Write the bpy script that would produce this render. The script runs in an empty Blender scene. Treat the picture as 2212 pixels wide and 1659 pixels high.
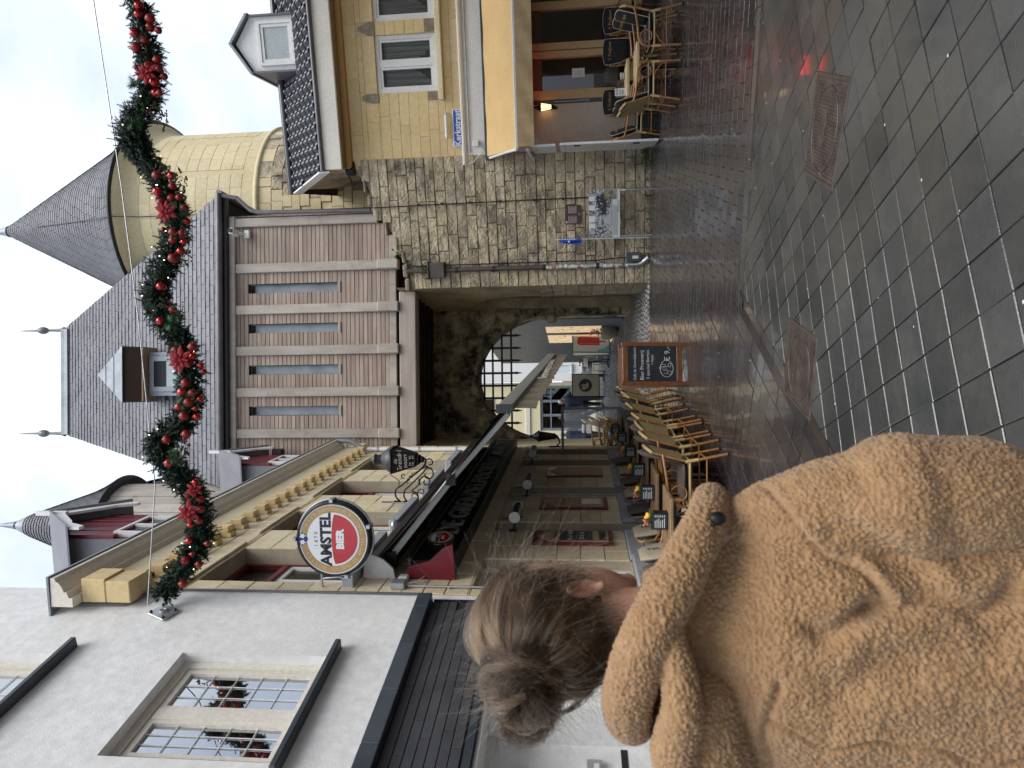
import bpy, math, random
import numpy as np
from mathutils import Vector, Matrix, noise as mnoise
R=math.radians
sin,cos,pi=math.sin,math.cos,math.pi
rng=random.Random(7)
SC=bpy.context.scene
COL=SC.collection

# ---------------------------------------------------------------- camera, sky, sun, exposure
cd=bpy.data.cameras.new('camera'); cam=bpy.data.objects.new('camera',cd); COL.objects.link(cam); SC.camera=cam
PITCH,ROLL,CH=R(5.7),0.0125,1.6
F=Vector((0,cos(PITCH),sin(PITCH))); R0=Vector((1,0,0)); U0=Vector((0,-sin(PITCH),cos(PITCH)))
RT=R0*cos(ROLL)-U0*sin(ROLL); UP=U0*cos(ROLL)+R0*sin(ROLL)
mw=Matrix.Identity(4)
for i in range(3):
    mw[i][0]=-UP[i]; mw[i][1]=RT[i]; mw[i][2]=-F[i]; mw[i][3]=(0,0,CH)[i]
cam.matrix_world=mw
cd.sensor_fit='HORIZONTAL'; cd.sensor_width=36; cd.lens=36*1470/2212
cd.clip_start=.05; cd.clip_end=400
cd.dof.use_dof=True; cd.dof.focus_distance=9.0; cd.dof.aperture_fstop=7.2

SUN_EL,SUN_AZ=R(58),R(142)      # azimuth clockwise from +Y
wd=bpy.data.worlds.new('World'); SC.world=wd; wd.use_nodes=True
wn=wd.node_tree.nodes; wl=wd.node_tree.links; wn.clear()
wo=wn.new('ShaderNodeOutputWorld'); bg=wn.new('ShaderNodeBackground'); sky=wn.new('ShaderNodeTexSky')
sky.sky_type='NISHITA'; sky.sun_disc=False; sky.sun_elevation=SUN_EL; sky.sun_rotation=SUN_AZ
tc=wn.new('ShaderNodeTexCoord'); n1=wn.new('ShaderNodeTexNoise'); n1.inputs['Scale'].default_value=2.6; n1.inputs['Detail'].default_value=7; n1.inputs['Roughness'].default_value=.55; n1.inputs['Distortion'].default_value=.35
mp=wn.new('ShaderNodeMapping'); mp.inputs['Scale'].default_value=(1,1,2.2); mp.inputs['Location'].default_value=(.7,.2,.1)
wl.new(tc.outputs['Generated'],mp.inputs['Vector']); wl.new(mp.outputs['Vector'],n1.inputs['Vector'])
cr=wn.new('ShaderNodeValToRGB'); cr.color_ramp.elements[0].position=.33; cr.color_ramp.elements[0].color=(2.9,3.4,4.25,1); cr.color_ramp.elements[1].position=.68; cr.color_ramp.elements[1].color=(5.2,5.45,5.75,1)
wl.new(n1.outputs['Fac'],cr.inputs['Fac'])
mx=wn.new('ShaderNodeMix'); mx.data_type='RGBA'; mx.inputs['Factor'].default_value=.88
wl.new(sky.outputs['Color'],mx.inputs['A']); wl.new(cr.outputs['Color'],mx.inputs['B'])
wl.new(mx.outputs['Result'],bg.inputs['Color']); bg.inputs['Strength'].default_value=.115
wl.new(bg.outputs['Background'],wo.inputs['Surface'])

sd=bpy.data.lights.new('sun','SUN'); sd.energy=1.5; sd.angle=R(40); sd.color=(1,.97,.93)
so=bpy.data.objects.new('sun',sd); COL.objects.link(so)
sdir=Vector((sin(SUN_AZ)*cos(SUN_EL),cos(SUN_AZ)*cos(SUN_EL),sin(SUN_EL)))
so.rotation_euler=sdir.to_track_quat('Z','Y').to_euler(); so.location=(0,-20,30)
vs=SC.view_settings; vs.view_transform='Standard'; vs.look='None'; vs.gamma=1; vs.use_curve_mapping=False; vs.exposure=1.12
SC.cycles.max_bounces=7; SC.cycles.diffuse_bounces=4; SC.cycles.glossy_bounces=4; SC.cycles.transparent_max_bounces=16
SC.cycles.use_denoising=True

# ---------------------------------------------------------------- materials
def nodes(name):
    m=bpy.data.materials.new(name); m.use_nodes=True
    nt=m.node_tree; return m,nt.nodes,nt.links,nt.nodes['Principled BSDF']
def c4(c): return (c[0],c[1],c[2],1)
def mat(name,col,rough=.6,col2=None,scale=3.,rnd=0.,huernd=0.,bump=0.,bscale=60.,metal=0.,spec=.5,coat=0.,emit=None,estr=1.,stretch=(1,1,1),stain=None,sscale=.8,sth=(.5,.62),rough2=None,rscale=3.,detail=5,sheen=0.,pits=0.,pscale=22.,object_coords=False,fine=.06):
    """colour col..col2 by noise, per-object brightness rnd, stains by a second noise, relief by bump and pits"""
    m,N,L,b=nodes(name)
    if object_coords:
        g=N.new('ShaderNodeTexCoord'); pos=g.outputs['Object']
    else:
        g=N.new('ShaderNodeNewGeometry'); pos=g.outputs['Position']
    mp=N.new('ShaderNodeMapping'); mp.inputs['Scale'].default_value=stretch; L.new(pos,mp.inputs['Vector']); v=mp.outputs['Vector']
    def nz(s,d=detail,vec=None,r=.55):
        n=N.new('ShaderNodeTexNoise'); n.inputs['Scale'].default_value=s; n.inputs['Detail'].default_value=d; n.inputs['Roughness'].default_value=r; L.new(vec or v,n.inputs['Vector']); return n.outputs['Fac']
    def mixc(f,a,bb,blend='MIX'):
        x=N.new('ShaderNodeMix'); x.data_type='RGBA'; x.blend_type=blend
        for k,val in (('Factor',f),('A',a),('B',bb)):
            if isinstance(val,(tuple,float,int)): x.inputs[k].default_value=val
            else: L.new(val,x.inputs[k])
        return x.outputs['Result']
    def ramp(f,lo,hi,a=(0,0,0,1),bb=(1,1,1,1)):
        r=N.new('ShaderNodeValToRGB'); r.color_ramp.elements[0].position=lo; r.color_ramp.elements[1].position=hi; r.color_ramp.elements[0].color=a; r.color_ramp.elements[1].color=bb; L.new(f,r.inputs['Fac']); return r.outputs['Color']
    out=c4(col)
    if col2 is not None: out=mixc(ramp(nz(scale),.36,.64),c4(col),c4(col2))
    if fine and col2 is not None:
        lo=1-fine*2; out=mixc(1.0,out,ramp(nz(scale*14,3),.3,.7,(lo,lo,lo,1),(1+fine,1+fine,1+fine,1)),'MULTIPLY')
    if stain is not None:
        out=mixc(ramp(nz(sscale,9,pos,.68),sth[0],sth[1]),out,c4(stain))
    if rnd or huernd:
        oi=N.new('ShaderNodeObjectInfo'); h=N.new('ShaderNodeHueSaturation')
        ma=N.new('ShaderNodeMath'); ma.operation='MULTIPLY_ADD'; ma.inputs[1].default_value=2*rnd; ma.inputs[2].default_value=1-rnd; L.new(oi.outputs['Random'],ma.inputs[0]); L.new(ma.outputs[0],h.inputs['Value'])
        if huernd:
            wnz=N.new('ShaderNodeTexWhiteNoise'); wnz.noise_dimensions='1D'; L.new(oi.outputs['Random'],wnz.inputs['W'])
            mh=N.new('ShaderNodeMath'); mh.operation='MULTIPLY_ADD'; mh.inputs[1].default_value=huernd; mh.inputs[2].default_value=.5-huernd/2; L.new(wnz.outputs['Value'],mh.inputs[0]); L.new(mh.outputs[0],h.inputs['Hue'])
            ms=N.new('ShaderNodeMath'); ms.operation='MULTIPLY_ADD'; ms.inputs[1].default_value=min(.7,huernd*8); ms.inputs[2].default_value=1-min(.35,huernd*4); L.new(wnz.outputs['Value'],ms.inputs[0]); L.new(ms.outputs[0],h.inputs['Saturation'])
        if isinstance(out,tuple): h.inputs['Color'].default_value=out
        else: L.new(out,h.inputs['Color'])
        out=h.outputs['Color']
    if isinstance(out,tuple): b.inputs['Base Color'].default_value=out
    else: L.new(out,b.inputs['Base Color'])
    b.inputs['Metallic'].default_value=metal; b.inputs['Specular IOR Level'].default_value=spec; b.inputs['Coat Weight'].default_value=coat; b.inputs['Coat Roughness'].default_value=.06
    if sheen: b.inputs['Sheen Weight'].default_value=sheen
    if rough2 is not None:
        L.new(ramp(nz(rscale,4),.38,.62,(rough,)*3+(1,),(rough2,)*3+(1,)),b.inputs['Roughness'])
    else: b.inputs['Roughness'].default_value=rough
    h=None
    if bump: h=nz(bscale,4); 
    if pits:
        vo=N.new('ShaderNodeTexVoronoi'); vo.inputs['Scale'].default_value=pscale; L.new(pos,vo.inputs['Vector'])
        n2=nz(pscale*.35,4,pos); pm=N.new('ShaderNodeMath'); pm.operation='MULTIPLY'; L.new(ramp(vo.outputs['Distance'],.05,.5),pm.inputs[0]); L.new(ramp(n2,.35,.6),pm.inputs[1])
        if h is None: h=pm.outputs[0]; pp=pits
        bp2=N.new('ShaderNodeBump'); bp2.inputs['Strength'].default_value=min(1,pits); bp2.inputs['Distance'].default_value=.02; L.new(pm.outputs[0],bp2.inputs['Height'])
        L.new(bp2.outputs['Normal'],b.inputs['Normal'])
    if bump:
        bp=N.new('ShaderNodeBump'); bp.inputs['Strength'].default_value=min(1,bump); bp.inputs['Distance'].default_value=.006; L.new(h,bp.inputs['Height'])
        if pits: L.new(bp2.outputs['Normal'],bp.inputs['Normal'])
        L.new(bp.outputs['Normal'],b.inputs['Normal'])
    if emit is not None:
        b.inputs['Emission Color'].default_value=c4(emit); b.inputs['Emission Strength'].default_value=estr
    return m
def glassmat(name,tint=(.8,.86,.85),amount=.12,rough=.0,wav=0.):
    """a window pane: mostly clear, with a Fresnel mirror on top"""
    m,N,L,b=nodes(name)
    o=N['Material Output']; N.remove(b)
    t=N.new('ShaderNodeBsdfTransparent'); t.inputs['Color'].default_value=c4(tint)
    gl=N.new('ShaderNodeBsdfGlossy'); gl.inputs['Roughness'].default_value=rough; gl.inputs['Color'].default_value=(.95,.97,1,1)
    fr=N.new('ShaderNodeFresnel'); fr.inputs['IOR'].default_value=1.65
    if wav:
        g=N.new('ShaderNodeNewGeometry'); n=N.new('ShaderNodeTexNoise'); n.inputs['Scale'].default_value=5; L.new(g.outputs['Position'],n.inputs['Vector']); bp=N.new('ShaderNodeBump'); bp.inputs['Strength'].default_value=wav; bp.inputs['Distance'].default_value=.01; L.new(n.outputs['Fac'],bp.inputs['Height']); L.new(bp.outputs['Normal'],gl.inputs['Normal'])
    ad=N.new('ShaderNodeMath'); ad.operation='MULTIPLY_ADD'; ad.inputs[1].default_value=1.0; ad.inputs[2].default_value=amount; ad.use_clamp=True; L.new(fr.outputs[0],ad.inputs[0])
    mx=N.new('ShaderNodeMixShader'); L.new(ad.outputs[0],mx.inputs[0]); L.new(t.outputs[0],mx.inputs[1]); L.new(gl.outputs[0],mx.inputs[2]); L.new(mx.outputs[0],o.inputs['Surface'])
    return m

PL={}
PL['tile']=mat('wet grey paving',(.042,.045,.047),.07,(.078,.078,.070),1.3,rnd=.25,huernd=.03,bump=.30,bscale=95,rough2=.40,rscale=.75,spec=.6,coat=.25)
PL['paver']=mat('wet brown pavers',(.042,.038,.039),.06,(.072,.062,.061),1.1,rnd=.22,bump=.18,bscale=80,rough2=.27,rscale=.9,spec=.6,coat=.4)
PL['cobble']=mat('wet cobbles',(.12,.12,.12),.2,(.22,.21,.2),2.,bump=.5,bscale=40,rough2=.4)
PL['joint']=mat('joint sand',(.022,.021,.018),.55,(.06,.055,.045),6,bump=.5,bscale=90)
PL['iron']=mat('rusty cast iron',(.075,.055,.045),.28,(.13,.1,.085),9,bump=.5,bscale=120,metal=.35,rough2=.5)
PL['render']=mat('white render',(.75,.75,.74),.85,(.80,.80,.79),.8,bump=.5,bscale=75,detail=3,stretch=(1,1,1),stain=(.67,.67,.65),sscale=.55,sth=(.5,.8))
PL['cream']=mat('cream painted timber',(.69,.65,.57),.45,(.74,.70,.62),2)
PL['white']=mat('white paint',(.76,.76,.75),.4,(.7,.7,.68),2.5)
PL['slatebeam']=mat('blue slate boards',(.03,.042,.055),.4,(.05,.062,.075),4,rnd=.15,bump=.3)
PL['slatetile']=mat('dark grey facade tiles',(.045,.047,.055),.42,(.065,.067,.075),3,rnd=.14)
PL['darkmetal']=mat('dark metal',(.02,.02,.022),.45)
PL['black']=mat('black paint',(.012,.012,.013),.45,spec=.3)
PL['grey']=mat('grey painted sill',(.30,.33,.36),.55,(.36,.39,.42),3)
PL['steel']=mat('galvanised steel',(.42,.44,.46),.4,(.5,.52,.54),8,metal=.75)
PL['red']=mat('wine red paint',(.17,.012,.02),.3,(.12,.01,.016),3)
PL['mortar']=mat('pale mortar',(.36,.31,.22),.85,(.42,.37,.28),4)
PL['cafestone']=mat('pale marl blocks',(.66,.555,.355),.75,(.73,.64,.455),1.6,rnd=.10,huernd=.012,bump=.35,bscale=45,stain=(.42,.33,.19),sscale=1.1,sth=(.54,.78))
PL['yellowstone']=mat('yellow marl blocks',(.635,.475,.235),.75,(.685,.53,.285),1.0,rnd=.05,huernd=.008,bump=.25,bscale=50,stain=(.53,.38,.17),sscale=1.6,sth=(.55,.8))
PL['towerstone']=mat('tower marl blocks',(.60,.505,.30),.8,(.64,.55,.345),1.,rnd=.06,bump=.3,bscale=40,stain=(.46,.33,.14),sscale=.7,sth=(.55,.8))
PL['oldstone']=mat('weathered quarry stone',(.41,.335,.22),.8,(.51,.425,.295),2.6,rnd=.16,huernd=.012,bump=.7,bscale=34,stain=(.10,.088,.07),sscale=1.9,sth=(.47,.70),pits=.75,pscale=15,fine=.16)
PL['oldmortar']=mat('dark old mortar',(.19,.16,.115),.9,(.27,.23,.17),5,bump=.8)
PL['palemortar']=mat('yellow lime mortar',(.56,.465,.275),.85,(.60,.505,.315),3)
PL['oldplain']=mat('stained passage wall',(.36,.28,.16),.8,(.46,.37,.22),1.,bump=.8,bscale=30,stain=(.09,.075,.055),sscale=1.1,sth=(.45,.72))
PL['ruin']=mat('sooty old masonry',(.30,.25,.15),.85,(.42,.35,.21),1.2,rnd=.15,bump=.9,bscale=25,stain=(.030,.026,.022),sscale=2.6,sth=(.40,.60),spec=.15,pits=.9,pscale=14)
PL['slate']=mat('roof slates',(.155,.15,.163),.42,(.195,.19,.203),1.5,rnd=.13,huernd=.03,bump=.4,bscale=40,stain=(.20,.20,.15),sscale=.6,sth=(.6,.85))
PL['slatejoint']=mat('roof underlay',(.025,.024,.028),.8)
PL['lead']=mat('lead sheet',(.22,.245,.27),.5,(.30,.325,.35),3,metal=.3)
PL['zinc']=mat('zinc gutter',(.11,.105,.11),.45,(.16,.155,.16),3,metal=.4)
PL['plank']=mat('weathered oak boards',(.285,.21,.168),.75,(.40,.32,.265),1.0,rnd=.17,huernd=.008,stretch=(1.3,1.3,22),bump=.4,bscale=14,stain=(.29,.19,.14),sscale=1.1,sth=(.5,.8))
PL['beam']=mat('grey oak beams',(.34,.30,.255),.75,(.44,.395,.345),1.2,rnd=.10,stretch=(5,5,1.0),bump=.4,bscale=16,stain=(.24,.20,.17),sscale=2,sth=(.55,.75))
PL['beamh']=mat('grey oak lintel',(.33,.27,.235),.75,(.40,.34,.30),1.,stretch=(.8,5,9),bump=.4,bscale=14)
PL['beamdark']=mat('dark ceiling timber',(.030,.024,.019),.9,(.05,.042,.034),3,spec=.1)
PL['pantile']=mat('black glazed pantiles',(.028,.028,.034),.22,(.045,.045,.052),3,rnd=.15,spec=.6)
PL['stucco']=mat('peach stucco',(.53,.44,.35),.7,(.57,.48,.385),1.2)
PL['stuccowhite']=mat('white painted band',(.70,.68,.64),.6,(.74,.72,.69),2)
PL['plinthdark']=mat('black plinth',(.03,.035,.04),.45,(.06,.065,.07),2)
PL['tan']=mat('tan window timber',(.50,.335,.155),.5,(.55,.38,.19),2)
PL['awncloth']=mat('golden awning cloth',(.62,.41,.17),.8,(.66,.45,.20),2.5,stretch=(1,1,1))
PL['awnval']=mat('tan valance cloth',(.42,.30,.155),.85,(.46,.33,.18),6,stretch=(8,8,.6))
PL['darkcloth']=mat('dark brown awning cloth',(.016,.011,.009),.9,(.024,.018,.015),4,spec=.08)
PL['khaki']=mat('khaki valance cloth',(.17,.145,.10),.85,(.21,.18,.13),6)
PL['alu']=mat('grey aluminium',(.42,.43,.40),.45,(.47,.48,.45),4,metal=.3)
PL['brownmetal']=mat('brown drain pipe',(.07,.055,.05),.4,(.09,.07,.06),4)
PL['glass']=glassmat('clear glass',(.62,.66,.65),.0)
PL['clearglass']=glassmat('clean clear glass',(.93,.95,.95),.0)
PL['skytone']=mat('frosted pale pane',(.42,.47,.48),.12,(.48,.53,.54),2)  # pale colour stands for the sky reflected in the restaurant dormer pane
PL['glassmirror']=glassmat('sky reflecting glass',amount=.42,wav=.05)
PL['curtain']=mat('net curtain',(.55,.55,.53),.8,(.3,.3,.29),3,stretch=(14,14,.4))
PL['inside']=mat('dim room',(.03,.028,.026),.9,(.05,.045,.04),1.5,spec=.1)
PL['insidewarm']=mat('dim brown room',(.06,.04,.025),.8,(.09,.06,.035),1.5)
PL['soffit']=mat('timber soffit',(.25,.17,.09),.6)
PL['needle']=mat('fir needles',(.012,.040,.024),.55,(.026,.068,.038),7,rnd=.1,fine=.2)
PL['leaf']=mat('fresh leaves',(.06,.16,.04),.45,(.10,.22,.06),12)
PL['redball']=mat('matt red bauble',(.25,.006,.006),.42,(.20,.005,.005),8)
PL['redshine']=mat('shiny red bauble',(.40,.007,.010),.10,metal=.55,coat=.5)
PL['petal']=mat('red cloth petals',(.25,.005,.012),.75,(.33,.009,.018),8)

# ---------------------------------------------------------------- mesh building
class MB:
    def __init__(s): s.v=[]; s.f=[]; s.sm=[]
    def add(s,vs,fs,sm=False):
        o=len(s.v); s.v.extend(tuple(p) for p in vs); s.f.extend(tuple(i+o for i in f) for f in fs); s.sm.extend([sm]*len(fs)); return s
    def box(s,x0,x1,y0,y1,z0,z1):
        return s.add([(x0,y0,z0),(x1,y0,z0),(x1,y1,z0),(x0,y1,z0),(x0,y0,z1),(x1,y0,z1),(x1,y1,z1),(x0,y1,z1)],[(0,3,2,1),(4,5,6,7),(0,1,5,4),(1,2,6,5),(2,3,7,6),(3,0,4,7)])
    def cbox(s,x,y,z,w,d,h): return s.box(x-w/2,x+w/2,y-d/2,y+d/2,z-h/2,z+h/2)
    def bbox(s,x0,x1,y0,y1,z0,z1,b=.01):
        """box with every edge cut at 45 degrees"""
        b=min(b,abs(x1-x0)*.45,abs(y1-y0)*.45,abs(z1-z0)*.45)
        xs=(x0,x0+b,x1-b,x1); ys=(y0,y0+b,y1-b,y1)
        def ring(z,k): 
            if k: return [(xs[1],ys[1],z),(xs[2],ys[1],z),(xs[2],ys[2],z),(xs[1],ys[2],z)]
            return [(xs[1],ys[0],z),(xs[2],ys[0],z),(xs[3],ys[1],z),(xs[3],ys[2],z),(xs[2],ys[3],z),(xs[1],ys[3],z),(xs[0],ys[2],z),(xs[0],ys[1],z)]
        vs=ring(z0,1)+ring(z0+b,0)+ring(z1-b,0)+ring(z1,1)
        fs=[(3,2,1,0),(20,21,22,23)]
        for i in range(8): j=(i+1)%8; fs.append((4+i,4+j,12+j,12+i))
        for i in range(4):
            j=(i+1)%4
            fs.append((i,j,4+(2*i+1),4+2*i)); fs.append((j,4+(2*j),4+(2*i+1)))
            fs.append((20+j,20+i,12+2*i,12+2*i+1)); fs.append((20+j,12+2*i+1,12+(2*j)))
        return s.add(vs,fs)
    def prism(s,poly,y0,y1,sm=False):
        """polygon in (x,z), anticlockwise seen from -y, extruded from y0 (front) to y1"""
        n=len(poly); vs=[(x,y0,z) for x,z in poly]+[(x,y1,z) for x,z in poly]
        s.add(vs,[tuple(range(n)),tuple(range(2*n-1,n-1,-1))])
        s.add(vs,[(i,i+n,(i+1)%n+n,(i+1)%n) for i in range(n)],sm); return s
    def prismx(s,poly,x0,x1):
        """polygon in (y,z) extruded along x"""
        n=len(poly); vs=[(x0,y,z) for y,z in poly]+[(x1,y,z) for y,z in poly]
        return s.add(vs,[tuple(range(n))[::-1],tuple(range(n,2*n))]+[(i,(i+1)%n,(i+1)%n+n,i+n) for i in range(n)])
    def prismz(s,poly,z0,z1):
        n=len(poly); vs=[(x,y,z0) for x,y in poly]+[(x,y,z1) for x,y in poly]
        return s.add(vs,[tuple(range(n))[::-1],tuple(range(n,2*n))]+[(i,(i+1)%n,(i+1)%n+n,i+n) for i in range(n)])
    def tube(s,pts,r,n=8,closed=False,cap=True):
        pts=[Vector(p) for p in pts]; m=len(pts); rr=r if isinstance(r,(list,tuple)) else [r]*m
        vs=[]; up=None
        for i,p in enumerate(pts):
            a=pts[(i-1)%m] if (i>0 or closed) else p; b=pts[(i+1)%m] if (i<m-1 or closed) else p
            t=(b-a); t=t.normalized() if t.length>1e-9 else Vector((0,0,1))
            if up is None:
                up=Vector((0,0,1)) if abs(t.z)<.9 else Vector((1,0,0))
            x=up-t*up.dot(t)
            if x.length<1e-5: x=Vector((1,0,0))-t*t.x
            x.normalize(); up=x; y=t.cross(x)
            vs+= [p+(x*cos(2*pi*k/n)+y*sin(2*pi*k/n))*rr[i] for k in range(n)]
        fs=[]
        for i in range(m if closed else m-1):
            j=(i+1)%m
            for k in range(n): fs.append((i*n+k,i*n+(k+1)%n,j*n+(k+1)%n,j*n+k))
        s.add(vs,fs,True)
        if cap and not closed: s.add(vs,[tuple(range(n))[::-1],tuple(range((m-1)*n,m*n))])
        return s
    def lathe(s,prof,n=24,c=(0,0,0),a0=0,a1=2*pi,sm=True):
        full=abs(a1-a0-2*pi)<1e-6; k=n if full else n+1; vs=[]
        for r,z in prof:
            for i in range(k):
                a=a0+(a1-a0)*i/n; vs.append((c[0]+r*cos(a),c[1]+r*sin(a),c[2]+z))
        fs=[]
        for j in range(len(prof)-1):
            for i in range(n): fs.append((j*k+i,j*k+(i+1)%k,(j+1)*k+(i+1)%k,(j+1)*k+i))
        return s.add(vs,fs,sm)
    def ball(s,c,r,n=12,m=8):
        rx,ry,rz=r if isinstance(r,(tuple,list)) else (r,r,r)
        vs=[(c[0],c[1],c[2]-rz)]; fs=[]
        for j in range(1,m):
            t=-pi/2+pi*j/m
            for i in range(n): vs.append((c[0]+rx*cos(t)*cos(2*pi*i/n),c[1]+ry*cos(t)*sin(2*pi*i/n),c[2]+rz*sin(t)))
        vs.append((c[0],c[1],c[2]+rz)); e=len(vs)-1
        for i in range(n): fs.append((0,1+(i+1)%n,1+i)); fs.append((e,e-n+i,e-n+(i+1)%n))
        for j in range(m-2):
            for i in range(n): a=1+j*n; fs.append((a+i,a+(i+1)%n,a+n+(i+1)%n,a+n+i))
        return s.add(vs,fs,True)
    def disc(s,c,r,n=32,axis='y',r0=0):
        """flat ring or disc facing -y (axis y) or +z (axis z)"""
        def P(q,a): return (c[0]+q*cos(a),c[1],c[2]+q*sin(a)) if axis=='y' else (c[0]+q*cos(a),c[1]+q*sin(a),c[2])
        o=[P(r,2*pi*i/n) for i in range(n)]
        if r0<=0: return s.add(o,[tuple(range(n))])
        q=[P(r0,2*pi*i/n) for i in range(n)]
        return s.add(o+q,[(i,(i+1)%n,(i+1)%n+n,i+n) for i in range(n)])
    def quad(s,a,b,c,d): return s.add([a,b,c,d],[(0,1,2,3)])
    def xf(s,M,i0=0):
        for i in range(i0,len(s.v)): s.v[i]=tuple(M@Vector(s.v[i]))
        return s
    def mesh(s,name,m=None):
        me=bpy.data.meshes.new(name); me.from_pydata(s.v,[],s.f)
        me.polygons.foreach_set('use_smooth',s.sm)
        if m is not None: me.materials.append(PL[m] if isinstance(m,str) else m)
        me.update(); return me
def link(name,data,parent=None,loc=None,rot=None,**kw):
    o=bpy.data.objects.new(name,data); COL.objects.link(o)
    if parent is not None: o.parent=parent
    if loc is not None: o.location=loc
    if rot is not None: o.rotation_euler=rot
    for k,v in kw.items(): o[k]=v
    return o
def part(name,mb,m,parent=None,loc=None,rot=None,**kw): return link(name,mb.mesh(name,m),parent,loc,rot,**kw)
def thing(name,label,cat,loc=(0,0,0),rz=0.,group=None,mb=None,m=None,rot=None):
    o=link(name,mb.mesh(name,m) if mb is not None else None,None,loc,rot or (0,0,rz)); o['label']=label; o['category']=cat
    if mb is None: o.empty_display_size=.1
    if group: o['group']=group
    return o
def struct(name,mb,m,**kw): return part(name,mb,m,kind='structure',**kw)
def copytree(o,parent=None):
    c=o.copy(); COL.objects.link(c)
    if parent is not None: c.parent=parent
    for ch in list(o.children): copytree(ch,c)
    return c
def text(s,size,m,parent,loc,rot=(pi/2,0,0),ext=.002,align='CENTER',name='lettering',shear=0.,space=1.,offset=0.,sx=1.):
    cu=bpy.data.curves.new('lettering','FONT'); cu.body=s; cu.size=size; cu.extrude=ext; cu.align_x=align; cu.align_y='CENTER'; cu.shear=shear; cu.space_character=space; cu.offset=offset; cu.resolution_u=2
    cu.materials.append(PL[m] if isinstance(m,str) else m)
    o=link(name,cu,parent,loc,rot); o.scale=(sx,1,1); return o
def cells(x0,x1,z0,z1,holes):
    xs=sorted({x0,x1,*[h[0] for h in holes],*[h[1] for h in holes]}); zs=sorted({z0,z1,*[h[2] for h in holes],*[h[3] for h in holes]})
    xs=[x for x in xs if x0-1e-6<=x<=x1+1e-6]; zs=[z for z in zs if z0-1e-6<=z<=z1+1e-6]
    for a,b in zip(xs,xs[1:]):
        for c,d in zip(zs,zs[1:]):
            mx,mz=(a+b)/2,(c+d)/2
            if not any(h[0]<mx<h[1] and h[2]<mz<h[3] for h in holes): yield a,b,c,d
def wallmb(x0,x1,z0,z1,holes,y0,y1):
    m=MB()
    for a,b,c,d in cells(x0,x1,z0,z1,holes): m.box(a,b,y0,y1,c,d)
    return m
def courses(x0,x1,z0,z1,holes,rh,lmin,lmax,rg,inside=None):
    zs=sorted({z0,z1,*[h[2] for h in holes if z0<h[2]<z1],*[h[3] for h in holes if z0<h[3]<z1]}); out=[]
    for a,b in zip(zs,zs[1:]):
        n=max(1,round((b-a)/rh))
        for i in range(n):
            c=a+(b-a)*i/n; d=a+(b-a)*(i+1)/n; mz=(c+d)/2
            iv=[(x0,x1)]
            for h in holes:
                if h[2]<mz<h[3]:
                    nv=[]
                    for p,q in iv:
                        if h[1]<=p or h[0]>=q: nv.append((p,q)); continue
                        if h[0]>p: nv.append((p,h[0]))
                        if h[1]<q: nv.append((h[1],q))
                    iv=nv
            for p,q in iv:
                x=p
                while x<q-1e-4:
                    l=rg.uniform(lmin,lmax)
                    if q-(x+l)<lmin*.6: l=q-x
                    out.append((x,min(x+l,q),c,d)); x+=l
    return out
def stones(parent,blocks,y,depth,gap,bev,m,name='stone',jit=0.,rg=rng,limit=10**9):
    """each block its own object, proud of the wall face at y by depth (outward is -y)"""
    for k,(a,b,c,d) in enumerate(blocks):
        w,h=b-a-gap,d-c-gap
        if w<.01 or h<.01: continue
        mb=MB(); dd=depth*(1+rg.uniform(-jit,jit)); bb=min(bev,w*.3,h*.3)
        f=[(-w/2,0,-h/2),(w/2,0,-h/2),(w/2,0,h/2),(-w/2,0,h/2)]
        g=[(x*(1-2*bb/w)+(rg.uniform(-bb,bb)*jit if jit else 0),-dd*(1+rg.uniform(-.3,.3)*jit),z*(1-2*bb/h)+(rg.uniform(-bb,bb)*jit if jit else 0)) for x,_,z in f]
        mm=[(x,-dd+bb*.7,z) for x,_,z in f]
        mb.add(f+mm+g,[(8,9,10,11)]+[(i,(i+1)%4,4+(i+1)%4,4+i) for i in range(4)]+[(4+i,4+(i+1)%4,8+(i+1)%4,8+i) for i in range(4)])
        part(name,mb,m,parent,((a+b)/2,y,(c+d)/2))
        if k>=limit: break
def framebox(mb,x0,x1,z0,z1,t,y0,y1):
    """rectangular frame of bar width t"""
    mb.box(x0,x1,y0,y1,z1-t,z1); mb.box(x0,x1,y0,y1,z0,z0+t); mb.box(x0,x0+t,y0,y1,z0+t,z1-t); mb.box(x1-t,x1,y0,y1,z0+t,z1-t); return mb
FR={'K':((-2.105,6.70),84.8),'W':((-2.105,6.70),73.5),'T':((4.6,13.95),-12.),'S':((2.3,14.57),-15.1),'G':((2.3,14.9),.6)}
def frame(name,label,cat,key,group=None):
    (x,y),a=FR[key]; return thing(name,label,cat,(x,y,0),R(a),group)
def onface(key,s,off,z):
    (x,y),a=FR[key]; a=R(a); return Vector((x+cos(a)*s+sin(a)*off,y+sin(a)*s-cos(a)*off,z))
def gz(y): return .05*max(0.,y-11.5)
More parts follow.
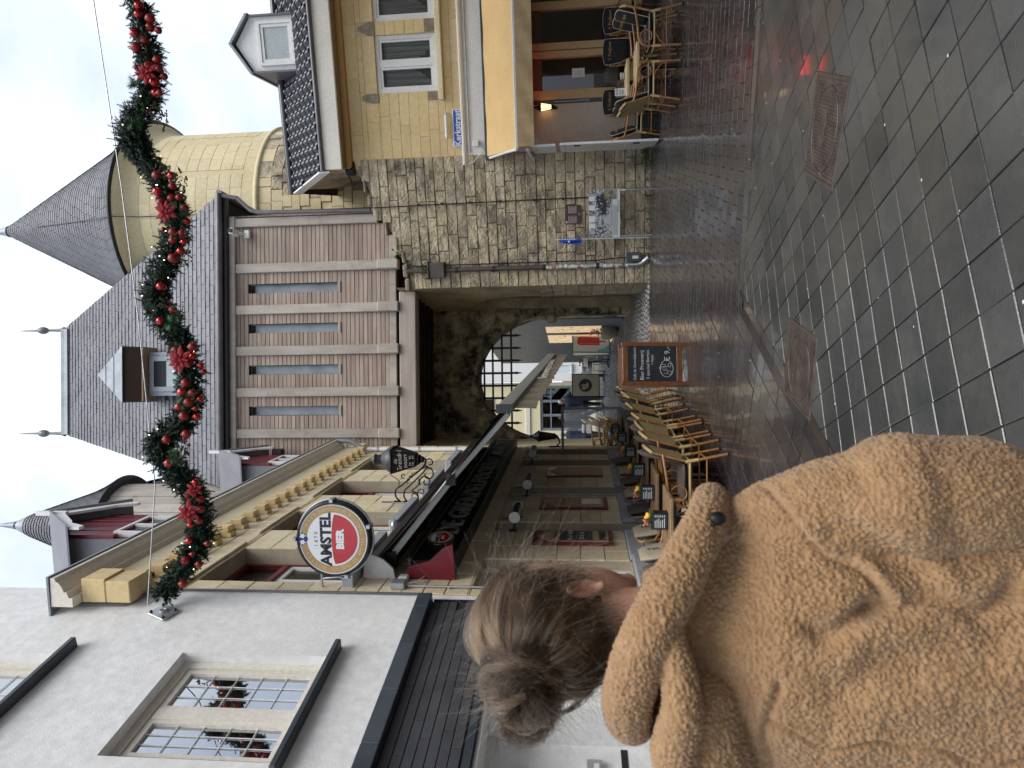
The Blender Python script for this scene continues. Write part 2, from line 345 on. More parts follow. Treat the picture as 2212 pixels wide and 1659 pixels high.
# ================================================================ ground
mb=MB()
ys=[-40,11.5,15,20,30,45,90]; xs=[-90,-12,-4,0,4,12,90]
for j in range(len(ys)-1):
    for i in range(len(xs)-1):
        mb.quad(*[(x,y,gz(y)-.012) for x,y in ((xs[i],ys[j]),(xs[i+1],ys[j]),(xs[i+1],ys[j+1]),(xs[i],ys[j+1]))])
pave=struct('pavement',mb,'joint')
def clip(poly,a,b):
    """keep the part of a convex polygon to the left of the line a->b"""
    def s(p): return (b[0]-a[0])*(p[1]-a[1])-(b[1]-a[1])*(p[0]-a[0])
    out=[]
    for i,p in enumerate(poly):
        q=poly[(i+1)%len(poly)]; sp,sq=s(p),s(q)
        if sp>=0: out.append(p)
        if sp*sq<0: t=sp/(sp-sq); out.append((p[0]+(q[0]-p[0])*t,p[1]+(q[1]-p[1])*t))
    return out
APEX=(.80,7.0); LDIR=(-.486,-.874); RDIR=(.941,-.338)
def far(p,d,t): return (p[0]+d[0]*t,p[1]+d[1]*t)
def side(p,d,w): return (p[0]-d[1]*w,p[1]+d[0]*w)     # left of d
GW=.11
def tilegrid(ang,wx,wy,gap,cuts,box,stag=0.):
    ca,sa=cos(ang),sin(ang); out=[]
    n=int(14/min(wx,wy))
    for j in range(-n,n):
        for i in range(-n,n):
            x=i*wx+(stag*wx if j%2 else 0); y=j*wy; g=gap/2
            pl=[(x+g,y+g),(x+wx-g,y+g),(x+wx-g,y+wy-g),(x+g,y+wy-g)]
            pl=[(ca*px-sa*py+1.416,sa*px+ca*py+3.041) for px,py in pl]
            cx=sum(p[0] for p in pl)/4; cy=sum(p[1] for p in pl)/4
            if not(box[0]<cx<box[1] and box[2]<cy<box[3]): continue
            for a,b in cuts:
                pl=clip(pl,a,b)
                if len(pl)<3: break
            if len(pl)<3: continue
            ar=abs(sum(pl[k][0]*pl[(k+1)%len(pl)][1]-pl[(k+1)%len(pl)][0]*pl[k][1] for k in range(len(pl))))/2
            if ar<.0012: continue
            out.append((pl,cx,cy))
    return out
def laytiles(tiles,parent,m,name,limit,rg,tilt=.004,stuffname=None,view=True):
    """the tiles that show largest as objects, the others joined"""
    def key(t):
        _,x,y=t
        vis=y>1.9 and -.62*y<x<.60*y and not (x<-.05 and y<2.9)
        return (0 if vis else 1, (x*x+y*y))
    tiles=sorted(tiles,key=key); rest=MB()
    for k,(pl,cx,cy) in enumerate(tiles):
        tx,ty=rg.gauss(0,tilt),rg.gauss(0,tilt); dz=rg.gauss(0,.0012); b=.0035
        def z(p): return (p[0]-cx)*tx+(p[1]-cy)*ty+dz+gz(p[1])
        jx,jy=rg.gauss(0,.0012),rg.gauss(0,.0012); ja=rg.gauss(0,.004); pl=[(cx+jx+(p[0]-cx)-(p[1]-cy)*ja,cy+jy+(p[1]-cy)+(p[0]-cx)*ja) for p in pl]
        n=len(pl); ins=[(p[0]+(cx-p[0])*b/.1,p[1]+(cy-p[1])*b/.1) for p in pl]
        low=[(p[0],p[1],gz(p[1])-.02) for p in pl]; mid=[(p[0],p[1],z(p)-.0035) for p in pl]; top=[(p[0],p[1],z(p)) for p in ins]
        fs=[tuple(range(2*n,3*n))]+[(i,(i+1)%n,n+(i+1)%n,n+i) for i in range(n)]+[(n+i,n+(i+1)%n,2*n+(i+1)%n,2*n+i) for i in range(n)]
        if k<limit:
            mbt=MB().add([(p[0]-cx,p[1]-cy,p[2]) for p in low+mid+top],fs); part(name,mbt,m,parent,(cx,cy,0))
        else: rest.add(low+mid+top,fs)
    if rest.v: part(stuffname or name+'_rest',rest,m,parent,kind='stuff')
rt=random.Random(3)
la=far(APEX,LDIR,9); ra=far(APEX,RDIR,7)
# dark square tiles in the foreground, inside the two gutters
A2=side(side(APEX,LDIR,GW),RDIR,-GW)
cutsN=[(side(APEX,LDIR,GW),side(la,LDIR,GW)),(side(ra,RDIR,-GW),side(APEX,RDIR,-GW))]
laytiles(tilegrid(R(17.8),.2295,.2295,.0065,cutsN,(-3.2,6,-1,7.2)),pave,'tile','paving_tile',300,rt,.007)
foot=struct('footway',MB().quad((-4,-1,-.008),(-2.1,-1,-.008),(-2.1,3,-.008),(-4,3,-.008)),'joint')
# brown pavers on the cafe side, rows square to the gutter
cutsL=[(side(la,LDIR,-GW),side(APEX,LDIR,-GW)),((.8,7.0),(1.15,14.2))]
laytiles(tilegrid(R(61),.23,.23,.011,cutsL,(-3.2,1.3,.2,14.4)),foot,'paver',"paver",300,rt,.006)
cutsR=[(side(APEX,RDIR,GW),side(ra,RDIR,GW)),((1.15,14.2),(.8,7.0))]
laytiles(tilegrid(R(-19.8),.23,.23,.009,cutsR,(.4,8.5,4,14.4),.5),foot,'paver',"brick_paver",0,rt,.008,'brick_pavers')
# gutters of long slabs
for d,lft,ln in ((LDIR,1,9.0),(RDIR,1,7.0)):
    g=struct('gutter',MB().quad(*[(*side(far(APEX,d,t),d,w),-.011) for t,w in ((-.05,-GW),(ln,-GW),(ln,GW),(-.05,GW))]),'joint')
    t=-.05
    while t<ln:
        l=rt.uniform(.42,.5); p=[side(far(APEX,d,tt),d,w) for tt,w in ((t,-GW+.004),(t+l-.008,-GW+.004),(t+l-.008,GW-.004),(t,GW-.004))]
        mbg=MB(); q=[(x,y,-.02) for x,y in p]; c=[side(far(APEX,d,tt),d,0) for tt in (t,t+l-.008)]
        top=[(*p[0],0.),(*p[1],0.),(*c[1],-.009),(*c[0],-.009),(*p[2],0.),(*p[3],0.)]
        mbg.add(top,[(0,1,2,3) if d is LDIR else (0,1,2,3),(3,2,4,5)])
        part('gutter_slab',mbg,'tile' if d is RDIR else 'paver',g); t+=l
# small cobbles through the gate
mb=MB(); rc=random.Random(5)
y=14.35
while y<33:
    x=-3.0 if y>19 else -2.0; st=.11 if y<22 else .17
    while x<(3.2 if y>19 else 2.6):
        w=st*rc.uniform(.85,1.15); x0,x1,y0,y1=x+.006,x+w-.006,y+.006,y+st-.006; z=gz(y)+rc.uniform(0,.008)
        b=.018; mb.add([(x0,y0,z-.02),(x1,y0,z-.02),(x1,y1,z-.02),(x0,y1,z-.02),(x0+b,y0+b,z),(x1-b,y0+b,z),(x1-b,y1-b,z),(x0+b,y1-b,z)],[(4,5,6,7),(0,1,5,4),(1,2,6,5),(2,3,7,6),(3,0,4,7)])
        x+=w
    y+=st
lane=struct('lane',MB().quad((-3.2,14.3,gz(14.3)-.006),(3.4,14.3,gz(14.3)-.006),(3.4,33,gz(33)-.006),(-3.2,33,gz(33)-.006)),'joint')
part('cobble',mb,'cobble',lane,kind='stuff')
# two cast iron covers
def manhole(label,c,a,w,d,letters):
    t=thing('manhole_cover',label,'manhole cover',(c[0],c[1],.003),R(a),'iron covers in the paving')
    part('frame',framebox_flat(w,d),'iron',t)
    mb=MB().box(-w/2+.03,w/2-.03,-d/2+.03,d/2-.03,-.012,.0); part('plate',mb,'iron',t)
    mb=MB(); nx,ny=26,11
    for i in range(nx):
        for j in range(ny):
            x=-w/2+.045+(w-.09)*(i+.5)/nx; yy=-d/2+.045+(d-.09)*(j+.5)/ny
            e=((x/(w*.40))**2+(yy/(d*.36))**2)**.5
            if .93<e<1.08 or (abs(yy)<.05 and abs(x)<.12): continue
            mb.bbox(x-.0055,x+.0055,yy-.019,yy+.019,-.001,.0065,.002)
    part('rib',mb,'iron',t,kind='stuff')
    el=[(w*.40*cos(2*pi*k/40),d*.36*sin(2*pi*k/40),.001) for k in range(40)]
    part('oval_ring',MB().tube(el,.008,6,True),'iron',t)
    part('emblem_bar',MB().bbox(-.10,.10,-.012,.012,0,.007,.003).bbox(-.07,-.03,-.04,.04,0,.006,.002).bbox(.03,.07,-.04,.04,0,.006,.002),'iron',t)
def framebox_flat(w,d):
    mb=MB()
    for a in ((-w/2,w/2,-d/2,-d/2+.026),(-w/2,w/2,d/2-.026,d/2),(-w/2,-w/2+.026,-d/2+.026,d/2-.026),(w/2-.026,w/2,-d/2+.026,d/2-.026)): mb.bbox(*a,-.02,.004,.003)
    return mb
manhole('rusty iron cover with oval ring lying in the dark square tiles, under the red glow',(1.622,4.589),-27.6,.66,.64,'')
manhole('rusty iron cover beside the diagonal gutter, next to the wet smooth slab',(.096,5.166),-17.8,.60,.66,'')
rl=random.Random(21); lit=MB()
for k in range(46):
    x,y=rl.uniform(-.4,3.2),rl.uniform(2.4,8.5); s=rl.uniform(.004,.010)
    lit.ball((x,y,.005),(s,s*.6,.002),6,4)
struct_l=link('litter',lit.mesh('litter','white')); struct_l['kind']='stuff'; struct_l['label']='tiny white scraps and petals scattered over the wet paving'

# ================================================================ white house on the near side
W=frame('white_house','white rendered house with dark slate band and leaded windows, nearest on the cafe side','house','W')
holes=[(-2.10,-.95,3.80,5.18),(-2.9,-1.02,6.28,7.7),(-4.2,-1.40,-.1,2.36)]
part('wall',wallmb(-4.2,0,-.1,9.2,holes,0,.35),'render',W)
part('side_wall',MB().box(-4.2,-.3,.35,6,-.1,9.19),'render',W)
PL['plain_curtain']=mat('plain pale curtain',(.5,.5,.5),.8)
def housewin(x0,x1,z0,z1,label):
    f=part('window',framebox(MB(),x0+.002,x1-.002,z0+.002,z1-.002,.075,.10,.17),'cream',W,label=label)
    fr=MB(); framebox(fr,x0+.078,x1-.078,z0+.078,z1-.078,.03,.115,.165); part('sash_frame',fr,'cream',f)
    xm=x1-.62 if x1-x0<1.4 else (x0+x1)/2; part('mullion',MB().box(xm-.06,xm+.06,.095,.169,z0+.108,z1-.108),'cream',f)
    for a,b in ((x0+.108,xm-.06),(xm+.06,x1-.108)):
        sf=MB(); framebox(sf,a,b,z0+.108,z1-.108,.035,.105,.15); part('sash_frame',sf,'cream',f)
        part('pane',MB().quad((a+.03,.135,z0+.14),(b-.03,.135,z0+.14),(b-.03,.135,z1-.14),(a+.03,.135,z1-.14)),'glassmirror',f)
        lead=MB(); ww=b-a-.06; hh=z1-z0-.28
        for i in (1,2): lead.box(a+.03+ww*i/3-.0025,a+.03+ww*i/3+.0025,.124,.131,z0+.14,z1-.14)
        for i in (1,2,3,4): lead.box(a+.03,b-.03,.122,.130,z0+.14+hh*i/5-.0025,z0+.14+hh*i/5+.0025)
        part('leading',lead,'white',f)
    part('window_sill',MB().bbox(x0-.12,x1+.12,-.10,.09,z0-.055,z0-.004,.008),'slatebeam',f)
    cu=MB(); n=40
    for i in range(n):
        xa=x0+(x1-x0)*i/n; xb=x0+(x1-x0)*(i+1)/n; cu.quad((xa,.24+.01*sin(i*1.7),z0),(xb,.24+.01*sin((i+1)*1.7),z0),(xb,.24+.01*sin((i+1)*1.7),z1),(xa,.24+.01*sin(i*1.7),z1))
    part('curtain',cu,'plain_curtain',f)
housewin(-2.10,-.95,3.80,5.18,'lower leaded window with cream frame'); housewin(-2.9,-1.02,6.28,7.7,'upper window with cream frame')
# slate band: a projecting top board and staggered tiles under it
mb=MB(); x=-4.2
while x<-.13:
    l=min(.55,-.13-x); part('slate_board',MB().bbox(x,x+l-.003,-.12,-.001,3.06,3.20,.006),'slatebeam',W); x+=l
part('tile_backing',MB().box(-4.19,-.141,-.02,-.004,2.465,3.058),'darkmetal',W)
tb=courses(-4.18,-.15,2.475,3.055,[],.083,.5,.5,rng)
row=None; off=0
for (a,b,c,d) in tb:
    k=int(round((c-2.475)/.083)); sh=[0,.17,.33,.08,.25,.42,.12][k%7]-.25
    a2,b2=max(-4.18,a+sh),min(-.15,b+sh)
    if b2-a2>.03: part('facade_tile',MB().bbox(a2+.002,b2-.002,-.034,-.021,c+.003,d-.0025,.003),'slatetile',W)
part('corner_trim',MB().box(-.139,-.125,-.04,-.003,2.46,3.05),'darkmetal',W)
sl=MB()
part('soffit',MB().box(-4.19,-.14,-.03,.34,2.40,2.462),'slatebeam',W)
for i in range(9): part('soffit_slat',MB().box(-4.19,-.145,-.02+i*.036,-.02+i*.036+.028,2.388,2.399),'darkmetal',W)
# entrance recess below the band
part('recess_panel',MB().box(-4.19,-1.401,.36,.40,-.05,2.38),'white',W)
f=part('door_frame',MB().box(-1.47,-1.402,.02,.359,0,2.385).box(-4.1,-1.471,.30,.358,2.30,2.385),'white',W)
f=part('shop_window',framebox(MB(),-3.6,-1.9,.35,2.3,.08,.26,.355),'white',W)
framebox_mb=MB(); framebox(framebox_mb,-3.52,-1.98,.43,2.22,.05,.275,.345); part('sash_frame',framebox_mb,'cream',f)
part('pane',MB().quad((-3.47,.31,.48),(-2.03,.31,.48),(-2.03,.31,2.17),(-3.47,.31,2.17)),'glassmirror',f)
lb=part('letterbox',MB().bbox(-1.78,-1.64,.30,.358,1.47,1.585,.008),'steel',W)
part('name_plate',MB().box(-1.745,-1.69,.294,.299,1.49,1.53),'white',lb)
part('dark_slot',MB().box(-1.84,-1.50,.345,.359,1.27,1.32),'black',W); part('dark_slot',MB().box(-1.84,-1.50,.345,.359,1.0,1.05),'black',W)
cab=[(-.012,-.02,3.22),(-.012,-.02,4.5),(-.012,-.02,5.75),(-.03,-.03,5.95),(-.10,-.03,6.05),(-.22,-.03,6.1),(-.30,-.03,6.2),(-.31,-.03,6.9),(-.27,-.03,7.0),(-.2,-.03,7.04),(-.12,-.03,7.05)]
part('cable',MB().tube(cab,.013,8),'zinc',W)

# ================================================================ cafe
K=frame('cafe_building','pale stone cafe with cream cornice, wine red windows and a dark awning over its terrace','cafe','K')
ups=[(.25,1.30,4.08,5.72),(2.02,2.94,4.08,5.74),(3.85,4.85,4.08,5.76),(5.72,6.60,4.08,5.78)]
opn=[(.15,1.03,1.05,2.72),(2.04,2.48,-.1,2.74),(3.87,4.46,-.1,2.74),(6.05,6.65,-.1,2.74),(7.15,7.75,1.05,2.72)]
part('wall',wallmb(0,8.15,-.1,6.5,ups+opn,.0,.32),'mortar',K)
rk=random.Random(11)
blk=courses(0.004,8.146,3.9,6.3,ups,.30,.35,.62,rk)+courses(0.004,8.146,1.06,3.9,opn+[(0.4,8.0,2.98,3.42)],.29,.3,.55,rk)
stones(K,blk,-.001,.016,.009,.006,'cafestone','stone_block',.25,rk)
part('end_wall',MB().box(.35,8.14,.33,5.5,-.1,6.48),'mortar',K)
rv=MB()
for a,b,c,d in ups:                                                  # raised label mould over each window
    for p in (MB().bbox(a-.16,b+.16,-.045,-.019,d+.05,d+.10,.006),): part('label_mould',p,'cafestone',K)
def cafewin(x0,x1,z0,z1):
    f=part('window',framebox(MB(),x0+.002,x1-.002,z0+.002,z1-.002,.055,.19,.27),'red',K)
    zt=z0+(z1-z0)*.66
    part('transom',MB().bbox(x0+.057,x1-.057,.165,.268,zt-.04,zt+.04,.01),'red',f)
    part('pane',MB().quad((x0+.057,.235,zt+.04),(x1-.057,.235,zt+.04),(x1-.057,.235,z1-.057),(x0+.057,.235,z1-.057)),'glass',f)
    xm=(x0+x1)/2
    for a,b in ((x0+.058,xm-.004),(xm+.004,x1-.058)):
        s=MB(); framebox(s,a,b,z0+.058,zt-.042,.06,.195,.255); part('sash_frame',s,'white',f)
        part('pane',MB().quad((a+.055,.225,z0+.11),(b-.055,.225,z0+.11),(b-.055,.225,zt-.095),(a+.055,.225,zt-.095)),'glass',f)
    part('curtain',MB().box(x0+.01,x1-.01,.34,.345,z0,z1),'curtain',f)
    sl=part('window_sill',MB().bbox(x0-.13,x1+.13,-.20,.185,z0-.125,z0-.004,.012),'grey',f)
    for xx in (x0+.1,x1-.1): part('sill_rod',MB().tube([(xx,-.17,z0-.13),(xx,-.17,z0+.22)],.010,8),'steel',sl)
for w in ups: cafewin(*w)
# cornice
prof=[(y,6.60+(z-6.55)*.605) for y,z in [(0,6.55),(-.09,6.55),(-.09,6.61),(-.15,6.645),(-.15,6.69),(-.21,6.73),(-.25,6.79),(-.25,6.81),(-.29,6.84),(-.29,6.91),(0,6.93)]]
part('cornice',MB().prismx(prof[::-1],-.46,7.55),'cream',K)
part('cornice_cap',MB().box(-.47,7.56,-.305,.3,6.832,6.855),'lead',K)
part('frieze',MB().bbox(-.02,8.0,-.11,-.018,6.30,6.595,.008),'cafestone',K)
for i in range(22):
    x=.02+i*.345
    if x<7.6: part('modillion',MB().bbox(x-.075,x+.075,-.16,-.077 if i else -.077,6.13,6.29,.006).bbox(x-.07,x+.07,-.078,-.018,6.10,6.238,.004),'yellowstone',K)
part('corner_corbel',MB().bbox(-.34,-.03,-.24,.0,6.34,6.595,.008),'yellowstone',K); part('corner_corbel',MB().bbox(-.34,-.03,-.22,.0,6.08,6.335,.008),'yellowstone',K)
# mansard roof with two dormers
part('roof',MB().prismx([(-.05,6.865),(5.4,6.865),(5.4,7.3),(1.1,7.93)],.0,8.1),'slatejoint',K)
rs=random.Random(15)
for j in range(6):
    for i in range(30):
        t=(j+.02)/6; t2=(j+1.25)/6; x=.0+i*.27+(.135 if j%2 else 0)
        y0,z0=-.06+1.14*t,6.88+1.06*t; y1,z1=-.06+1.14*t2,6.88+1.06*t2
        if t2>1.02: y1,z1=1.1,7.945
        if x+.27>8.1: continue
        if z0>7.1 and ((2.0<x<3.1) or (6.9<x<7.9)): continue
        part('roof_slate',MB().add([(x,y0-.02,z0+.016),(x+.26,y0-.02,z0+.016),(x+.26,y1,z1+.004),(x,y1,z1+.004)],[(0,1,2,3)]),'slate',K)
def dormer(x0,x1,zb,zt,ap):
    xm=(x0+x1)/2; y=.12
    d=part('dormer',MB().box(x0,x1,y+.06,1.6,zb-.5,zt).prism([(x0,zt+.001),(x1,zt+.001),(xm,ap-.06)],y+.061,1.6),'red',K)
    [part('cheek',MB().box(a,a+.027,y+.05,1.6,zb-.5,zt),'slate',d) for a in (x0-.03,x1+.003)]
    for i in range(9):
        xx=x0+.04+(x1-x0-.08)*i/8; h=zt+(ap-zt)*(1-abs(xx-xm)/((x1-x0)/2))*.72
        part('plank',MB().bbox(xx-.045,xx+.045,y+.0+.006*(i%2),y+.059,zb+.52,h,.006),'red',d)
    wf=MB(); framebox(wf,x0+.1,x1-.1,zb,zb+.60,.05,y-.02,y+.058); w=part('window',wf,'white',d)
    part('mullion',MB().box(xm-.03,xm+.03,y-.01,y+.057,zb+.05,zb+.55),'white',w)
    part('pane',MB().quad((x0+.15,y+.03,zb+.05),(x1-.15,y+.03,zb+.05),(x1-.15,y+.03,zb+.55),(x0+.15,y+.03,zb+.55)),'glass',w)
    sl=(ap-zt+.18)/((x1-x0)/2+.16)
    for sgn in (-1,1):
        xo=xm+sgn*((x1-x0)/2+.16)
        po=[(xm,ap+.05),(xo,ap+.05-sl*((x1-x0)/2+.16)),(xo,ap-.12-sl*((x1-x0)/2+.16)),(xo-sgn*.08,ap-.20-sl*((x1-x0)/2+.10)),(xo-sgn*.2,ap-.10-sl*((x1-x0)/2-.04)),(xo-sgn*.3,ap-.16-sl*((x1-x0)/2-.16)),(xm,ap-.17)]
        if sgn>0: po=po[::-1]
        part('bargeboard',MB().prism(po,y-.16,y-.12),'white',d)
        part('roof_sheet',MB().add([(xm,y-.2,ap+.06),(xo+sgn*.03,y-.2,ap+.06-sl*((x1-x0)/2+.19)),(xo+sgn*.03,1.7,ap+.06-sl*((x1-x0)/2+.19)),(xm,1.7,ap+.06),(xm,y-.2,ap+.09),(xo+sgn*.03,y-.2,ap+.09-sl*((x1-x0)/2+.19)),(xo+sgn*.03,1.7,ap+.09-sl*((x1-x0)/2+.19)),(xm,1.7,ap+.09)],[(0,1,2,3),(4,7,6,5),(0,4,5,1),(1,5,6,2)]),'slate',d)
    part('finial',MB().box(xm-.03,xm+.03,y-.19,y-.13,ap-.2,ap+.28),'white',d)
dormer(2.15,3.15,7.55,8.75,9.35); dormer(6.95,7.85,7.55,8.75,9.35)
# ground floor: fascia board with raised letters, doors, windows, boards, plinths
fb=part('fascia_board',MB().bbox(.42,7.9,-.20,-.02,2.99,3.40,.01),'black',K)
part('fascia_moulding',MB().bbox(.40,7.92,-.235,-.021,3.402,3.45,.008),'darkmetal',K); part('fascia_moulding',MB().bbox(.40,7.92,-.225,-.021,2.955,2.988,.008),'darkmetal',K)
text('DE GRENDELPOORT',.40,'alu',fb,(3.35,-.214,3.195),ext=.012,sx=1.10)
text('ANNO',.38,'alu',fb,(6.75,-.214,3.195),ext=.012,sx=1.1)
part('fascia_end',MB().prismx([(-.02,2.93),(-.40,2.95),(-.36,3.05),(-.22,3.2),(-.16,3.42),(-.02,3.52)][::-1],.36,.395),'red',K)
for a,b,c,d in opn:
    win=c>.5
    f=part('window' if win else 'door',framebox(MB(),a+.002,b-.002,max(c,0)+.002,d-.002,.055,.10,.20),'white',K)
    ib=MB(); framebox(ib,a+.057,b-.057,max(c,0)+.057,d-.057,.05,.12,.19); part('sash_frame',ib,'red',f)
    if not win: part('lower_panel',MB().bbox(a+.107,b-.107,.14,.18,.107,.95,.01),'red',f); part('handle',MB().tube([(a+.14,.11,1.0),(a+.14,.10,1.12),(a+.22,.10,1.12)],.01,6),'steel',f)
    z0=c+.107 if win else .955
    part('pane',MB().quad((a+.107,.155,z0),(b-.107,.155,z0),(b-.107,.155,d-.107),(a+.107,.155,d-.107)),'glass',f)
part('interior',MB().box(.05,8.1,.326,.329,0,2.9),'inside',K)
for a,b in ((1.03,2.04),(2.48,3.87),(4.46,6.05),(6.65,7.15)):
    part('plinth',MB().bbox(a+.004,b-.004,-.10,-.002,0,.86,.012),'grey',K); part('plinth_cap',MB().bbox(a+.02,b-.02,-.07,-.002,.862,1.06,.012),'grey',K)
part('plinth',MB().bbox(.01,1.02,-.10,-.002,0,1.04,.012),'grey',K)
part('conduit',MB().tube([(.13,-.04,3.38),(.13,-.04,2.5)],.012,8).tube([(.13,-.04,2.95),(.13,-.02,2.95)],.02,8),'steel',K)
jb=part('junction_box',MB().bbox(.06,.20,-.09,-.02,3.40,3.55,.01),'steel',K); part('junction_box',MB().bbox(.27,.36,-.08,-.02,3.42,3.52,.01),'white',K)
part('small_cable',MB().tube([(.16,-.05,3.40),(.2,-.06,3.3),(.4,-.05,3.25),(.5,-.04,3.3)],.006,6),'white',K)
dp=part('drain_pipe',MB().tube([(7.48,-.07,6.15),(7.48,-.07,3.0)],.045,12),'white',K)
part('gutter_outlet',MB().tube([(7.46,-.26,6.80),(7.47,-.26,6.5),(7.48,-.10,6.25),(7.48,-.07,6.14)],.05,10),'lead',K)
for z in (5.9,5.0,4.2): part('pipe_bracket',MB().tube([(7.48,-.07,z-.02),(7.48,-.07,z+.02)],.055,12),'steel',dp)

# awning over the terrace
AW=thing('terrace_awning','long dark awning with khaki lettered valance folding out over the cafe terrace','awning',(-2.105,6.70,0),R(84.8))
part('cassette',MB().prismx([(-.02,3.68),(-.16,3.70),(-.24,3.78),(-.24,3.86),(-.02,3.90)][::-1],.40,7.75),'darkmetal',AW)
part('cassette_end',MB().prismx([(-.02,3.58),(-.13,3.60),(-.22,3.70),(-.26,3.80),(-.26,3.90),(-.02,3.93)][::-1],.37,.398),'white',AW)
part('roller',MB().tube([(.42,-.12,3.79),(7.7,-.12,3.79)],.05,12),'darkcloth',AW)
near=Vector((.40,-1.80,2.42)); farp=Vector((7.6,-1.98,2.22)); n0=Vector((.42,-.18,3.80)); f0=Vector((7.7,-.18,3.80))
cl=MB(); nn=24
for i in range(nn):
    a,b=i/nn,(i+1)/nn
    for j in range(8):
        c,d=j/8,(j+1)/8
        def q(u,v): p=n0.lerp(f0,u).lerp(near.lerp(farp,u),v); p.z-=.05*sin(pi*v); return tuple(p)
        cl.add([q(a,c),q(b,c),q(b,d),q(a,d)],[(0,1,2,3)],True)
part('cloth',cl,'darkcloth',AW)
dirb=(farp-near)
def barbox(p,q,w,h,m,name,par):
    d=(q-p); L=d.length; o=part(name,MB().bbox(0,L,-w/2,w/2,-h/2,h/2,.008),m,par); 
    x=d.normalized(); y=Vector((0,0,1)).cross(x).normalized(); z=x.cross(y)
    M=Matrix((x,y,z)).transposed().to_4x4(); M.translation=p; o.matrix_local=M; return o
fbar=barbox(near+Vector((-.03,-.03,-.05)),farp+Vector((.03,-.03,-.05)),.07,.15,'alu','front_bar',AW)
for zz in (.045,.02,-.01,-.04): part('rib',MB().box(.0,dirb.length+.04,-.039,-.035,zz-.004,zz+.004),'alu',fbar)
part('end_cap',MB().box(-.02,-.001,-.045,.045,-.085,.085),'darkmetal',fbar)
vl=MB(); nv=90; rv=random.Random(2)
pts=[]
for i in range(nv+1):
    t=i/nv; p=near.lerp(farp,t); w=.018*sin(i*.9)+.008*sin(i*2.3); dz=.012*abs(sin(i*pi/6))
    pts.append((p.x,p.y-.03,p.z-.125,w,dz))
for i in range(nv):
    a,b=pts[i],pts[i+1]
    for k in range(3):
        def r(p,k): return (p[0],p[1]+p[3]*k/3,p[2]-(.25-p[4])*k/3)
        vl.add([r(a,k),r(b,k),r(b,k+1),r(a,k+1)],[(0,1,2,3)],True)
val=part('valance',vl,'khaki',AW)
tx=text('Bierproeverij café restaurant',.19,'cream',val,(4.6,-1.955,2.12),rot=(pi/2,0,-R(1.43)),ext=.001,sx=1.45)
def arm(s):
    e=near.lerp(farp,(s-.4)/7.2); p=Vector((s,-.2,3.66)); m=p.lerp(e,.52)+Vector((.0,0,-.02)); e=e+Vector((0,.06,-.06))
    a=barbox(p,m,.05,.075,'alu','arm',AW); b=barbox(m+Vector((0,0,-.0)),e,.04,.06,'alu','forearm',AW)
    part('elbow',MB().cbox(*m,.08,.12,.10),'darkmetal',AW)
    part('shoulder_bracket',MB().cbox(*(p+Vector((0,.05,.02))),.10,.18,.12),'darkmetal',AW)
arm(.62); arm(2.0); arm(5.2); arm(7.2)
# ================================================================ gatehouse
G=frame('gatehouse','timber gatehouse bridging the lane, oak boards, slit windows and a steep slate roof','gatehouse','G')
GX0,GX1=-4.35,1.62
slits=[(-.142,.059),(-1.06,-.86),(-2.01,-1.81),(-2.95,-2.75)]
sl=[(a,b,7.0,9.15) for a,b in slits]
part('wall',wallmb(GX0,GX1,5.66,9.66,sl,.10,.4),'inside',G)
posts=[1.47,.42,-.53,-1.475,-2.42,-3.36,-4.28]
rp=random.Random(9)
for i in range(len(posts)-1):
    x1=posts[i]-.105; x0=posts[i+1]+.105
    if i==0: x1=1.365
    hl=[h for h in sl if x0<h[0]<x1]
    z=5.84
    for j in range(36):
        h=.1005; segs=[(x0,x1)]
        for hh in hl:
            if z+h*.5>hh[2]-.0 and z+h*.5<hh[3]: segs=[(x0,hh[0]-.004),(hh[1]+.004,x1)]
        cut=rp.random()
        for a,b in segs:
            if b-a<.03: continue
            part('plank',MB().bbox(a+.001,b-.001,.062+rp.uniform(-.003,.003),.098,z+.004,z+h-.006,.004),'plank',G)
        z+=h
for k,x in enumerate(posts):
    w=.21 if 0<k<6 else .2
    zb=6.08
    part('post',MB().bbox(x-w/2,x+w/2,-.02,.099,zb,9.42,.012),'beam',G)
    if k: part('post_foot',MB().bbox(x-w/2-.006,x+w/2+.006,-.10,.097,5.60,6.078,.02),'beam',G)
for a,b in zip(posts,posts[1:]):
    part('bottom_rail',MB().bbox(b+.107,a-.107,.03,.099,5.68,5.83,.008),'beam',G)
part('lintel_beam',MB().bbox(-4.4,-.20,-.02,.30,5.22,5.60,.02),'beamh',G)
part('top_plate',MB().bbox(GX0,GX1,-.03,.099,9.43,9.60,.012),'beam',G)
for a,b in slits:
    f=part('slit_window',framebox(MB(),a+.001,b-.001,7.001,9.149,.012,.16,.30),'lead',G)
    part('pane',MB().box(a+.013,b-.013,.22,.225,7.013,9.06),'lead',f); part('vent_slot',MB().box(a+.014,b-.014,.21,.235,9.062,9.136),'black',f)
    part('sill',MB().bbox(a-.02,b+.02,.04,.16,6.97,6.998,.004),'lead',f)
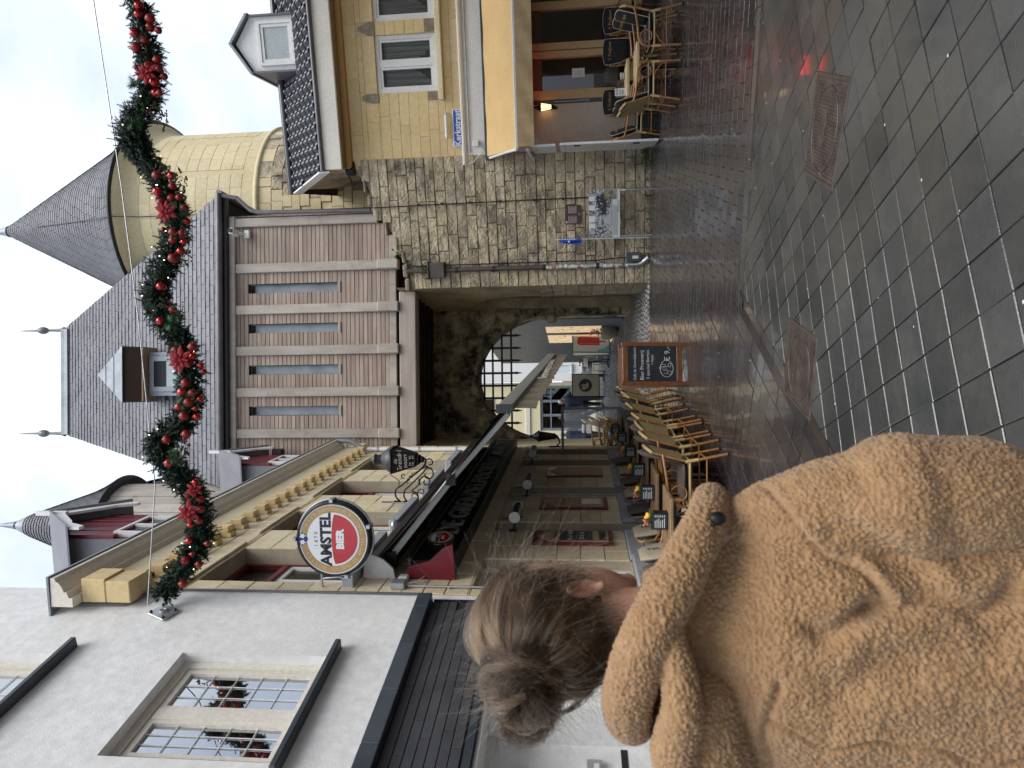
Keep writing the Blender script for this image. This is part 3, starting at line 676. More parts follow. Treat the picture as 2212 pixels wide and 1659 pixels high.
# roof
EZ,RZ=9.74,16.45
eL,eR=(-4.55,-.16),(2.08,-.16); rl_,rr_=(-3.55,3.45),(-.52,3.45); bL,bR=(-4.55,7.1),(2.08,7.1)
V=[(*eL,EZ),(*eR,EZ),(*rr_,RZ),(*rl_,RZ),(*bL,EZ),(*bR,EZ)]
part('roof',MB().add(V,[(0,1,2,3),(1,5,2),(4,0,3),(5,4,3,2),(0,4,5,1)]),'slatejoint',G)
part('eaves_gutter',MB().tube([(-4.5,-.22,9.70),(2.1,-.22,9.70)],.075,12),'zinc',G); part('eaves_board',MB().bbox(-4.5,2.07,-.15,-.03,9.56,9.73,.006),'darkmetal',G)
part('side_eaves_gutter',MB().tube([(2.12,-.22,9.70),(2.12,7,9.70)],.075,10),'zinc',G)
part('end_wall',MB().box(1.621,1.66,.12,7,5.3,9.6),'plank',G)
part('drain_pipe',MB().tube([(2.05,-.2,9.62),(2.0,-.16,9.3),(1.72,-.12,9.0),(1.66,-.12,8.8),(1.62,-.12,6.2)],.05,10),'zinc',G)
def slateface(A,B,C,D,nrows,wid,par,m,lim,rg,skip=None,thick=.019,nm='roof_slate'):
    """A-B eave, D-C ridge (may meet); slates in broken bond"""
    A,B,C,D=map(Vector,(A,B,C,D)); nrm=(B-A).cross(D-A).normalized()
    if nrm.z<0: nrm=-nrm
    items=[]
    for j in range(nrows):
        t0,t1=j/nrows,min(1,(j+1.18)/nrows); a0,b0=A.lerp(D,t0),B.lerp(C,t0); a1,b1=A.lerp(D,t1),B.lerp(C,t1)
        L=(b0-a0).length; e=(b0-a0).normalized(); x=-(wid/2 if j%2 else 0)
        up=(D-A)-(e*(D-A).dot(e)); up=up.normalized(); rise=(A.lerp(D,t1)-A.lerp(D,t0)).dot(up)
        sA=(a1-a0).dot(e); sB=(b1-a0).dot(e)
        while x<L-.01:
            p0,p1=max(0,x),min(L,x+wid-.010)
            if p1-p0>.02:
                # clip top edge by the hips
                q0,q1=max(p0,sA),min(p1,sB)
                if q1>q0+.005:
                    jz=rg.uniform(.8,1.3)*thick
                    P=[a0+e*p0+nrm*jz,a0+e*p1+nrm*jz,a0+e*q1+up*rise+nrm*.003,a0+e*q0+up*rise+nrm*.003,a0+e*p0,a0+e*p1]
                    c=(P[0]+P[1]+P[2]+P[3])/4
                    if skip is None or not skip(c): items.append((P,c))
            x+=wid
    rest=MB(); k=0
    items.sort(key=lambda it:it[1].z if nm=='roof_slate' else -it[1].z)
    for P,c in items:
        fs=[(0,1,2,3)]; P=P[:4]
        if k<lim: part(nm,MB().add([p-c for p in P],fs),m,par,c); k+=1
        else: rest.add(P,fs)
    if rest.v: part(nm+'_upper' if lim else nm,rest,m,par,kind='stuff')
rsg=random.Random(31)
dorm=lambda c: -2.48<c.x<-1.44 and 10.45<c.z<11.7
slateface(V[0],V[1],V[2],V[3],44,.34,G,'slate',300,rsg,dorm)
slateface(V[1],V[5],V[2],V[2],44,.34,G,'slate',0,rsg)
slateface(V[4],V[0],V[3],V[3],44,.34,G,'slate',0,rsg,nm='side_slate')
# ridge and finials
part('ridge_cap',MB().bbox(rl_[0]-.02,rr_[0]+.02,rl_[1]-.12,rl_[1]+.06,RZ-.10,RZ+.04,.02).prismx([(rl_[1]-.20,RZ-.24),(rl_[1]-.11,RZ-.06),(rl_[1]-.05,RZ-.06),(rl_[1]-.14,RZ-.24)],rl_[0],rr_[0]),'lead',G)
for x in (rl_[0]+.02,rr_[0]-.02):
    f=part('finial',MB().lathe([(.09,0),(.05,.12),(.035,.4),(.035,.50),(.075,.54),(.105,.62),(.105,.70),(.075,.78),(.03,.82),(.018,1.2),(.0,1.5)],14,(x,rl_[1],RZ)),'zinc',G)
# roof dormer: steep little lead roof over a dark window
def gp(x,z): return -.16+ (z-EZ)/(RZ-EZ)*3.61
dx0,dx1=-2.57,-1.35; dm=(dx0+dx1)/2; dy=gp(0,10.40)+.0
D=part('dormer',MB().box(dx0+.20,dx1-.20,dy,dy+1.8,10.080,11.780),'inside',G)
part('window_frame',framebox(MB(),dx0+.20,dx1-.20,10.230,11.640,.11,dy-.05,dy-.002),'lead',D); 
part('pane',MB().box(dx0+.31,dx1-.31,dy-.026,dy-.022,10.340,11.230),'skytone',D); part('upper_pane',MB().box(dx0+.31,dx1-.31,dy-.020,dy-.016,11.231,11.530),'black',D)
part('fascia',MB().box(dx0-.02,dx1+.02,dy-.26,dy-.10,11.700,12.140),mat('dark brown fascia',(.022,.014,.010),.9,spec=.05),D); [part('cheek',MB().box(a,a+.098,dy-.01,dy+1.8,10.080,11.680),'lead',D) for a in (dx0+.10,dx1-.198)]
part('soffit',MB().box(dx0-.02,dx1+.02,dy-.25,dy+.3,11.660,11.698),'soffit',D)
ap=(dm,dy+.12,13.060)
fr=[(dx0-.05,dy-.3,12.142),(dx1+.05,dy-.3,12.142),(dx1+.05,dy+1.9,12.142),(dx0-.05,dy+1.9,12.142)]
part('lead_roof',MB().add(fr+[ap,(dm,dy+1.9,13.060)],[(0,1,4),(1,2,5,4),(2,3,5),(3,0,4,5),(3,2,1,0)]),'lead',D)
for t in (.33,.66):
    a=Vector(fr[0]).lerp(Vector(ap),t); b=Vector(fr[1]).lerp(Vector(ap),t); part('lead_seam',MB().tube([a+Vector((0,-.005,0)),b+Vector((0,-.005,0))],.012,6),'lead',D)
# underside of the bridge and the arch wall behind
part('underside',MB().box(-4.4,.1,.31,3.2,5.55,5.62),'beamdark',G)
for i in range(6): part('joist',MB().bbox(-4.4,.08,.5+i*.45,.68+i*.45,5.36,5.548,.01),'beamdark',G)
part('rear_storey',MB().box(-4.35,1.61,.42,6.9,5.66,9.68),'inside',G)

AR=thing('arch_wall','sooty old stone arch wall inside the gate passage, opening onto the lane','arch',(0,17.6,0))
cx,hw,sz,hh=.13,1.63,2.30,1.98
arc=[(cx+hw*cos(a),sz+hh*sin(a)) for a in [pi*i/28 for i in range(29)]]
out=[(-2.6,.15),(-2.6,6.5),(2.6,6.5),(2.6,.15),(cx+hw,.15)]+arc+[(cx-hw,.15)]
def ngonwall(poly,y0,y1): return MB().prism(poly[::-1],y0,y1)
# split into strips so that every face is convex
aw=MB()
aw.box(-2.6,cx-hw,0,.9,.1,sz); aw.box(cx+hw,2.6,0,.9,.1,sz); aw.box(-2.6,2.6,0,.9,sz+hh+.02,7)
for i in range(28):
    (xa,za),(xb,zb)=arc[i],arc[i+1]
    aw.prism([(xb,zb),(xa,za),(xa,sz+hh+.02),(xb,sz+hh+.02)],0,.9)
aw.box(-2.6,cx-hw,0,.9,sz,sz+hh+.02); aw.box(cx+hw,2.6,0,.9,sz,sz+hh+.02)
part('wall',aw,'ruin',AR)
ra_=random.Random(8)
nvs=15
for i in range(nvs):
    a0=pi*i/nvs+.012; a1=pi*(i+1)/nvs-.012; t=ra_.uniform(.34,.5); pr=ra_.uniform(.03,.06)
    ps=[(cx+(hw+.004)*cos(a),sz+(hh+.004)*sin(a)) for a in (a0,(a0+a1)/2,a1)]; po=[(cx+(hw+t)*cos(a),sz+(hh+t)*sin(a)) for a in (a1,(a0+a1)/2,a0)]
    part('voussoir',MB().prism((ps+po),-pr,.35),'ruin',AR)
for sgn in (1,-1):
    bl=courses(0,.5,.25,sz-.05,[],.30,.5,.5,ra_)
    for (a,b,c,d) in bl:
        x0=cx+sgn*hw; w=ra_.uniform(.34,.55); xa,xb=(x0+.01,x0+w) if sgn>0 else (x0-w,x0-.01)
        part('jamb_stone',MB().bbox(xa,xb,-ra_.uniform(.02,.06),.86,c+.008,d-.008,.02),'ruin',AR)
    part('corbel',MB().bbox(cx+sgn*(hw-.16) if sgn>0 else cx-hw-.25,cx+hw+.25 if sgn>0 else cx-hw+.16,-.10,.5,sz-.10,sz+.16,.05),'ruin',AR)
for (a,b,c,d) in courses(-2.2,2.3,4.75,6.3,[],.34,.4,.75,ra_):
    if ra_.random()<.75: part('wall_stone',MB().bbox(a+.008,b-.008,-ra_.uniform(.012,.05),.0-.001,c+.008,d-.008,.02),'ruin',AR)
PC=thing('portcullis','black iron portcullis grid hanging in the top of the stone arch','portcullis',(0,18.15,0))
for k in range(10):
    x=cx-1.51+k*.335
    if abs(x-cx)>1.6: continue
    top=sz+hh*max(0,1-((x-cx)/hw)**2)**.5
    if top<3.45: continue
    part('bar',MB().bbox(x-.030,x+.030,-.02,.02,3.30,top+.1,.004).add([(x-.040,-.02,3.30),(x+.040,-.02,3.30),(x+.040,.02,3.30),(x-.040,.02,3.30),(x,0,3.12)],[(1,0,4),(2,1,4),(3,2,4),(0,3,4)]),'black',PC)
for z in (3.42,3.67,3.92,4.15):
    hwz=hw*max(0,1-((z-sz)/hh)**2)**.5+.05; part('cross_bar',MB().bbox(cx-hwz,cx+hwz,-.035,-.021,z-.026,z+.026,.003),'black',PC)
# passage side walls
PS=thing('passage_wall','stained stone wall of the gate passage on its open side, with a blind arched niche','wall',(0,0,0))
def passpt(t,z,off=0): 
    a=Vector((2.14,14.60)); b=Vector((1.93,17.60)); p=a.lerp(b,t); d=(b-a).normalized(); n=Vector((-d.y,d.x)); return (p.x-n.x*(-off),p.y-n.y*(-off),z)
mbp=MB()
nt0,nt1=.40,.96
def nic(t): return 2.25+1.75*max(0,1-((t-.68)/.28)**2)**.5
def strip(t0,t1,z00,z01,z10,z11,off=0): mbp.quad(passpt(t0,z00,off),passpt(t0,z10,off),passpt(t1,z11,off),passpt(t1,z01,off))
strip(0,nt0,.1,.1,5.6,5.6); strip(nt1,1.02,.1,.1,5.6,5.6)
N_=16
for i in range(N_):
    t0,t1=nt0+(nt1-nt0)*i/N_,nt0+(nt1-nt0)*(i+1)/N_
    strip(t0,t1,nic(t0),nic(t1),5.6,5.6); mbp.quad(passpt(t0,.1,-.35),passpt(t0,nic(t0),-.35),passpt(t1,nic(t1),-.35),passpt(t1,.1,-.35))
    mbp.quad(passpt(t0,nic(t0)),passpt(t1,nic(t1)),passpt(t1,nic(t1),-.35),passpt(t0,nic(t0),-.35))
mbp.quad(passpt(nt0,.1),passpt(nt0,nic(nt0)),passpt(nt0,nic(nt0),-.35),passpt(nt0,.1,-.35)); mbp.quad(passpt(nt1,.1),passpt(nt1,.1,-.35),passpt(nt1,nic(nt1),-.35),passpt(nt1,nic(nt1)))
part('wall_face',mbp,'oldplain',PS)
for (z0,z1) in [(.15+i*.29,.15+(i+1)*.29) for i in range(8)]:
    for (t0,t1) in ((.0,.2),(.2,.4)):
        o=ra_.uniform(.015,.04); c0=[passpt(t0+.004,z0+.008,o),passpt(t1-.004,z0+.008,o),passpt(t1-.004,z1-.008,o),passpt(t0+.004,z1-.008,o)]; e=[passpt(t0+.004,z0+.008,-.01),passpt(t1-.004,z0+.008,-.01),passpt(t1-.004,z1-.008,-.01),passpt(t0+.004,z1-.008,-.01)]
        part('stone',MB().add(c0+e,[(3,2,1,0),(0,1,5,4),(1,2,6,5),(2,3,7,6),(3,0,4,7)]),'oldstone',PS)
    t=nt0
    for k in range(3):
        t0,t1=nt0+.02+k*.18,nt0+.02+(k+1)*.18; o=-.35+ra_.uniform(.015,.05); c0=[passpt(t0+.005,z0+.008,o),passpt(t1-.005,z0+.008,o),passpt(t1-.005,z1-.008,o),passpt(t0+.005,z1-.008,o)]; e=[passpt(t0+.005,z0+.008,-.36),passpt(t1-.005,z0+.008,-.36),passpt(t1-.005,z1-.008,-.36),passpt(t0+.005,z1-.008,-.36)]
        part('stone',MB().add(c0+e,[(3,2,1,0),(0,1,5,4),(1,2,6,5),(2,3,7,6),(3,0,4,7)]),'ruin',PS)
part('core',MB().box(2.56,4.5,14.95,17.6,.1,5.2).box(2.2,2.56,17.2,17.6,.1,5.2),'oldmortar',PS)
# far side of the passage, behind the end of the cafe
CW=thing('passage_pier','plastered pale pier at the cafe end of the gate passage','wall',mb=MB().bbox(-2.6,-1.42,14.95,17.58,.1,5.5,.03),m='cafestone')
# ================================================================ old town wall by the gate
S=frame('town_wall','weathered pitted stone wall with ragged stepped top between gatehouse and golden awning','wall','S')
TOP=[(-.20,5.30),(.45,5.34),(.72,5.43),(1.1,5.70),(1.6,5.96),(2.0,6.09),(2.60,6.18)]
def topz(x):
    for (a,b),(c,d) in zip(TOP,TOP[1:]):
        if x<=c: return b+(d-b)*max(0,(x-a)/(c-a))
    return TOP[-1][1]
part('wall_core',MB().prism([(-.19,-.05),(2.52,-.05),(2.52,6.1)]+[(x,z-.06) for x,z in TOP[::-1][1:-1]]+[(-.19,5.24)],0,.7),'oldmortar',S)
rs=random.Random(44); z=.02; row=0
while z<6.1:
    h=rs.uniform(.18,.23); x=-.20
    while x<2.53:
        l=rs.uniform(.32,.85); 
        if 2.53-(x+l)<.18: l=2.53-x
        if z+h<=topz(x+l/2)+.03:
            w=l-.007; hh=h-.007; nx=max(1,int(w/.17)); mbs=MB(); b=.013; d0=rs.uniform(.032,.052)
            # front face as a small uneven grid with a chamfer
            g=[]
            for jz in range(3):
                for ix in range(nx+1):
                    px=-w/2+b+(w-2*b)*ix/nx; pz=-hh/2+b+(hh-2*b)*jz/2
                    g.append((px+rs.uniform(-.008,.008),-d0-rs.uniform(-.010,.012),pz+rs.uniform(-.006,.006)))
            o=[(-w/2,0,-hh/2),(w/2,0,-hh/2),(w/2,0,hh/2),(-w/2,0,hh/2)]; n=nx+1
            o2=[(p[0],-d0*.55,p[2]) for p in o]
            vs=g+o+o2; G0=3*n
            fs=[(j*n+i,j*n+i+1,(j+1)*n+i+1,(j+1)*n+i) for j in range(2) for i in range(nx)]
            fs+=[tuple([G0+4,G0+5]+[i for i in range(nx,-1,-1)]),tuple([G0+5,G0+6]+[2*n+nx,n+nx,nx]),tuple([G0+6,G0+7]+[2*n+i for i in range(nx+1)]),tuple([G0+7,G0+4]+[0,n,2*n])]
            fs+=[(G0+i,G0+(i+1)%4,G0+4+(i+1)%4,G0+4+i) for i in range(4)]
            mbs.add(vs,fs); part('stone',mbs,'oldstone',S,(x+l/2,-.001,z+h/2))
        x+=l
    z+=h
for k in range(9):
    x=-.1+k*.3; w=rs.uniform(.22,.3); part('coping_stone',MB().bbox(-w/2,w/2,-.06,.5,0,rs.uniform(.06,.13),.03),'oldmortar',S,(x,0,topz(x)-.05),(0,rs.uniform(-.1,.05),0))
# lead-coloured cable with clips
cb=part('cable',MB().tube([(1.55,-.07,5.9),(1.57,-.08,4.4),(1.585,-.075,2.6),(1.59,-.075,1.38)],.011,6),'black',S)
for z in (4.95,4.45,3.85,3.2,2.5,1.9): part('cable_clip',MB().cbox(1.58,-.075,z,.05,.04,.04),'black',cb)
# drain pipe with hopper, plants and stickers
DP=thing('drain_pipe','brown drain pipe with a square hopper and many stickers on the pier by the gate','drain pipe',onface('S',.20,.0,0),R(-15.1))
part('hopper',MB().bbox(-.16,.17,-.22,-.03,4.45,4.78,.015),'brownmetal',DP); part('hopper_rim',MB().bbox(-.18,.19,-.24,-.02,4.781,4.82,.01),'brownmetal',DP)
part('pipe',MB().tube([(0,-.10,4.45),(0,-.10,2.3)],.05,12).tube([(0,-.10,5.3),(0,-.10,4.82)],.05,12),'brownmetal',DP)
part('lower_pipe',MB().tube([(0,-.10,2.30),(0,-.10,.40),(.02,-.11,.30),(.10,-.16,.20),(.16,-.22,.14)],.055,12),'steel',DP,label='lower galvanised pipe with a bend')
for z in (4.2,3.4,2.32,1.2): part('bracket',MB().tube([(0,-.10,z-.03),(0,-.10,z+.03)],.063,12),'darkmetal',DP)
scol=[(.7,.7,.7),(.35,.45,.55),(.62,.58,.5),(.45,.12,.12),(.1,.1,.1),(.55,.6,.62),(.66,.62,.5),(.72,.7,.68)]
smats=[mat('sticker print',c,.4) for c in scol]
for k in range(26):
    z=2.25-k*.066+rs.uniform(-.012,.012); h=rs.uniform(.035,.07); a=rs.uniform(-.5,.5)-pi/2; w=rs.uniform(.5,.8)
    if k%9==5: continue
    part('sticker',MB().lathe([(.0575,-h/2),(.0575,h/2)],5,(0,-.10,z),a-w,a+w),smats[rs.randrange(8)],DP)
def leafplant(mb,c,n,size,spread,rg,up=.6):
    for k in range(n):
        d=Vector((rg.gauss(0,1),rg.gauss(0,1),rg.uniform(-.3,1)*up)).normalized(); p=Vector(c)+d*rg.uniform(.02,spread); 
        t=d.cross(Vector((0,0,1))); t=t.normalized() if t.length>.01 else Vector((1,0,0)); s=size*rg.uniform(.6,1.2); dn=(d+Vector((0,0,rg.uniform(-.5,.3)))).normalized(); nn=dn.cross(t)
        mb.add([p-t*s*.1,p+dn*s*.45-t*s*.38+nn*s*.08,p+dn*s,p+dn*s*.45+t*s*.38+nn*s*.08,],[(0,1,2,3)])
rlf=random.Random(4)
m1=MB(); leafplant(m1,(0,-.12,4.86),70,.07,.16,rlf); leafplant(m1,(.05,-.05,5.25),40,.06,.14,rlf)
thing('hopper_plant','small leafy weed growing out of the drain pipe hopper','plant',onface('S',.2,0,0),R(-15.1),mb=m1,m='leaf')
m1=MB(); leafplant(m1,(0,-.1,5.42),60,.06,.16,rlf); thing('wall_top_weed','green fern tuft on the sooty wall top under the timber boards','plant',onface('S',.62,0,0),R(-15.1),mb=m1,m='leaf')
m1=MB(); leafplant(m1,(0,-.12,.06),110,.10,.22,rlf,1.); thing('corner_weed','bright green weed at the foot of the wall beside the white screen','plant',onface('S',2.38,0,gz(13.9)),R(-15.1),mb=m1,m='leaf')
mm=MB()
for k in range(260): 
    x=rlf.uniform(.4,2.4); leafplant(mm,(x,-.05-rlf.random()*.05,rlf.random()*.09+.02),1,.045,.03,rlf)
o=link('moss',mm.mesh('moss',mat('moss',(.035,.05,.015),.8)),None,onface('S',0,0,gz(14.2)),(0,0,R(-15.1))); o['kind']='stuff'; o['label']='moss and small weeds along the foot of the old wall'
eb=thing('power_box','dark grey cable box low on the wall beside the drain pipe','box',onface('S',.36,.0,gz(14.4)),R(-15.1)); part('case',MB().bbox(-.09,.09,-.17,-.06,.16,.46,.015),'plinthdark',eb); part('lid',MB().bbox(-.095,.095,-.185,-.171,.155,.465,.01),'plinthdark',eb); part('name_plate',MB().box(-.03,.03,-.189,-.186,.22,.34),'white',eb); part('cable',MB().tube([(0,-.11,.46),(-.02,-.12,.75),(-.05,-.10,1.1),(-.06,-.09,5.0)],.012,6),'black',eb)
# brown plaque
pq=thing('plaque','small dark brown plaque with lines of text screwed to the old stone wall','plaque',onface('S',1.26,.075,1.70),R(-15.1))
part('plate',MB().bbox(-.19,.19,-.012,.0,-.165,.165,.004),mat('maroon plaque',(.06,.02,.018),.4),pq)
for x in (-.1,.1):
    for k in range(8): part('text_line',MB().box(x-.075,x+.075-.03*(k%3==2),-.0135,-.0125,.085-k*.022,.093-k*.022),mat('plaque print',(.5,.45,.4),.5) if (x<0 and k==0) else bpy.data.materials['plaque print'],pq)
part('emblem',MB().box(-.17,-.13,-.0135,-.0125,.115,.15).box(-.01,.02,-.0135,-.0125,-.14,-.12),bpy.data.materials['plaque print'],pq)
# history board
bd=thing('history_board','tilted information board with an old black and white photograph on two steel posts','information board',onface('S',1.26,.27,gz(14.0)),R(-15.1))
for x in (-.46,.45): part('post',MB().tube([(x,.03,0),(x,.03,.80)],.024,12),'steel',bd)
part('panel',MB().bbox(-.48,.48,-.004,.012,.62,1.25,.003),mat('board print white',(.62,.66,.67),.35),bd)
bw,bN,bL,bb=nodes('old street photograph'); g=bN.new('ShaderNodeTexCoord'); mpn=bN.new('ShaderNodeMapping'); mpn.inputs['Scale'].default_value=(1,1,1.3); bL.new(g.outputs['Object'],mpn.inputs['Vector'])
vo=bN.new('ShaderNodeTexVoronoi'); vo.inputs['Scale'].default_value=26; bL.new(mpn.outputs['Vector'],vo.inputs['Vector']); nz=bN.new('ShaderNodeTexNoise'); nz.inputs['Scale'].default_value=5; nz.inputs['Detail'].default_value=5; bL.new(g.outputs['Object'],nz.inputs['Vector'])
ml=bN.new('ShaderNodeMath'); ml.operation='MULTIPLY_ADD'; ml.inputs[1].default_value=.55; bL.new(vo.outputs['Color'],ml.inputs[0]); bL.new(nz.outputs['Fac'],ml.inputs[2]); crp=bN.new('ShaderNodeValToRGB'); crp.color_ramp.elements[0].position=.55; crp.color_ramp.elements[0].color=(.015,.015,.017,1); crp.color_ramp.elements[1].position=1.; crp.color_ramp.elements[1].color=(.5,.52,.53,1); bL.new(ml.outputs[0],crp.inputs['Fac']); bL.new(crp.outputs['Color'],bb.inputs['Base Color']); bb.inputs['Roughness'].default_value=.3
ph=part('photograph',MB().box(-.478,.478,-.008,-.0045,.78,1.248),bw,bd)
blk_=mat('print black',(.015,.015,.016),.4); wht_=mat('print white',(.7,.72,.73),.4); gry_=mat('print grey',(.16,.16,.17),.4)
part('vehicle_print',MB().box(-.02,.38,-.0105,-.0085,.90,1.02).box(.1,.36,-.0105,-.0085,1.02,1.10),blk_,ph)
for x,z,r in ((.24,.86,.06),(.02,.89,.045),(-.33,1.02,.07)): part('wheel_print',MB().disc((x,-.0115,z),r,20,'y',r*.7),blk_ if r<.07 else blk_,ph)
for x,w in ((-.10,.12),(.12,.10),(.30,.09),(-.24,.08)): part('house_print',MB().box(x-w/2,x+w/2,-.0105,-.0085,1.13,1.245),wht_,ph)
for k in range(46): 
    x,z=rs.uniform(-.45,.45),rs.uniform(.98,1.14); part('figure_print',MB().disc((x,-.0125,z),rs.uniform(.008,.015),8),wht_ if k%2 else gry_,ph)
part('road_print',MB().add([(-.2,-.0107,.79),(.2,-.0107,.79),(-.05,-.0107,.9),(-.2,-.0107,.93)],[(0,1,2,3)]),mat('print pale grey',(.4,.42,.43),.4),ph)
ins=part('colour_inset',MB().box(.28,.47,-.012,-.0088,.695,.94),mat('inset print',(.5,.38,.16),.4,(.05,.07,.06),9,object_coords=True),bd); part('inset_badge',MB().disc((.41,-.0125,.79),.035,16),mat('badge blue',(.05,.12,.35),.4),ins)
for k in range(6): part('text_line',MB().box(-.44,.16,-.0065,-.0045,.755-k*.018,.760-k*.018),gry_,bd)
for k in range(2): part('text_line',MB().box(.02,.26,-.0065,-.0045,.66-k*.018,.665-k*.018),gry_,bd)
part('tax_sticker',MB().lathe([(.0255,.52),(.0255,.61)],6,(.45,.03,0),-pi/2-1,-pi/2+1),wht_,bd)
fl=thing('small_flag','small blue flag on a thin white stick fixed beside the information board','flag',onface('S',.76,.30,gz(14.1)),R(-15.1))
part('stick',MB().tube([(0,0,.02),(.01,0,1.95)],.008,6),'white',fl)
fm=MB(); 
for i in range(6):
    a,b=i/6,(i+1)/6
    def q(u,v): return (.01-.085*v*(1-u*.3)+.015*sin(v*9+u*3)-.02*u*v, .03*sin(v*8+u*4), 1.90-.50*u-.12*v*(1-u))
    for j in range(5): fm.add([q(a,j/5),q(b,j/5),q(b,(j+1)/5),q(a,(j+1)/5)],[(0,1,2,3)],True)
part('cloth',fm,mat('blue flag cloth',(.012,.06,.42),.6),fl); part('emblem',MB().disc((-.03,-.04,1.66),.022,12),wht_,fl)

# ================================================================ corner restaurant with golden awning
T=frame('corner_restaurant','yellow stone corner restaurant with golden awning, pantile roof and white dormer','restaurant','T')
tw=[(1.43,2.53,4.41,5.66),(2.79,3.9,4.41,5.66),(5.0,6.1,4.41,5.66)]
part('wall',wallmb(-.02,7,3.87,6.4,tw,.0,.35),'palemortar',T)
rt_=random.Random(6)
stones(T,courses(-.05,6.99,3.96,6.29,tw+[(1.25,2.97,4.26,4.41)]+[(1.25,1.43,5.63,5.92),(2.53,2.79,5.63,6.03)],.195,.55,1.1,rt_),-.001,.012,.006,.003,'yellowstone','stone_block',.2,rt_)
for k,z in enumerate((4.0,4.55,5.1,5.65)): part('quoin_stone',MB().bbox(-.16+.04*(k%2),-.052,-.016,.2,z,z+.35,.005),'yellowstone',T)
grn=mat('brown flecked stone',(.20,.16,.11),.7,(.30,.25,.18),12,bump=.6,bscale=90)
for x0,x1 in ((1.25,1.42),(2.54,2.78)):
    xm=(x0+x1)/2; part('accent_stone',MB().prism([(x0,5.64),(x1,5.64),(x1,5.75),(xm+.03 if x1>2 else x1-.02,5.98),(xm-.03 if x1>2 else x0+.05,5.98),(x0,5.78)],-.03,-.002),grn,T)
    part('accent_stone',MB().bbox(x0,x1,-.03,-.002,4.415,4.62,.006),grn,T)
    if x1<2: continue
part('window_sill',MB().bbox(1.24,4.05,-.11,-.001,4.28,4.385,.008),'cafestone',T)
def Twin(x0,x1,z0,z1):
    f=part('window',framebox(MB(),x0+.003,x1-.003,z0+.003,z1-.003,.075,.03,.12),'white',T); xm=(x0+x1)/2
    part('mullion',MB().box(xm-.05,xm+.05,.032,.118,z0+.08,z1-.08),'white',f)
    for a,b in ((x0+.08,xm-.052),(xm+.052,x1-.08)):
        s=MB(); framebox(s,a,b,z0+.08,z1-.08,.045,.045,.11); part('sash_frame',s,'white',f)
        part('pane',MB().quad((a+.04,.08,z0+.12),(b-.04,.08,z0+.12),(b-.04,.08,z1-.12),(a+.04,.08,z1-.12)),'clearglass',f)
    cu=MB(); n=26
    for sgn in (0,1):
        for i in range(n):
            u,v=i/n,(i+1)/n
            def q(u,t):
                x=(x0+.02)+(xm-x0)*u if not sgn else (x1-.02)-(x1-xm)*u
                low=z0+.03+.50*(u**1.8)*(z1-z0)+.02*sin(u*50)
                return (x,.20+.018*sin(u*34),low+(z1-low)*t)
            cu.add([q(u,0),q(v,0),q(v,1),q(u,1)],[(0,1,2,3)],True)
    part('curtain',cu,'curtain',f); part('net_curtain',MB().box(x0+.01,x1-.01,.27,.272,z0,z1),mat('grey net',(.30,.29,.25),.8,(.18,.17,.15),8,stretch=(6,6,1)),f)
for w in tw: Twin(*w)
part('string_course',MB().prismx([(.0,3.86),(-.06,3.86),(-.09,3.90),(-.09,3.93),(-.05,3.955),(0,3.955)][::-1],-.05,7),'cream',T)
part('white_band',MB().box(-.02,7,-.03,.35,3.44,3.858),'stuccowhite',T)
part('conduit',MB().tube([(.2,-.05,3.80),(7,-.05,3.80)],.011,6),'steel',T); part('junction_box',MB().bbox(.30,.42,-.10,-.031,3.60,3.72,.01),'white',T)
part('small_cable',MB().tube([(.33,-.06,3.6),(.2,-.07,3.50),(.12,-.08,3.6),(.0,-.06,3.72),(-.06,-.05,3.9)],.009,6),'white',T)
part('stucco_wall',MB().box(-.02,1.05,-.0,.3,.32,3.438),'stucco',T); part('plinth',MB().bbox(-.02,1.12,-.035,.3,-.05,.318,.008),'plinthdark',T); part('plinth',MB().bbox(1.121,7,.02,.3,-.05,.30,.008),'plinthdark',T)
part('dark_jamb',MB().box(1.051,1.128,-.01,.3,.32,3.438),'plinthdark',T)
ch=part('chain',MB().tube([(1.09,-.03,2.05),(1.085,-.035,1.75),(1.092,-.03,1.42)],.008,6),'steel',T); part('hook',MB().tube([(1.09,-.03,1.42),(1.075,-.03,1.36),(1.09,-.03,1.31),(1.105,-.03,1.36),(1.09,-.03,1.41)],.006,6),'steel',ch)
# shop front: tan posts, glass, timber header
xs_=[(1.13,1.32),(1.92,2.05),(2.06,2.20),(2.80,2.95),(3.6,3.8),(4.5,4.7),(5.4,5.6),(6.8,7)]
for a,b in xs_: part('window_post',MB().bbox(a,b-.004,.0,.16,.302,3.438,.008),'tan',T)
for (a0,a),(b,b0) in zip(xs_,xs_[1:]):
    if b-a<.2: continue
    hd=part('header_panel',MB().bbox(a+.002,b-.004,.05,.14,2.52,3.436,.01),mat('brown header panel',(.16,.085,.03),.5,(.21,.115,.045),2),T); part('grille',MB().box(a+.1,b-.25,.045,.049,2.32,2.40),'black',hd)
    part('transom',MB().bbox(a+.002,b-.004,.04,.15,2.28,2.515,.008),mat('dark transom',(.10,.055,.025),.5),T)
    part('lower_panel',MB().bbox(a+.002,b-.004,.05,.14,.302,.62,.01),'tan',T)
    part('shop_pane',MB().quad((a,.10,.62),(b,.10,.62),(b,.10,2.28),(a,.10,2.28)),'glass',T)
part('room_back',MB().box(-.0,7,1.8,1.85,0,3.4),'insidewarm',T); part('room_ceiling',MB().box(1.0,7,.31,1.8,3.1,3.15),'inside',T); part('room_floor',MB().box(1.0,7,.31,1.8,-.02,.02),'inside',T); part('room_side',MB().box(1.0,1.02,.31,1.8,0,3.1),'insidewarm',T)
nt_=part('notice',MB().box(1.55,1.72,.095,.098,1.43,1.68),'white',T)
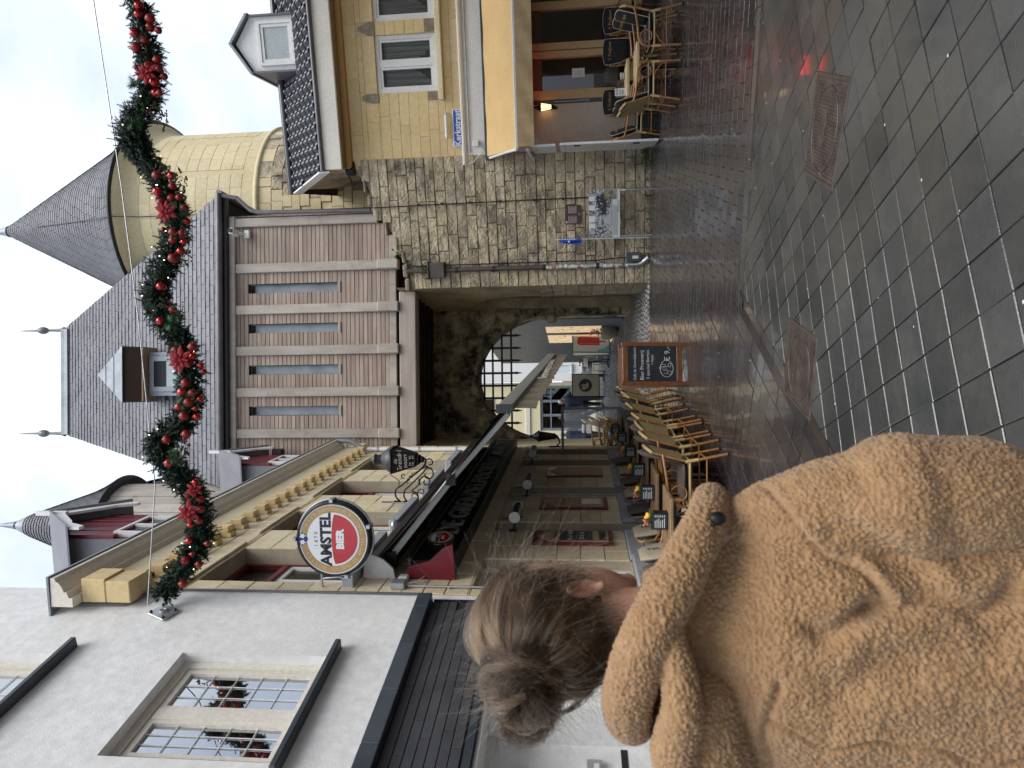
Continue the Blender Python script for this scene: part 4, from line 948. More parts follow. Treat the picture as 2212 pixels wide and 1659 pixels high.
for k in range(7): part('text_line',MB().box(1.57,1.70-.02*(k%3),.0935,.0945,1.64-k*.028,1.645-k*.028),gry_,nt_)
for k,(x,z) in enumerate(((1.50,1.72),(1.80,1.45))): 
    lp=part('room_lamp',MB().ball((x,1.1,z),.03,10,6),mat('lamp glow',(1,.7,.3),.5,emit=(1,.6,.22),estr=14) if k==0 else bpy.data.materials['lamp glow'],T)
for x in (1.62,2.5):
    part('inside_chair_back',MB().bbox(x-.22,x+.2,.55,.62,.72,1.02,.05),mat('grey fleece',(.30,.26,.19),.9,(.36,.32,.25),9) if x<2 else bpy.data.materials['grey fleece'],T)
part('inside_table',MB().bbox(1.35,1.9,.7,1.3,.70,.74,.01).cbox(1.6,1.0,.35,.06,.06,.7),'tan',T)
# eaves, roof, dormer
part('soffit_board',MB().box(-.03,7,-.30,.0,6.41,6.45),'soffit',T); part('eaves_fascia',MB().bbox(-.06,7,-.37,-.302,6.42,6.80,.012),'cream',T); part('timber_cornice',MB().prismx([(0,6.30),(-.08,6.30),(-.12,6.34),(-.12,6.405),(0,6.405)][::-1],-.03,7),'awncloth' and mat('ochre timber',(.42,.25,.09),.6),T)
part('gutter',MB().tube([(-.08,-.38,6.83),(7,-.38,6.83)],.05,10),'zinc',T)
def rp_(s,t,dz=0): # along eave s, up the slope t 0..1
    return Vector((s-.30*t*0, -.36+1.56*t, 6.86+1.26*t+dz))
part('roof_deck',MB().add([rp_(-.09,0),rp_(7,0),rp_(7,1),rp_(-.38,1)],[(0,1,2,3)]).add([(7,1.2,8.12),(-.38,1.2,8.12),(-.38,5,6.5),(7,5,6.5)],[(0,1,2,3)]),'slatejoint',T)
tile=MB(); n=10; up=Vector((0,1.56,1.26)); L=up.length; up.normalize(); nrm=Vector((0,-1.26,1.56)).normalized(); tl=.36
prof_=[]
for i in range(n+1):
    x=.215*i/n-.005; prof_.append((x,.028*sin(2*pi*i/n*1.0-.4)))
tv=[]
for (x,h) in prof_: tv.append(Vector((x,0,0))+nrm*(h+.045))
for (x,h) in prof_: tv.append(Vector((x,0,0))+up*tl+nrm*(h+.022))
for (x,h) in prof_: tv.append(Vector((x,0,0))+nrm*(h+.028))
tile.add(tv,[(i,i+1,n+2+i,n+1+i) for i in range(n)]+[(2*n+2+i,2*n+3+i,i+1,i) for i in range(n)],True)
tme=tile.mesh('roof_tile','pantile')
for j in range(7):
    for i in range(-2,34):
        s=-.09+i*.205; t=j*.30/L*1.0; p=rp_(s,t)
        if s<-.09-.29*t-.05: continue
        if 2.02<s+.1<3.2 and p.z<8.5 and j>=1 and p.y>.3: continue
        link('roof_tile',tme,T,p)
part('ridge_tile',MB().tube([rp_(-.40,1,.06),rp_(7,1,.06)],.09,10),'pantile',T)
part('verge_board',MB().add([rp_(-.12,0,-.16),rp_(-.41,1,-.16),rp_(-.41,1,.06),rp_(-.12,0,.06)]+[p+Vector((.035,0,0)) for p in (rp_(-.12,0,-.16),rp_(-.41,1,-.16),rp_(-.41,1,.06),rp_(-.12,0,.06))],[(0,1,2,3),(7,6,5,4),(0,4,5,1),(3,2,6,7),(0,3,7,4),(1,5,6,2)]),'stuccowhite',T)
part('gable_wall',MB().add([(-.02,.01,3.9),(-.02,5,3.9),(-.02,5,6.6),(-.3,1.2,8.0),(-.02,.0,6.8)],[(0,4,3,2,1)]),'oldstone',T)
d=part('dormer',MB().box(2.10,3.17,.46,2.2,7.35,8.45).prism([(2.10,8.452),(3.17,8.452),(2.66,8.80)],.461,2.2),'white',T)
wf=part('window',framebox(MB(),2.20,3.07,7.50,8.28,.055,.40,.458),'white',d); ib=MB(); framebox(ib,2.26,3.01,7.56,8.22,.06,.415,.455); part('sash_frame',ib,'white',wf); part('pane',MB().box(2.32,2.95,.435,.44,7.62,8.16),'skytone',wf)
for sgn in (-1,1):
    xo=2.635+sgn*.60; part('verge',MB().add([(2.66,.36,8.92),(xo,.36,8.50),(xo,.36,8.44),(2.66,.36,8.86),(2.66,2.4,8.92),(xo,2.4,8.50),(xo,2.4,8.44),(2.66,2.4,8.86)],[(0,1,2,3),(4,7,6,5),(0,4,5,1),(1,5,6,2),(3,2,6,7)]),'lead',d)
[part('cheek',MB().box(a,a+.038,.40,2.2,7.3,8.46),'slate',d) for a in (2.06,3.172)]; part('flashing',MB().prismx([(.2,7.32),(.46,7.46),(.46,7.42),(.2,7.28)],2.0,3.3),'lead',d)
# golden awning
TA=thing('golden_awning','golden cloth awning with tan valance over the restaurant terrace','awning',(4.6,13.95,0),R(-12))
part('cassette',MB().bbox(.02,7,-.13,-.032,3.34,3.47,.01),'plinthdark',TA)
cl=MB(); nx=60
for i in range(nx):
    for j in range(6):
        def q(a,c):
            x=.09+6.9*a/nx; t=c/6; return (x,-.12-1.13*t,3.43-.70*t-.035*sin(pi*t)+.006*sin(x*7+t*4))
        cl.add([q(i,j),q(i,j+1),q(i+1,j+1),q(i+1,j)],[(0,1,2,3)],True)
part('cloth',cl,'awncloth',TA)
part('front_bar',MB().bbox(.07,7,-1.30,-1.24,2.685,2.745,.01),'stuccowhite',TA)
vl=MB()
for i in range(160):
    for j in range(4):
        def q(a,c): x=.10+6.88*a/160; return (x,-1.305-.012*sin(x*9+c)*c/4-.008*sin(x*23)*c/4,2.70-.31*c/4)
        vl.add([q(i,j),q(i+1,j),q(i+1,j+1),q(i,j+1)],[(0,1,2,3)],True)
part('valance',vl,'awnval',TA)
for s in (.06,3.2,6.2): part('arm',MB().tube([(s,-.08,3.40),(s+.02,-.7,3.0),(s,-1.27,2.71)],.03,8),'stuccowhite',TA)
sc=thing('side_screen','white framed folding side screen at the end of the restaurant terrace','screen',(4.6,13.95,0),R(-12))
for z0,z1,y0,y1,nm in ((.10,1.92,-1.22,-.12,'lower_panel'),(2.0,2.46,-1.15,-.10,'upper_panel')):
    f=MB()
    f.bbox(.10,.145,y0,y1,z0,z0+.10,.006).bbox(.10,.145,y0,y1,z1-.10,z1,.006).bbox(.10,.145,y0,y0+.12,z0+.101,z1-.101,.006).bbox(.10,.145,y1-.12,y1,z0+.101,z1-.101,.006).bbox(.105,.14,y0+.121,y1-.121,z0+.101,z1-.101,.004)
    pp=part(nm,f,'white',sc)
    if z1-z0>1: part('cross_rail',MB().bbox(.092,.099,y0+.12,y1-.12,.6,.68,.002),'white',pp); part('bolt',MB().tube([(.14,y0+.06,.35),(.14,y0+.06,.02)],.010,6),'steel',pp); part('hinge',MB().cbox(.09,y0+.1,.5,.02,.06,.12).cbox(.09,y0+.1,1.6,.02,.06,.12),'darkmetal',pp)
part('arm_rail',MB().bbox(.04,.085,-1.15,-.05,2.5,2.56,.006),'white',sc)
# street sign, its lamp, wall lantern
sg=thing('street_sign','blue enamel street name sign with white letters on the yellow stone corner','street sign',onface('T',.675,.02,4.025),R(-12))
part('plate',MB().bbox(-.37,.37,-.03,.0,-.10,.10,.012),mat('sign white edge',(.7,.72,.74),.3),sg); part('blue_field',MB().bbox(-.352,.352,-.034,-.031,-.083,.083,.0015),mat('enamel blue',(.008,.075,.40),.25),sg)
text('Kerkstraat',.175,'white',sg,(0,-.0365,-.005),ext=.001,sx=.93,offset=.004)
ln=thing('sign_lamp','slim white tube lamp fixed above the blue street sign','lamp',onface('T',.72,.02,4.25),R(-12)); part('tube_lamp',MB().tube([(-.21,-.06,0),(.21,-.06,0)],.035,12),'stuccowhite',ln); part('bracket',MB().tube([(.24,-.06,0),(.26,-.03,-.02),(.25,0,-.06)],.01,6).tube([(-.24,-.06,0),(.24,-.06,0)],.02,8),'steel',ln)
def carriage_lamp(label,loc,rz,lit,h=.42):
    t=thing('wall_lantern',label,'lantern',loc,rz); k=h/.42
    part('glass_case',MB().lathe([(.04*k,0),(.075*k,.20*k)],6,(0,-.16*k,.0),sm=False),mat('amber lamp glass',(1,.75,.4),.3,emit=(1,.62,.25),estr=1.6) if lit else 'inside',t)
    fr=MB()
    for i in range(6): a=2*pi*i/6; fr.tube([(.042*k*cos(a),-.16*k+.042*k*sin(a),0),(.078*k*cos(a),-.16*k+.078*k*sin(a),.2*k)],.006*k,5)
    part('cage',fr,'black',t); part('cap',MB().lathe([(.095*k,.2*k),(.085*k,.215*k),(.03*k,.29*k),(.02*k,.31*k),(.025*k,.33*k),(0,.36*k)],12,(0,-.16*k,0)),'black',t)
    part('base',MB().lathe([(0,-.09*k),(.015*k,-.075*k),(.03*k,-.05*k),(.05*k,-.03*k),(.045*k,0)],12,(0,-.16*k,0)),'black',t); part('bracket',MB().tube([(0,-.0,-.05*k),(0,-.06*k,-.11*k),(0,-.13*k,-.09*k),(0,-.16*k,-.07*k)],.012*k,6).cbox(0,-.008,-.03*k,.05*k,.016,.16*k),'black',t)
    return t
carriage_lamp('small lit carriage lantern on the peach wall under the golden awning',onface('T',.975,0,2.10),R(-12),True)
ht=thing('wall_heater','red glowing heater on the dark timber header behind the golden valance','heater',onface('T',1.55,.0,2.72),R(-12)); part('reflector',MB().bbox(-.30,.30,-.06,-.004,-.07,.10,.01),'steel',ht)
for z in (-.02,.05): part('element',MB().tube([(-.17,-.085,z),(.17,-.085,z)],.016,8),mat('red heater element',(1,.05,.03),.5,emit=(1,.015,.03),estr=11) if z<0 else bpy.data.materials['red heater element'],ht)
part('hanger',MB().cbox(-.27,-.03,0,.03,.10,.05).cbox(.27,-.03,0,.03,.10,.05),'steel',ht)

# ================================================================ round tower
TC=Vector((4.8,19.0,0)); TR=2.46
TW=thing('round_tower','tall round yellow stone tower with conical slate roof behind the gatehouse','tower',TC)
part('drum',MB().lathe([(TR-.006,5),(TR-.006,13.0)],64),'palemortar',TW)
part('string_course',MB().lathe([(TR+.02,9.62),(TR+.10,9.66),(TR+.10,9.74),(TR+.02,9.80)],64),'towerstone',TW)
part('cove',MB().lathe([(TR+.005,12.90),(TR+.03,13.0),(TR+.10,13.15),(TR+.22,13.29),(TR+.34,13.38),(TR+.34,13.42)],64),'towerstone',TW)
rtw=random.Random(17)
def azof(k): # azimuth on the drum where a sight line of slope X/Y=k first meets it
    d=Vector((k,1)).normalized(); b=-(TC.x*d.x+TC.y*d.y); c=TC.x**2+TC.y**2-TR*TR; t=-b-(b*b-c)**.5; p=d*t; return math.atan2(p.y-TC.y,p.x-TC.x)
sl1,sl2=azof(.332),azof(.381)
def curved(a0,a1,z0,z1,r0,r1,m,nm,par,seg=3):
    vs=[];
    for i in range(seg+1):
        a=a0+(a1-a0)*i/seg
        vs+=[(r0*cos(a),r0*sin(a),z0),(r1*cos(a),r1*sin(a),z0+.004),(r1*cos(a),r1*sin(a),z1-.004),(r0*cos(a),r0*sin(a),z1)]
    fs=[]
    for i in range(seg):
        o=4*i; fs+=[(o,o+4,o+5,o+1),(o+1,o+5,o+6,o+2),(o+2,o+6,o+7,o+3)]
    fs+=[(0,1,2,3),(4*seg+3,4*seg+2,4*seg+1,4*seg)]
    part(nm,MB().add(vs,fs),m,par)
z=9.8
while z<12.88:
    h=.31; a=-pi*1.02+rtw.uniform(-.1,0)
    while a<.12:
        w=rtw.uniform(.17,.30); b=a+w
        blocked=False
        for s0,hwid,za,zb in ((sl1,.030,10.25,11.8),(sl2,.085,10.35,12.25)):
            if z+h>za and z<zb and b>s0-hwid and a<s0+hwid:
                if s0-hwid-a>.02: curved(a,s0-hwid,z+.004,z+h-.003,TR-.03,TR+.004,'towerstone','stone_block',TW)
                if b-(s0+hwid)>.02: curved(s0+hwid,b-.003,z+.004,z+h-.003,TR-.03,TR+.004,'towerstone','stone_block',TW)
                blocked=True
        if not blocked: curved(a,b-.002,z+.003,z+h-.002,TR-.03,TR+rtw.uniform(.0,.002),'towerstone','stone_block',TW)
        a=b
    z+=h
for s0,hwid,za,zb in ((sl1,.030,10.25,11.8),(sl2,.085,10.35,12.25)):
    curved(s0-hwid+.001,s0+hwid-.001,za,zb,TR-.1,TR-.0115,'oldmortar','slit',TW)
z=6.3
while z<9.6:
    h=rtw.uniform(.22,.34); a=-pi
    while a<.1:
        w=rtw.uniform(.09,.2); rough=z<9.2 or rtw.random()<.5
        curved(a,a+w-.006,z+.006,z+h-.004,TR-.03,TR+.05+(rtw.uniform(-.02,.03) if rough else 0),'oldstone' if (rough and a>-1.6) else 'towerstone','base_stone',TW,2); a+=w
    z+=h
# cone: flared base, slates in rings
def coner(z): 
    t=(z-13.42)/(19.0-13.42); r=2.66*(1-t); return r+.20*max(0,1-t*5)**2
part('cone_deck',MB().lathe([(coner(z)-.012,z) for z in np.linspace(13.43,18.95,24)],48),'slatejoint',TW)
part('eave_edge',MB().lathe([(TR+.30,13.40),(2.885,13.415),(2.90,13.44),(2.86,13.46)],64),'darkmetal',TW)
rest=MB(); rows=50; kk=0; dz=5.35/rows
for j in range(rows):
    z0=13.44+dz*j; z1=z0+dz*1.15; r0,r1=coner(z0)+.012,coner(min(z1,18.95))+.002; n=max(8,int(2*pi*r0/.27)); off=(j%2)*.5
    for i in range(n):
        a0=2*pi*(i+off)/n+.0045/r0; a1=2*pi*(i+1+off)/n-.0085/r0; am=(a0+a1)/2
        vx,vy=cos(am),sin(am); vis=(vx*-TC.x+vy*-TC.y)>0
        if not vis and j%1==0 and (vx*-TC.x+vy*-TC.y)<-14: continue
        am2=(a0+a1)/2; jj=rtw.uniform(.002,.008)
        P=[Vector((r*cos(a),r*sin(a),zz)) for r,a,zz in ((r0+jj,a0,z0),(r0+jj,am2,z0),(r0+jj,a1,z0),(r1,a1,z1),(r1,am2,z1),(r1,a0,z1),(r0-.012,a0,z0),(r0-.012,a1,z0))]
        fs=[(0,1,4,5),(1,2,3,4)]
        if vis and kk<300: c=sum(P,Vector())/8; part('roof_slate',MB().add([p-c for p in P],fs),'slate',TW,c); kk+=1
        else: rest.add(P,fs)
part('roof_slate_upper',rest,'slate',TW,kind='stuff')
part('cone_tip',MB().lathe([(.17,18.72),(.10,18.95),(.05,19.3),(.0,19.6)],16),'lead',TW)
a=azof(.268)
part('lightning_cable',MB().tube([((r)*cos(a),r*sin(a),z) for r,z in [(coner(17)+.03,17),(coner(15)+.03,15),(coner(13.5)+.04,13.5),(TR+.38,13.38),(TR+.04,12.9),(TR+.03,9.85),(TR+.12,9.7),(TR+.08,6.5)]],.012,6),'darkmetal',TW)

# ================================================================ small turret behind the cafe
UC=Vector((-3.27,15.2,0)); UR=1.0
U=thing('small_turret','small timber turret with flared conical slate roof behind the cafe roof','turret',UC)
part('drum',MB().lathe([(UR-.02,6),(UR-.02,12.5)],32),'inside',U)
for i in range(30):
    a=2*pi*i/30
    if sin(a)>.7: continue
    curved(a+.004,a+2*pi/30-.004,6,12.35,UR-.02,UR+.006*(i%2),'beam','plank',U,1)
def ur(z): t=(z-12.35)/3.2; return max(.02,(1.06)*(1-t)*(1+.0*t)+.14*max(0,1-t*3.5)**2)
part('deck',MB().lathe([(ur(z)-.012,z) for z in np.linspace(12.36,15.3,16)],32),'slatejoint',U); part('soffit_ring',MB().lathe([(UR-.02,12.34),(1.20,12.34),(1.21,12.37),(1.15,12.39)],40),'darkmetal',U)
kk=0
for j in range(26):
    z0=12.37+.095*j; z1=z0+.11; r0,r1=ur(z0)+.026,ur(z1)+.002; n=max(6,int(2*pi*r0/.20)); off=(j%2)*.5
    for i in range(n):
        a0=2*pi*(i+off)/n+.01; a1=2*pi*(i+1+off)/n-.01; am=(a0+a1)/2
        if sin(am)>.75: continue
        P=[Vector((r*cos(a),r*sin(a),zz)) for r,a,zz in ((r0,a0,z0),(r0,am,z0),(r0,a1,z0),(r1,a1,z1),(r1,am,z1),(r1,a0,z1),(r0-.012,a0,z0),(r0-.012,a1,z0))]
        c=sum(P,Vector())/8; part('roof_slate',MB().add([p-c for p in P],[(0,1,4,5),(1,2,3,4)]),'slate',U,c); kk+=1
part('lead_cap',MB().lathe([(ur(14.85)+.02,14.85),(.10,15.2),(.04,15.6),(0,15.9)],16),'lead',U)
hr=part('rear_roof',MB().add([(-1.6,.1,12.2),(1.0,.6,12.2),(1.0,2.5,12.2),(-1.6,2.5,12.2),(-.15,.9,15.0),(.1,1.6,15.0)],[(0,1,4),(1,2,5,4),(2,3,5),(3,0,4,5)]),'slatejoint',U)
slateface((-1.6,.1,12.2),(1.0,.6,12.2),(-.15,.9,15.0),(-.15,.9,15.0),26,.22,U,'slate',0,rtw,nm='rear_slate')
part('rear_wall',MB().box(-1.2,.95,.7,2.4,6,12.18),'slate',U)
# ================================================================ the lane beyond the gate
canvas,cN,cL,cB=nodes('translucent pale canvas'); tl_=cN.new('ShaderNodeBsdfTranslucent'); tl_.inputs['Color'].default_value=(.85,.9,.97,1); cB.inputs['Base Color'].default_value=(.6,.64,.7,1); mxs=cN.new('ShaderNodeMixShader'); mxs.inputs[0].default_value=.55; cL.new(cB.outputs[0],mxs.inputs[1]); cL.new(tl_.outputs[0],mxs.inputs[2]); cL.new(mxs.outputs[0],cN['Material Output'].inputs['Surface'])
SH=thing('gift_shop','small dark shop front with white framed windows beyond the gate on the open side','shop',(2.05,19.2,gz(19.5)),R(97))
# local x runs away along the lane, -y faces the lane
part('wall',wallmb(0,8,0,3.0,[(1.0,1.9,.55,2.2),(2.3,3.6,.1,2.2)],0,.25),'plinthdark',SH); part('upper_wall',MB().box(0,8,0,.25,3.001,4.3),'plinthdark',SH)
part('fascia',MB().bbox(.5,7.6,-.12,-.01,2.55,3.0,.01),mat('navy fascia',(.012,.016,.03),.4),SH); text('WOOD & ART',.26,'beam',SH,(3.0,-.125,2.77),ext=.002); part('fascia_cornice',MB().bbox(.45,7.65,-.2,-.01,3.002,3.08,.01).bbox(.45,7.65,-.16,-.01,2.46,2.548,.01),'stuccowhite',SH)
part('canopy',MB().add([(.9,-.02,4.28),(8,-.02,4.28),(8,-1.3,3.75),(.9,-1.3,3.75)],[(0,1,2,3)]),canvas,SH)
for i in range(12): part('roof_seam',MB().tube([(.95+i*.6,-.05,4.25),(.95+i*.6,-1.28,3.735)],.012,5),'lead',SH)
part('canopy_edge',MB().bbox(.85,8,-1.36,-1.301,3.66,3.80,.01),'black',SH)
glow=mat('lit shop display',(.35,.22,.10),.6,(.6,.5,.35),6,emit=(1,.72,.4),estr=.25)
for a,b,c,d in ((1.0,1.9,.55,2.2),(2.3,3.6,.1,2.2)):
    f=part('shop_window',framebox(MB(),a,b,c,d,.07,.02,.14),'plinthdark',SH); part('pane',MB().quad((a,.08,c),(b,.08,c),(b,.08,d),(a,.08,d)),'glass',f); part('display',MB().box(a,b,.24,.26,c,d),glow,f)
    for k in range(9): part('display_item',MB().ball((rs.uniform(a+.1,b-.1),.19,rs.uniform(c+.2,d-.3)),rs.uniform(.03,.09),8,6),['white','redshine','plinthdark','leaf'][k%4],f)
for x in (.55,4.0): 
    f=part('notice_case',MB().bbox(x-.25,x+.25,-.06,-.002,1.0,2.1,.01),'white',SH); part('notice_sheet',MB().box(x-.2,x+.2,-.065,-.061,1.06,2.04),'plinthdark',f)
for k in range(7): part('slat',MB().box(2.35+k*.17,2.45+k*.17,-.03,-.002,2.24,2.44),'white',SH)
pt=thing('stone_planter','rounded grey stone planter with pink flowers by the shop front','planter',(1.62,20.6,gz(20.6))); part('pot',MB().lathe([(0,0),(.22,.02),(.32,.2),(.34,.42),(.29,.5),(.24,.46),(0,.42)],18),'oldmortar',pt); m1=MB(); leafplant(m1,(0,0,.55),90,.11,.22,rlf); part('leaves',m1,'leaf',pt); m1=MB(); [m1.ball((rlf.uniform(-.2,.2),rlf.uniform(-.2,.2),.6+rlf.uniform(0,.22)),.045,7,5) for _ in range(14)]; part('blooms',m1,mat('pink petals',(.6,.10,.22),.6),pt)
PL['whitelane']=mat('bright white render',(.82,.82,.80),.7)
WH=thing('white_lane_house','white rendered house closing the lane beyond the gate','house',(.1,30,gz(30)-.1))
part('wall',wallmb(0,5,0,9,[(.36,.70,1.15,2.05),(1.9,2.9,3.4,4.8)],0,.3),'whitelane',WH); part('stone_base',MB().bbox(0,5,-.05,-.002,0,.55,.01),'mortar',WH)
f=part('window',framebox(MB(),.36,.70,1.15,2.05,.05,.06,.14),'white',WH); part('pane',MB().box(.41,.65,.10,.11,1.2,2.0),'glassmirror',f); part('sill',MB().bbox(.30,.76,-.08,.05,1.08,1.148,.01),'grey',f); part('interior',MB().box(.3,3,.305,.31,1,5),'inside',WH)
f=part('window',framebox(MB(),1.9,2.9,3.4,4.8,.07,.06,.14),'white',WH); part('pane',MB().box(1.97,2.83,.10,.11,3.47,4.73),'glassmirror',f)
YH=thing('yellow_lane_house','pale yellow house with grey glazed doors at the end of the lane','house',(-4.6,30.3,gz(30)-.1))
part('wall',wallmb(0,4.65,0,10,[(1.2,2.0,.3,2.55),(2.5,4.5,.3,2.55)],0,.3),mat('pale yellow render',(.74,.66,.43),.8),YH); part('interior',MB().box(.8,4.6,.31,.32,0,3),'inside',YH); part('string_band',MB().bbox(0,4.65,-.06,-.002,3.0,3.2,.01),'cream',YH)
for a,b,n in ((1.2,2.0,1),(2.5,4.5,3)):
    f=part('glazed_door',framebox(MB(),a,b,.3,2.55,.06,.05,.15),'lead',YH)
    for k in range(n):
        x0=a+.06+(b-a-.12)*k/n; x1=a+.06+(b-a-.12)*(k+1)/n; s=MB(); framebox(s,x0+.005,x1-.005,.36,2.49,.05,.07,.13); part('leaf_frame',s,'lead',f); part('pane',MB().box(x0+.05,x1-.05,.10,.105,.42,2.44),'glass',f)
    part('transom',MB().box(a+.06,b-.06,.06,.14,2.05,2.10),'lead',f)
for i,x in enumerate((.9,2.3,3.6)): f=part('window',framebox(MB(),x-.4,x+.4,4.6,6.2,.08,-.03,-.002),'white',YH); part('pane',MB().box(x-.32,x+.32,-.012,-.006,4.68,6.12),'glassmirror',f)
YN=thing('ochre_lane_house','ochre rendered house with white shutters high behind the white lane house','house',(1.4,31.5,gz(30)))
part('wall',MB().box(-1.3,6,-.9,4,3.0,12),mat('ochre render',(.62,.45,.22),.8),YN); f=part('window',framebox(MB(),-.9,-.2,4.2,5.5,.08,-.96,-.902),'white',YN); part('pane',MB().box(-.82,-.28,-.93,-.92,4.28,5.42),'glassmirror',f); part('cornice',MB().bbox(-1.3,6,-1.1,-.903,6.2,6.5,.02),'white',YN)
# boards, tables and chairs in the lane
lb=thing('ice_lolly_board','white folding street board with a big red ice lolly picture','street board',(1.27,21.9,gz(21.9)),R(8))
for sgn in (-1,1):
    m_=MB(); framebox(m_,-.36,.36,.12,1.32,.03,-.012,.012); o=part('frame',m_,mat('green frame',(.03,.13,.07),.4) if sgn<0 else bpy.data.materials['green frame'],lb,(0,.18*sgn,0),(R(8)*-sgn,0,0)); part('panel',MB().box(-.33,.33,-.008,.008,.15,1.29),wht_,o)
    for x in (-.33,.33): part('leg',MB().box(x-.015,x+.015,-.01,.01,0,.118),bpy.data.materials['green frame'],o)
    if sgn<0:
        lred=mat('lolly red print',(.55,.05,.035),.4); po=[(-.12,.45),(.14,.45),(.15,1.05),(.12,1.15),(-.08,1.16),(-.12,1.08)]
        lo=part('lolly_print',MB().add([(x,-.0095,z) for x,z in po],[tuple(range(6))]),lred,o); part('stick_print',MB().quad((-.02,-.0095,.26),(.03,-.0095,.26),(.03,-.0095,.45),(-.02,-.0095,.45)),mat('stick print',(.35,.12,.1),.4),o); part('shine_print',MB().quad((-.085,-.0100,.5),(-.065,-.0100,.5),(-.06,-.0100,1.08),(-.08,-.0100,1.08)),mat('pink print',(.7,.2,.18),.4),o)
        for c,r,mn in ((( .33,.3),.0,0),): pass
        part('wave_print',MB().add([(.33,-.0093,.5),(.33,-.0093,.15),(-.0,-.0093,.15),(.12,-.0093,.2),(.2,-.0093,.3),(.22,-.0093,.42)],[tuple(range(5,-1,-1))]).add([(-.33,-.0093,.55),(-.33,-.0093,.15),(-.1,-.0093,.15),(-.17,-.0093,.25),(-.22,-.0093,.33),(-.25,-.0093,.48)],[tuple(range(6))]),mat('mint print',(.25,.50,.42),.4),o)
bb_=thing('beige_board','beige folding street board with a dark round emblem','street board',(-.10,25.2,gz(25.2)),R(4))
for sgn in (-1,1):
    m_=MB(); framebox(m_,-.42,.42,.2,1.22,.03,-.012,.012); o=part('frame',m_,'black',bb_,(0,.15*sgn,0),(R(7)*-sgn,0,0)); part('panel',MB().box(-.39,.39,-.008,.008,.23,1.19),mat('beige print',(.36,.31,.22),.5) if sgn<0 else 'plinthdark',o)
    for x in (-.40,.40): part('leg',MB().box(x-.015,x+.015,-.01,.01,0,.198),'black',o)
    if sgn<0: part('round_emblem',MB().disc((0,-.0095,.72),.24,28),blk_,o); part('emblem_bar',MB().box(-.10,.10,-.011,-.0097,.62,.68).box(-.03,.03,-.011,-.0097,.68,.86).box(-.14,-.06,-.011,-.0097,.70,.84),mat('emblem tan',(.42,.30,.20),.5),o)
def lane_set(x,y,label):
    t=thing('bistro_table',label,'table',(x,y,gz(y))); part('top',MB().lathe([(0,.72),(.3,.72),(.3,.745),(0,.745)],20),'stuccowhite',t); part('pedestal',MB().tube([(0,0,.03),(0,0,.72)],.025,8),'black',t)
    for i in range(4): a=pi/4+i*pi/2; part('foot',MB().tube([(0,0,.06),(.24*cos(a),.24*sin(a),.015)],.018,6),'black',t)
    p=thing('table_planter','small white pot with red flowers on the bistro table beside the '+('ice lolly board' if y<24 else 'beige board'),'flower pot',(x,y,gz(y)+.746)); part('pot',MB().bbox(-.15,.15,-.07,.07,0,.12,.01),'stuccowhite',p); m1=MB(); leafplant(m1,(0,0,.14),40,.07,.12,rlf); part('leaves',m1,'leaf',p); m1=MB(); [m1.ball((rlf.uniform(-.12,.12),rlf.uniform(-.06,.06),.2+rlf.uniform(0,.08)),.02,6,4) for _ in range(12)]; part('blooms',m1,'redball',p)
lane_set(.72,23.6,'small round white table with flowers nearest the ice lolly board in the lane'); lane_set(.25,25.4,'small round white table with flowers next to the beige board in the lane')
wov=mat('green white weave',(.06,.10,.08),.5,(.6,.6,.55),30,object_coords=True,fine=0)
def lane_chair(x,y,rz,label):
    t=thing('lane_chair',label,'chair',(x,y,gz(y)),rz,'woven bistro chairs in the lane'); part('seat',MB().bbox(-.2,.2,-.2,.2,.43,.46,.012),wov,t); part('backrest',MB().lathe([(.22,.5),(.24,.86)],10,(0,.0,0),R(20),R(160)),wov,t)
    for sx in (-1,1):
        for sy in (-1,1): part('leg',MB().tube([(.18*sx,.18*sy,.43),(.22*sx,.22*sy,0)],.013,6),'black',t)
lane_chair(1.05,23.0,R(200),'green and white woven bistro chair half behind the ice lolly board'); lane_chair(.55,24.6,R(160),'green and white woven bistro chair between the two white tables')
sc_=thing('moped','parked dark moped with a green crate by the glazed doors in the lane','moped',(-.15,28.6,gz(28.6)),R(75))
for x in (-.55,.55): w=part('wheel',MB().tube([(x+.22*cos(a),0,.24+.22*sin(a)) for a in [2*pi*i/16 for i in range(16)]],.05,8,True),'black',sc_); part('hub',MB().tube([(x,-.04,.24),(x,.04,.24)],.05,8),'steel',w)
part('body',MB().prism([(-.7,.35),(-.2,.3),(.3,.3),(.5,.45),(.62,1.0),(.52,1.02),(.35,.55),(-.1,.42),(-.2,.72),(-.75,.75)],-.14,.14),'plinthdark',sc_); part('saddle',MB().bbox(-.72,-.1,-.13,.13,.751,.84,.04),'black',sc_); part('handlebar',MB().tube([(.55,-.3,1.08),(.57,0,1.02),(.55,.3,1.08)],.018,6),'black',sc_); part('crate',MB().bbox(-.95,-.62,-.17,.17,.85,1.1,.02),mat('green crate',(.03,.30,.10),.4),sc_)

